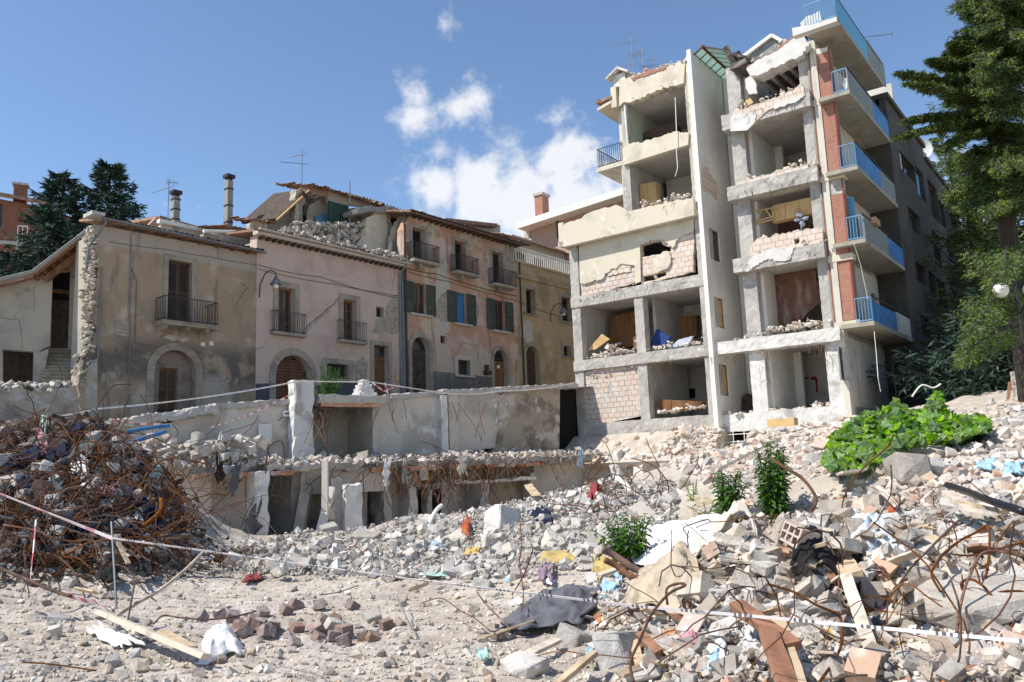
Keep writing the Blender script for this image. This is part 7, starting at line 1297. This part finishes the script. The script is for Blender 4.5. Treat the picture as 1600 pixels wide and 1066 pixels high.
DR('black_cloth', [(1310, 940), (1330, 880), (1385, 935), (1370, 985)], BLKC, 'dark crumpled cloth between planks in the right heap', 'cloth', lift=.06, amp=.08, n=26, seed=16)
DR('black_cloth', [(1255, 985), (1262, 935), (1330, 925), (1345, 985)], cl('dark stand-in cloth', (.045, .035, .035)), 'dark stand-in cloth for the shade of the hollow below the black garment', 'cloth', lift=.05, amp=.1, n=26, seed=26)  # dark sheet put in to stand for the shade under the overhang
DR('shade_rag', [(1345, 1030), (1350, 985), (1385, 980), (1390, 1030)], DARKC, 'grey black rag added as shade below the pale splintered plank', 'rag', lift=.08, amp=.09, n=20, seed=27)  # extra dark rag, added to deepen the shade of the hollow
DR('wrapping', [(1310, 875), (1325, 825), (1375, 815), (1400, 885)], LBPL, 'crumpled white and blue printed plastic on the right heap', 'wrapping', lift=.06, amp=.07, freq=7, bulge=.1, n=40, seed=7, ragged=.08)
DR('plastic_sheet', [(935, 938), (945, 905), (968, 900), (970, 940)], BLUC, 'light blue plastic piece beside the grey quilt', 'plastic', lift=.06, amp=.05, n=18, seed=8); DR('white_bag', [(310, 1040), (318, 998), (362, 990), (385, 1030)], WHC, 'white sack at the lower end of the long plank', 'sack', lift=.03, amp=.05, freq=6, bulge=.12, n=28, seed=9, ragged=.06)
DR('white_sheet', [(130, 990), (160, 980), (225, 1010), (195, 1020)], WHC, 'flat white plastic strip left of the long plank', 'sheet', lift=.05, amp=.04, n=24, seed=10); DR('plastic_sheet', [(0, 888), (5, 870), (28, 880), (24, 896)], cl('pale blue plastic', (.45, .58, .62)), 'pale blue plastic at the far left foot of the heap', 'plastic', lift=.05, amp=.05, n=14, seed=11)
DR('foam_block', [(838, 893), (852, 874), (885, 872), (898, 892)], YELC, 'cracked yellow foam slab in the middle right', 'foam', lift=.14, amp=.02, freq=3, n=16, seed=12, thick=.1, ragged=.04); DR('foam_block', [(925, 912), (930, 882), (970, 888), (968, 905)], YELC, 'yellow foam piece beneath the rusty pipes', 'foam', lift=.1, amp=.05, n=14, seed=13)
DR('red_bag', [(918, 795), (925, 772), (942, 770), (938, 792)], REDC, 'red bag beyond the grey heap', 'bag', lift=.1, amp=.1, freq=3, bulge=.2, n=14, seed=14); DR('orange_wrapping', [(720, 850), (722, 822), (735, 822), (733, 850)], ORNC, 'orange red wrapping beside the largest block', 'wrapping', lift=.15, amp=.1, n=14, seed=15)
DR('blue_cloth', [(832, 822), (830, 808), (860, 802), (862, 820)], NAVC, 'dark blue cloth right of the largest block', 'cloth', lift=.1, amp=.08, n=16, seed=17); DR('plastic_sheet', [(672, 870), (675, 852), (692, 852), (692, 868)], BLUC, 'light blue plastic scrap in the grey heap', 'plastic', lift=.08, amp=.06, n=12, seed=18); DR('plastic_sheet', [(662, 905), (670, 893), (702, 895), (700, 907)], TEAC, 'pale green plastic near the barrier tape', 'plastic', lift=.06, amp=.05, n=14, seed=19)
DR('plastic_sheet', [(425, 898), (432, 885), (450, 885), (446, 898)], BLUC, 'blue plastic scrap at the left foot of the grey heap', 'plastic', lift=.05, amp=.05, n=12, seed=20); DR('paper', [(475, 884), (478, 875), (497, 874), (495, 882)], cl('yellow paper', (.75, .7, .25)), 'yellow paper lying near the barrier tape', 'paper', lift=.03, amp=.02, n=8, seed=21); DR('yellow_wrapping', [(727, 875), (735, 862), (752, 862), (748, 876)], cl('mustard wrapping', (.55, .38, .12)), 'mustard wrapping below the largest block', 'wrapping', lift=.08, amp=.07, n=12, seed=22)
DR('red_cloth', [(378, 915), (388, 905), (412, 900), (408, 910)], REDC, 'dark red cloth at the left end of the grey heap', 'cloth', lift=.05, amp=.05, n=12, seed=23); DR('blue_bag', [(98, 760), (110, 735), (170, 730), (165, 768)], NAVC, 'dark navy bundle inside the rusty heap', 'bundle', lift=.5, amp=.15, freq=3, n=18, seed=24) if 0 else None
for x0, y0, x1, y1, mt, lab in ((138, 690, 168, 672, NAVC, 'navy cloth near the top of the rusty heap'), (55, 728, 80, 690, PINC, 'pink grey cloth caught on the left side of the rusty heap'), (110, 755, 140, 728, WHC, 'white rag in the middle of the rusty heap'), (228, 780, 252, 752, TEAC, 'pale green rag at the right side of the rusty heap'), (190, 842, 204, 832, BLUC, 'small blue rag near the stake'), (40, 850, 65, 810, DARKC, 'dark grey hose bundle at the lower left of the heap'), (60, 690, 78, 668, TEAC, 'pale board like rag at the top left of the heap'), (100, 885, 125, 870, NAVC, 'navy rag at the foot of the rusty heap'), (205, 850, 225, 820, CREAMC, 'cream rag above the tape on the heap'), (5, 760, 30, 740, NAVC, 'navy rag at the left edge of the heap'), (215, 880, 235, 858, WHC, 'white bottle like rag at the right foot of the heap'), (150, 925, 185, 910, BLKC, 'black bag on the ground under the tape'), (215, 915, 240, 900, BLKC, 'black bag right of the stake'), (150, 800, 190, 780, PINC, 'mauve cloth low on the rusty heap')):
    DR('rag', [(x0, y0), (x0+3, y1), (x1, y1-3), (x1-2, y0)], mt, lab, 'rag', lift=.16, amp=.12, freq=4, n=14, seed=x0)
for x0, y0, x1, y1, mt, lab in ((1528, 745, 1560, 730, BLUC, 'light blue plastic on the far right slope'), (1500, 700, 1545, 665, BLKC, 'black bag right of the vine'), (1465, 700, 1495, 672, PURC, 'mauve cloth on the pale slab'), (1440, 695, 1470, 682, BLUC, 'blue white plastic on the pale slab'), (1570, 752, 1600, 738, BLUC, 'pale blue sheet at the right edge'), (1195, 905, 1215, 880, DARKC, 'dark clear plastic left of the tall bar'), (1155, 885, 1190, 850, DARKC, 'black translucent plastic behind the cream garment'), (1100, 1066, 1140, 1035, WHC, 'white plastic film at the bottom'), (1160, 1050, 1205, 1000, cl('clear film', (.5, .49, .47)), 'clear plastic sack beside the leaning plank'), (1115, 1048, 1135, 1030, BLUC, 'bright blue scrap at the bottom'), (1100, 1070, 1130, 1058, BLUC, 'blue film at the bottom edge'), (1390, 815, 1405, 800, ORNC, 'orange scrap on the right heap'), (1350, 960, 1385, 930, PINC, 'pink grey cloth near the pale splintered plank'), (745, 1045, 765, 1028, TEAC, 'clear crushed bottle near the bottom'), (1415, 1020, 1460, 1000, WHC, 'white plastic in the bottom right'), (1060, 1030, 1090, 1015, PINC, 'pink striped rag below the jacket'), (915, 1050, 930, 1035, BLUC, 'small blue scrap beside the rough block'), (1345, 1055, 1375, 1005, DARKC, 'dark grey rag at the bottom right'), (840, 915, 865, 890, PURC, 'purple black bag beneath the yellow foam'), (975, 970, 1000, 952, PURC, 'mauve scrap above the jacket sleeve'), (620, 620, 0, 0, None, '')):
    if mt is None: continue
    DR('scrap', [(x0, y0), (x0+3, y1), (x1, y1-3), (x1-2, y0)], mt, lab, 'scrap', lift=.08, amp=.07, freq=7, n=16, seed=x0)
m = MB(); litter = scat([(330, 900), (600, 830), (1000, 770), (1600, 780), (1600, 1060), (1000, 1060), (700, 930)], 420, 95); cols = []
for p in litter:
    s = random.uniform(.02, .07); q = rotm(random.uniform(0, 6), random.uniform(-.7, .7), random.uniform(-.7, .7)); c = p+[0, 0, .03+s*.4]; m.quad3([c+q@np.array([a*s, b2*s*random.uniform(.6, 1.2), 0]) for a, b2 in ((-1, -1), (1, -1), (1, 1), (-1, 1))], .003)
tag(m.build('paper_litter', mk('paper and plastic litter', (.72, .7, .66), [((.25, .45, .6), .9, .55, .58), ((.6, .4, .15), 1.3, .6, .62), ((.75, .73, .7), 3, .5, .6)], bump=0, isl=.2)), 'scraps of paper and plastic strewn through the rubble', 'litter', kind='stuff')
dk = scat([(-20, 890), (-20, 720), (60, 690), (180, 690), (260, 780), (280, 870)], 90, 97)
rm = random.Random(4)
for i, p in enumerate(dk):
    if i % 3 == 0:
        s = rm.uniform(.15, .38); chunk(p+[0, 0, .15], s, 'dusty grey lump caught in the rusty heap', 'lumps caught in the rusty heap', flat=.7)
    elif i % 3 == 1:
        x, y = proj(p); drape('rag', None, [BLKC, DARKC, WHC, CREAMC, NAVC, PINC][i % 6], 'small %s crumpled rag caught in the rusty heap' % ['black', 'dark grey', 'white', 'cream', 'navy', 'pink'][i % 6], 'rag', 9, world=[p+np.array([-.2, 0, .25]), p+np.array([.15, -.05, .3]), p+np.array([.2, -.2, .05]), p+np.array([-.18, -.22, .02])], amp=.12, freq=5, seed=i, ragged=.4)['group'] = 'small rags caught in the rusty heap'
# ================================================================ PLANTS
def leafset(m, c, d, up, L, w_, fold=.25):
    d = d/np.linalg.norm(d); s = np.cross(d, up); s = s/(np.linalg.norm(s)+1e-6); n_ = np.cross(s, d); m.add([c, c+d*L*.45+s*w_/2+n_*fold*w_, c+d*L-n_*L*.12, c+d*L*.45-s*w_/2+n_*fold*w_], [(0, 1, 2), (0, 2, 3)])
def nettle(base, h, n, label, spread=.3, mat='leafn', name='nettle_plant', L=.17):
    t = thing(name, base, label, 'plant'); st = MB(); lf = MB()
    for i in range(n):
        a = random.uniform(0, 6.28); r = random.uniform(0, spread*.5); b0 = base+np.array([math.cos(a)*r*.6, math.sin(a)*r*.6, -.05]); hh = h*random.uniform(.55, 1); tip = b0+np.array([math.cos(a)*spread*.7*random.random(), math.sin(a)*spread*.7*random.random(), hh]); st.tube([b0, (b0+tip)/2+[0, 0, .02], tip], .006, 4)
        k = int(hh/.035)
        for j in range(k):
            f = (j+1)/k; p = b0+(tip-b0)*f; l = L*(1.15-.7*f)*random.uniform(.8, 1.2)
            for q in range(2): a2 = j*1.57+q*3.14+random.uniform(-.4, .4); leafset(lf, p, np.array([math.cos(a2), math.sin(a2), random.uniform(-.75, .15)]), np.array([0, 0, 1.]), l, l*.42)
    st.build('stem', M[mat], t); lf.build('leaves', M[mat], t); return t
nettle(at(1208, 797, 11.2), 1.0, 24, 'tallest nettle growing on the earth bank beside the bent brown bar', .38); nettle(at(1140, 800, 12), .66, 18, 'middle sized nettle on the earth bank left of the tallest one', .4); nettle(at(983, 860, 10.6), .52, 18, 'low dark green nettle at the left end of the white sheet', .45)
nettle(at(1083, 778, 14), .4, 5, 'small pale yellow green weed on the face of the earth bank', .2, 'leafv', 'weed', .08); nettle(at(1108, 800, 12), .2, 8, 'low weeds at the foot of the middle nettle', .5, 'leafn', 'weed', .07)
nettle(at(512, 628, 31.5), 1.6, 16, 'young feathery tree growing on the wall top before the pink house', 1.0, 'leafn', 'young_tree', .16)
nettle(G(1550, 600), .7, 14, 'dry pale weeds at the foot of the dark trees', 1.2, 'leafn', 'weed', .12) if 0 else None
# vine
vb = at(1400, 735, 10.8); t = thing('vine_bush', [vb[0], vb[1]+.6, float(HT(vb[0], vb[1]+.6))], 'bright green vine spreading over the rubble in front of the apartment block', 'bush'); lf = MB(); st = MB(); random.seed(61)
top_ = [(1292, 715), (1300, 690), (1322, 665), (1352, 645), (1378, 640), (1400, 628), (1420, 640), (1440, 645), (1455, 618), (1468, 615), (1480, 645), (1500, 655), (1525, 650), (1542, 660)]
bot_ = [(1295, 728), (1320, 738), (1350, 735), (1378, 720), (1400, 705), (1430, 698), (1460, 690), (1500, 688), (1542, 672)]
def ip(tb, x): return float(np.interp(x, [a for a, b2 in tb], [b2 for a, b2 in tb]))
for i in range(1900):
    x = random.uniform(1292, 1542); f = random.random()**.8; y = ip(top_, x)+(ip(bot_, x)-ip(top_, x))*f; Y = 12.9-1.8*f+random.uniform(-.6, .6)+(x-1292)/250*1.2; c = np.array(at(x, y, Y)); a = random.uniform(0, 6.28); s = random.uniform(.05, .125)
    if y > ip(bot_, x)-2 or y < ip(top_, x): continue
    nrm = np.array([random.gauss(-.3, .5), random.gauss(-.6, .5), abs(random.gauss(.75, .5))]); nrm /= np.linalg.norm(nrm); u_ = np.cross(nrm, [math.cos(a), math.sin(a), .3]); u_ /= np.linalg.norm(u_); v_ = np.cross(nrm, u_)
    ring = [c+(u_*math.cos(k*math.pi/5)+v_*math.sin(k*math.pi/5))*s*(1. if k % 2 == 0 else .72)-nrm*s*.18*(k % 2) for k in range(10)]; lf.add([c+nrm*s*.15]+ring, [(0, k+1, (k+1) % 10+1) for k in range(10)])
for x in (1320, 1350, 1380, 1410, 1440, 1470, 1500): p = np.array(at(x, ip(bot_, x)-4, 11.9+(x-1292)/250*1.2)); q = np.array(at(x+random.uniform(-20, 20), ip(top_, x)+8, 12.2+(x-1292)/250*1.2)); st.tube([p, (p+q)/2+[.1, 0, .05], q], .01, 5)
st.build('stem', M['bark'], t); lf.build('leaves', M['leafv'], t)
m = MB()
# ================================================================ TREES
def spray(m, p, d, L, w_, n, droop=.3, ls=.12):
    d = np.array(d, float); d /= np.linalg.norm(d); s = np.cross(d, [0, 0, 1.]); s /= np.linalg.norm(s)+1e-6
    for i in range(n):
        f = random.random(); c = p+d*L*f+s*random.uniform(-1, 1)*w_*(1-f*.7)+np.array([0, 0, -droop*random.random()*(1-.4*f)]); dd = d*random.uniform(.3, 1)+s*random.uniform(-.9, .9)+np.array([0, 0, random.uniform(-.8, .25)]); l = ls*random.uniform(.7, 1.7); dd /= np.linalg.norm(dd); b2 = np.cross(dd, [random.gauss(0, 1) for _ in range(3)]); b2 = b2/np.linalg.norm(b2)*l*.09; m.add([c-b2*.6, c+dd*l*.5+b2, c+dd*l, c+dd*l*.5-b2], [(0, 1, 2, 3)])
def limb(m, a, b2, r0, r1, sag=.0, n=6):
    a, b2 = np.array(a), np.array(b2); m.tube([a+(b2-a)*i/n-np.array([0, 0, sag*4*(i/n)*(1-i/n)]) for i in range(n+1)], r0, 6, r1)
random.seed(71)
def conifer(base, h, R, label, n=34, mat='leafd', dens=26, ls=.45, name='fir_tree', grp=None, shape=1.):
    t = thing(name, base, label, 'tree', grp); tr_ = MB(); tr_.tube([base+[0, 0, h*f] for f in (0, .3, .6, .95)], R*.09, 7, .03); br = MB(); cr = MB()
    for i in range(n):
        f = (.1+.88*(i/n)); z = h*f; r = R*(1-f)**.8*random.uniform(.65, 1.12)*shape+.25
        for k in range(4 if f < .7 else 3):
            a = i*2.4+k*(6.28/3.6)+random.uniform(-.3, .3); d = np.array([math.cos(a), math.sin(a), random.uniform(.1, .45)]); p0 = base+np.array([0, 0, z]); p1 = p0+d*r; limb(br, p0, p1, .05, .015, .05*r)
            spray(cr, p0+d*r*.25, d, r*.85, r*.24, dens, .25*r, ls)
    tr_.build('trunk', M['bark'], t); br.build('branches', M['bark'], t); cr.build('crown', M[mat], t); return t
conifer(np.array(at(90, 470, 52))-[0, 0, 2], 10.8, 4.2, 'broader dark conifer in front of the red brick house at far left', 34, dens=90, ls=.42); conifer(np.array(at(166, 420, 54))-[0, 0, 1], 8.9, 3.6, 'pointed dark conifer just right of the broader one', 30, dens=90, ls=.38)
conifer(np.array(at(20, 470, 48))-[0, 0, 2], 5., 3.6, 'low dark bushy conifer at the left edge', 16, dens=80, ls=.42, shape=1.2); conifer(np.array(at(128, 470, 50))-[0, 0, 2], 7., 3.2, 'small dark conifer between the two taller ones', 20, dens=70, ls=.4)
# cedar
cb = G(1590, 640)*[1, 1, 1]; cb = np.array([at(1592, 500, 24)[0], 24., 2.6])
CD = thing('cedar_tree', cb, 'great cedar with long drooping green boughs at the right edge', 'tree'); tr_ = MB(); tr_.tube([cb+[.15*f, 0, 26*f] for f in np.linspace(0, 1, 9)], .3, 9, .08); br = MB(); cr = MB()
def bough(px_tip, Y, zroot, w_=.5, dens=520, droop=.5, root=None):
    tip = np.array(at(px_tip[0], px_tip[1], Y)); r = np.array([cb[0], cb[1], zroot]) if root is None else root; mid = (tip+r)/2+np.array([0, 0, .35]); pts_ = [r*(1-f)**2+2*mid*f*(1-f)+tip*f*f for f in np.linspace(0, 1, 9)]; br.tube(pts_, .05, 5, .012)
    for a, b2, f in zip(pts_[:-1], pts_[1:], np.linspace(0, 1, 8)):
        spray(cr, a, b2-a, np.linalg.norm(b2-a)*1.15, w_*(1.15-f*.85), int(dens/3.6), droop*(1.1-f*.6), .12)
        if random.random() < .9:
            for sg in (-1, 1): d = (b2-a)/np.linalg.norm(b2-a); s = np.cross(d, [0, 0, 1.]); q = d+s*sg*random.uniform(.5, 1); spray(cr, a, q, w_*2.4*(1.2-f), w_*.3, int(dens/5), droop*.7, .11)
for (x, y), Y, x2, y2 in (((1403, 112), 22, 1590, 150), ((1418, 128), 21.5, 1590, 165), ((1452, 92), 22.5, 1590, 125), ((1484, 66), 23, 1590, 110), ((1505, 57), 23.5, 1590, 80), ((1402, 212), 21.5, 1590, 190), ((1412, 186), 22, 1590, 185), ((1478, 82), 24, 1590, 110), ((1532, 8), 23, 1600, 20), ((1535, 50), 22, 1600, 40), ((1468, 232), 22, 1590, 200), ((1560, 40), 22, 1620, 20), ((1500, 130), 25, 1590, 130), ((1480, 160), 25, 1590, 160), ((1565, 270), 20, 1620, 250), ((1500, 250), 24, 1590, 230), ((1540, 95), 21, 1600, 80), ((1510, 20), 24, 1600, -30), ((1550, -20), 23, 1600, -60)):
    zr = at(x2, y2, 24)[2]; bough((x, y), Y, zr, .34, 1500, .3)
for i in range(50):
    y = random.uniform(-60, 330); x = random.uniform(float(np.interp(y, [-60, 60, 100, 240, 320, 360, 420], [1560, 1545, 1500, 1478, 1482, 1520, 1530])), 1690); Y = random.uniform(21.5, 28); bough((x, y), Y, at(1590, y-random.uniform(0, 30), 24)[2], .6, 620, .7)
for (x, y), Y in (((1455, 325), 19), ((1500, 560), 17.5), ((1512, 520), 18), ((1530, 500), 19), ((1550, 450), 20), ((1570, 430), 19)):
    if y > 400: bough((x, y), Y, at(1600, y-50, 24)[2], .7, 700, .6)
for i in range(34):
    y = random.uniform(-40, 330); bough((random.choice((1, 1, -1))*random.uniform(12, 50)+1592, y), random.uniform(21, 22.8), at(1590, y-10, 24)[2], .55, 520, .6)
tr_.build('trunk', M['bark'], CD); br.build('branches', M['bark'], CD); cr.build('crown', M['leafc'], CD)
# darker trees further back
for x, Y, yb, h, R, lab in ((1550, 50, 640, 15, 6., 'dark leafy tree behind the cedar beside the rear wing'), (1620, 40, 640, 15, 6, 'dark tree at the right edge behind the lamp post'), (1530, 62, 620, 23, 6, 'taller conifer behind the rear wing'), (1585, 33, 640, 6, 4.5, 'dark shrub below the cedar'), (1535, 46, 625, 6.5, 3.6, 'low dark shrub at the end of the rear wing')):
    b0 = np.array(at(x, yb, Y)); conifer(b0-[0, 0, 1], h, R, lab, 28, 'leafc' if h > 7 else 'leafd', 150, .34, 'tree' if h > 7 else 'shrub', shape=1.25)
# pale house between the trees
FE = Fr(at(1500, 400, 75), 100); t = thing('house', FE.P(0, -2, 8), 'small pink house with a brown tiled roof glimpsed between the rear wing and the trees', 'house'); q = FE.rect(1494, 368, 1530, 440); MB().box(FE, q[0], q[1]+2, -5, 0, q[2], q[3]).build('wall', M['tan'], t); MB().box(FE, *FE.rect(1502, 378, 1510, 392)[:2], 0, .05, *FE.rect(1502, 378, 1510, 392)[2:]).build('window', M['lwood'], t)
m = MB(); m.quad3([FE.P(q[0]-.4, .5, q[3]-.1), FE.P(q[1]+2.4, .5, q[3]-.1), FE.P(q[1]+1.5, -3, q[3]+1.3), FE.P(q[0]-.2, -3, q[3]+1.3)], .2); m.build('roof', M['tile'], t); c = FE.rect(1500, 348, 1508, 362); MB().box(FE, c[0], c[1], -2.5, -1.8, c[2]-1, c[3]).build('chimney', M['brick'], t)
# stone wall bits and lamp post at right
sw = Fr(at(1600, 600, 24), 95); t = thing('stone_wall', sw.P(0, 0, 0)+[0, 0, 3], 'low dry stone wall at the right edge', 'wall'); m = MB(); q = sw.rect(1592, 585, 1660, 625)
for i in range(8):
    for j in range(7): m.rough(sw, q[0]+i*.28, q[0]+i*.28+.26, -.4, 0, q[2]+j*.13, q[2]+j*.13+.12, .15, .02, 6)
m.build('wall', M['rubblewall'], t)
lb = np.array(at(1600, 640, 20)); lz = at(1587, 450, 20)[2]; lx = at(1587, 450, 20)[0]; lb = np.array([lx, 20., float(HT(lx, 20))])
t = thing('street_lamp', lb, 'black lamp post with two round white globes', 'street lamp'); H_ = lz-lb[2]
MB().tube([lb, lb+[0, 0, H_*.55]], .06, 10, .055).tube([lb+[0, 0, H_*.55], lb+[0, 0, H_+.35]], .045, 10, .04).tube([lb+[0, 0, H_*.82], lb+[0, 0, H_*.86]], .07, 10).tube([lb+[0, 0, 0], lb+[0, 0, .5]], .1, 10, .08).build('post', M['dsteel'], t, False)
for sg in (-1, 1):
    s_ = .38*sg; a_ = MB(); a_.tube([lb+np.array([s_*f, 0, H_+.05+g]) for f, g in ((0, .0), (.1, .3), (.35, .5), (.7, .48), (.95, .3), (1, .15))], .018, 6); a_.build('arm', M['dsteel'], t)
    c = lb+np.array([s_*1.0, 0, H_-.05]); m = MB(); m.grid([[c+np.array([.185*math.cos(a)*math.cos(b2), .185*math.sin(a)*math.cos(b2), .185*math.sin(b2)]) for a in np.linspace(0, 2*math.pi, 21)] for b2 in np.linspace(-1.57, 1.57, 13)]); m.build('globe', plain('white globe glass', (.8, .78, .7), .3, var=.05), t, True)
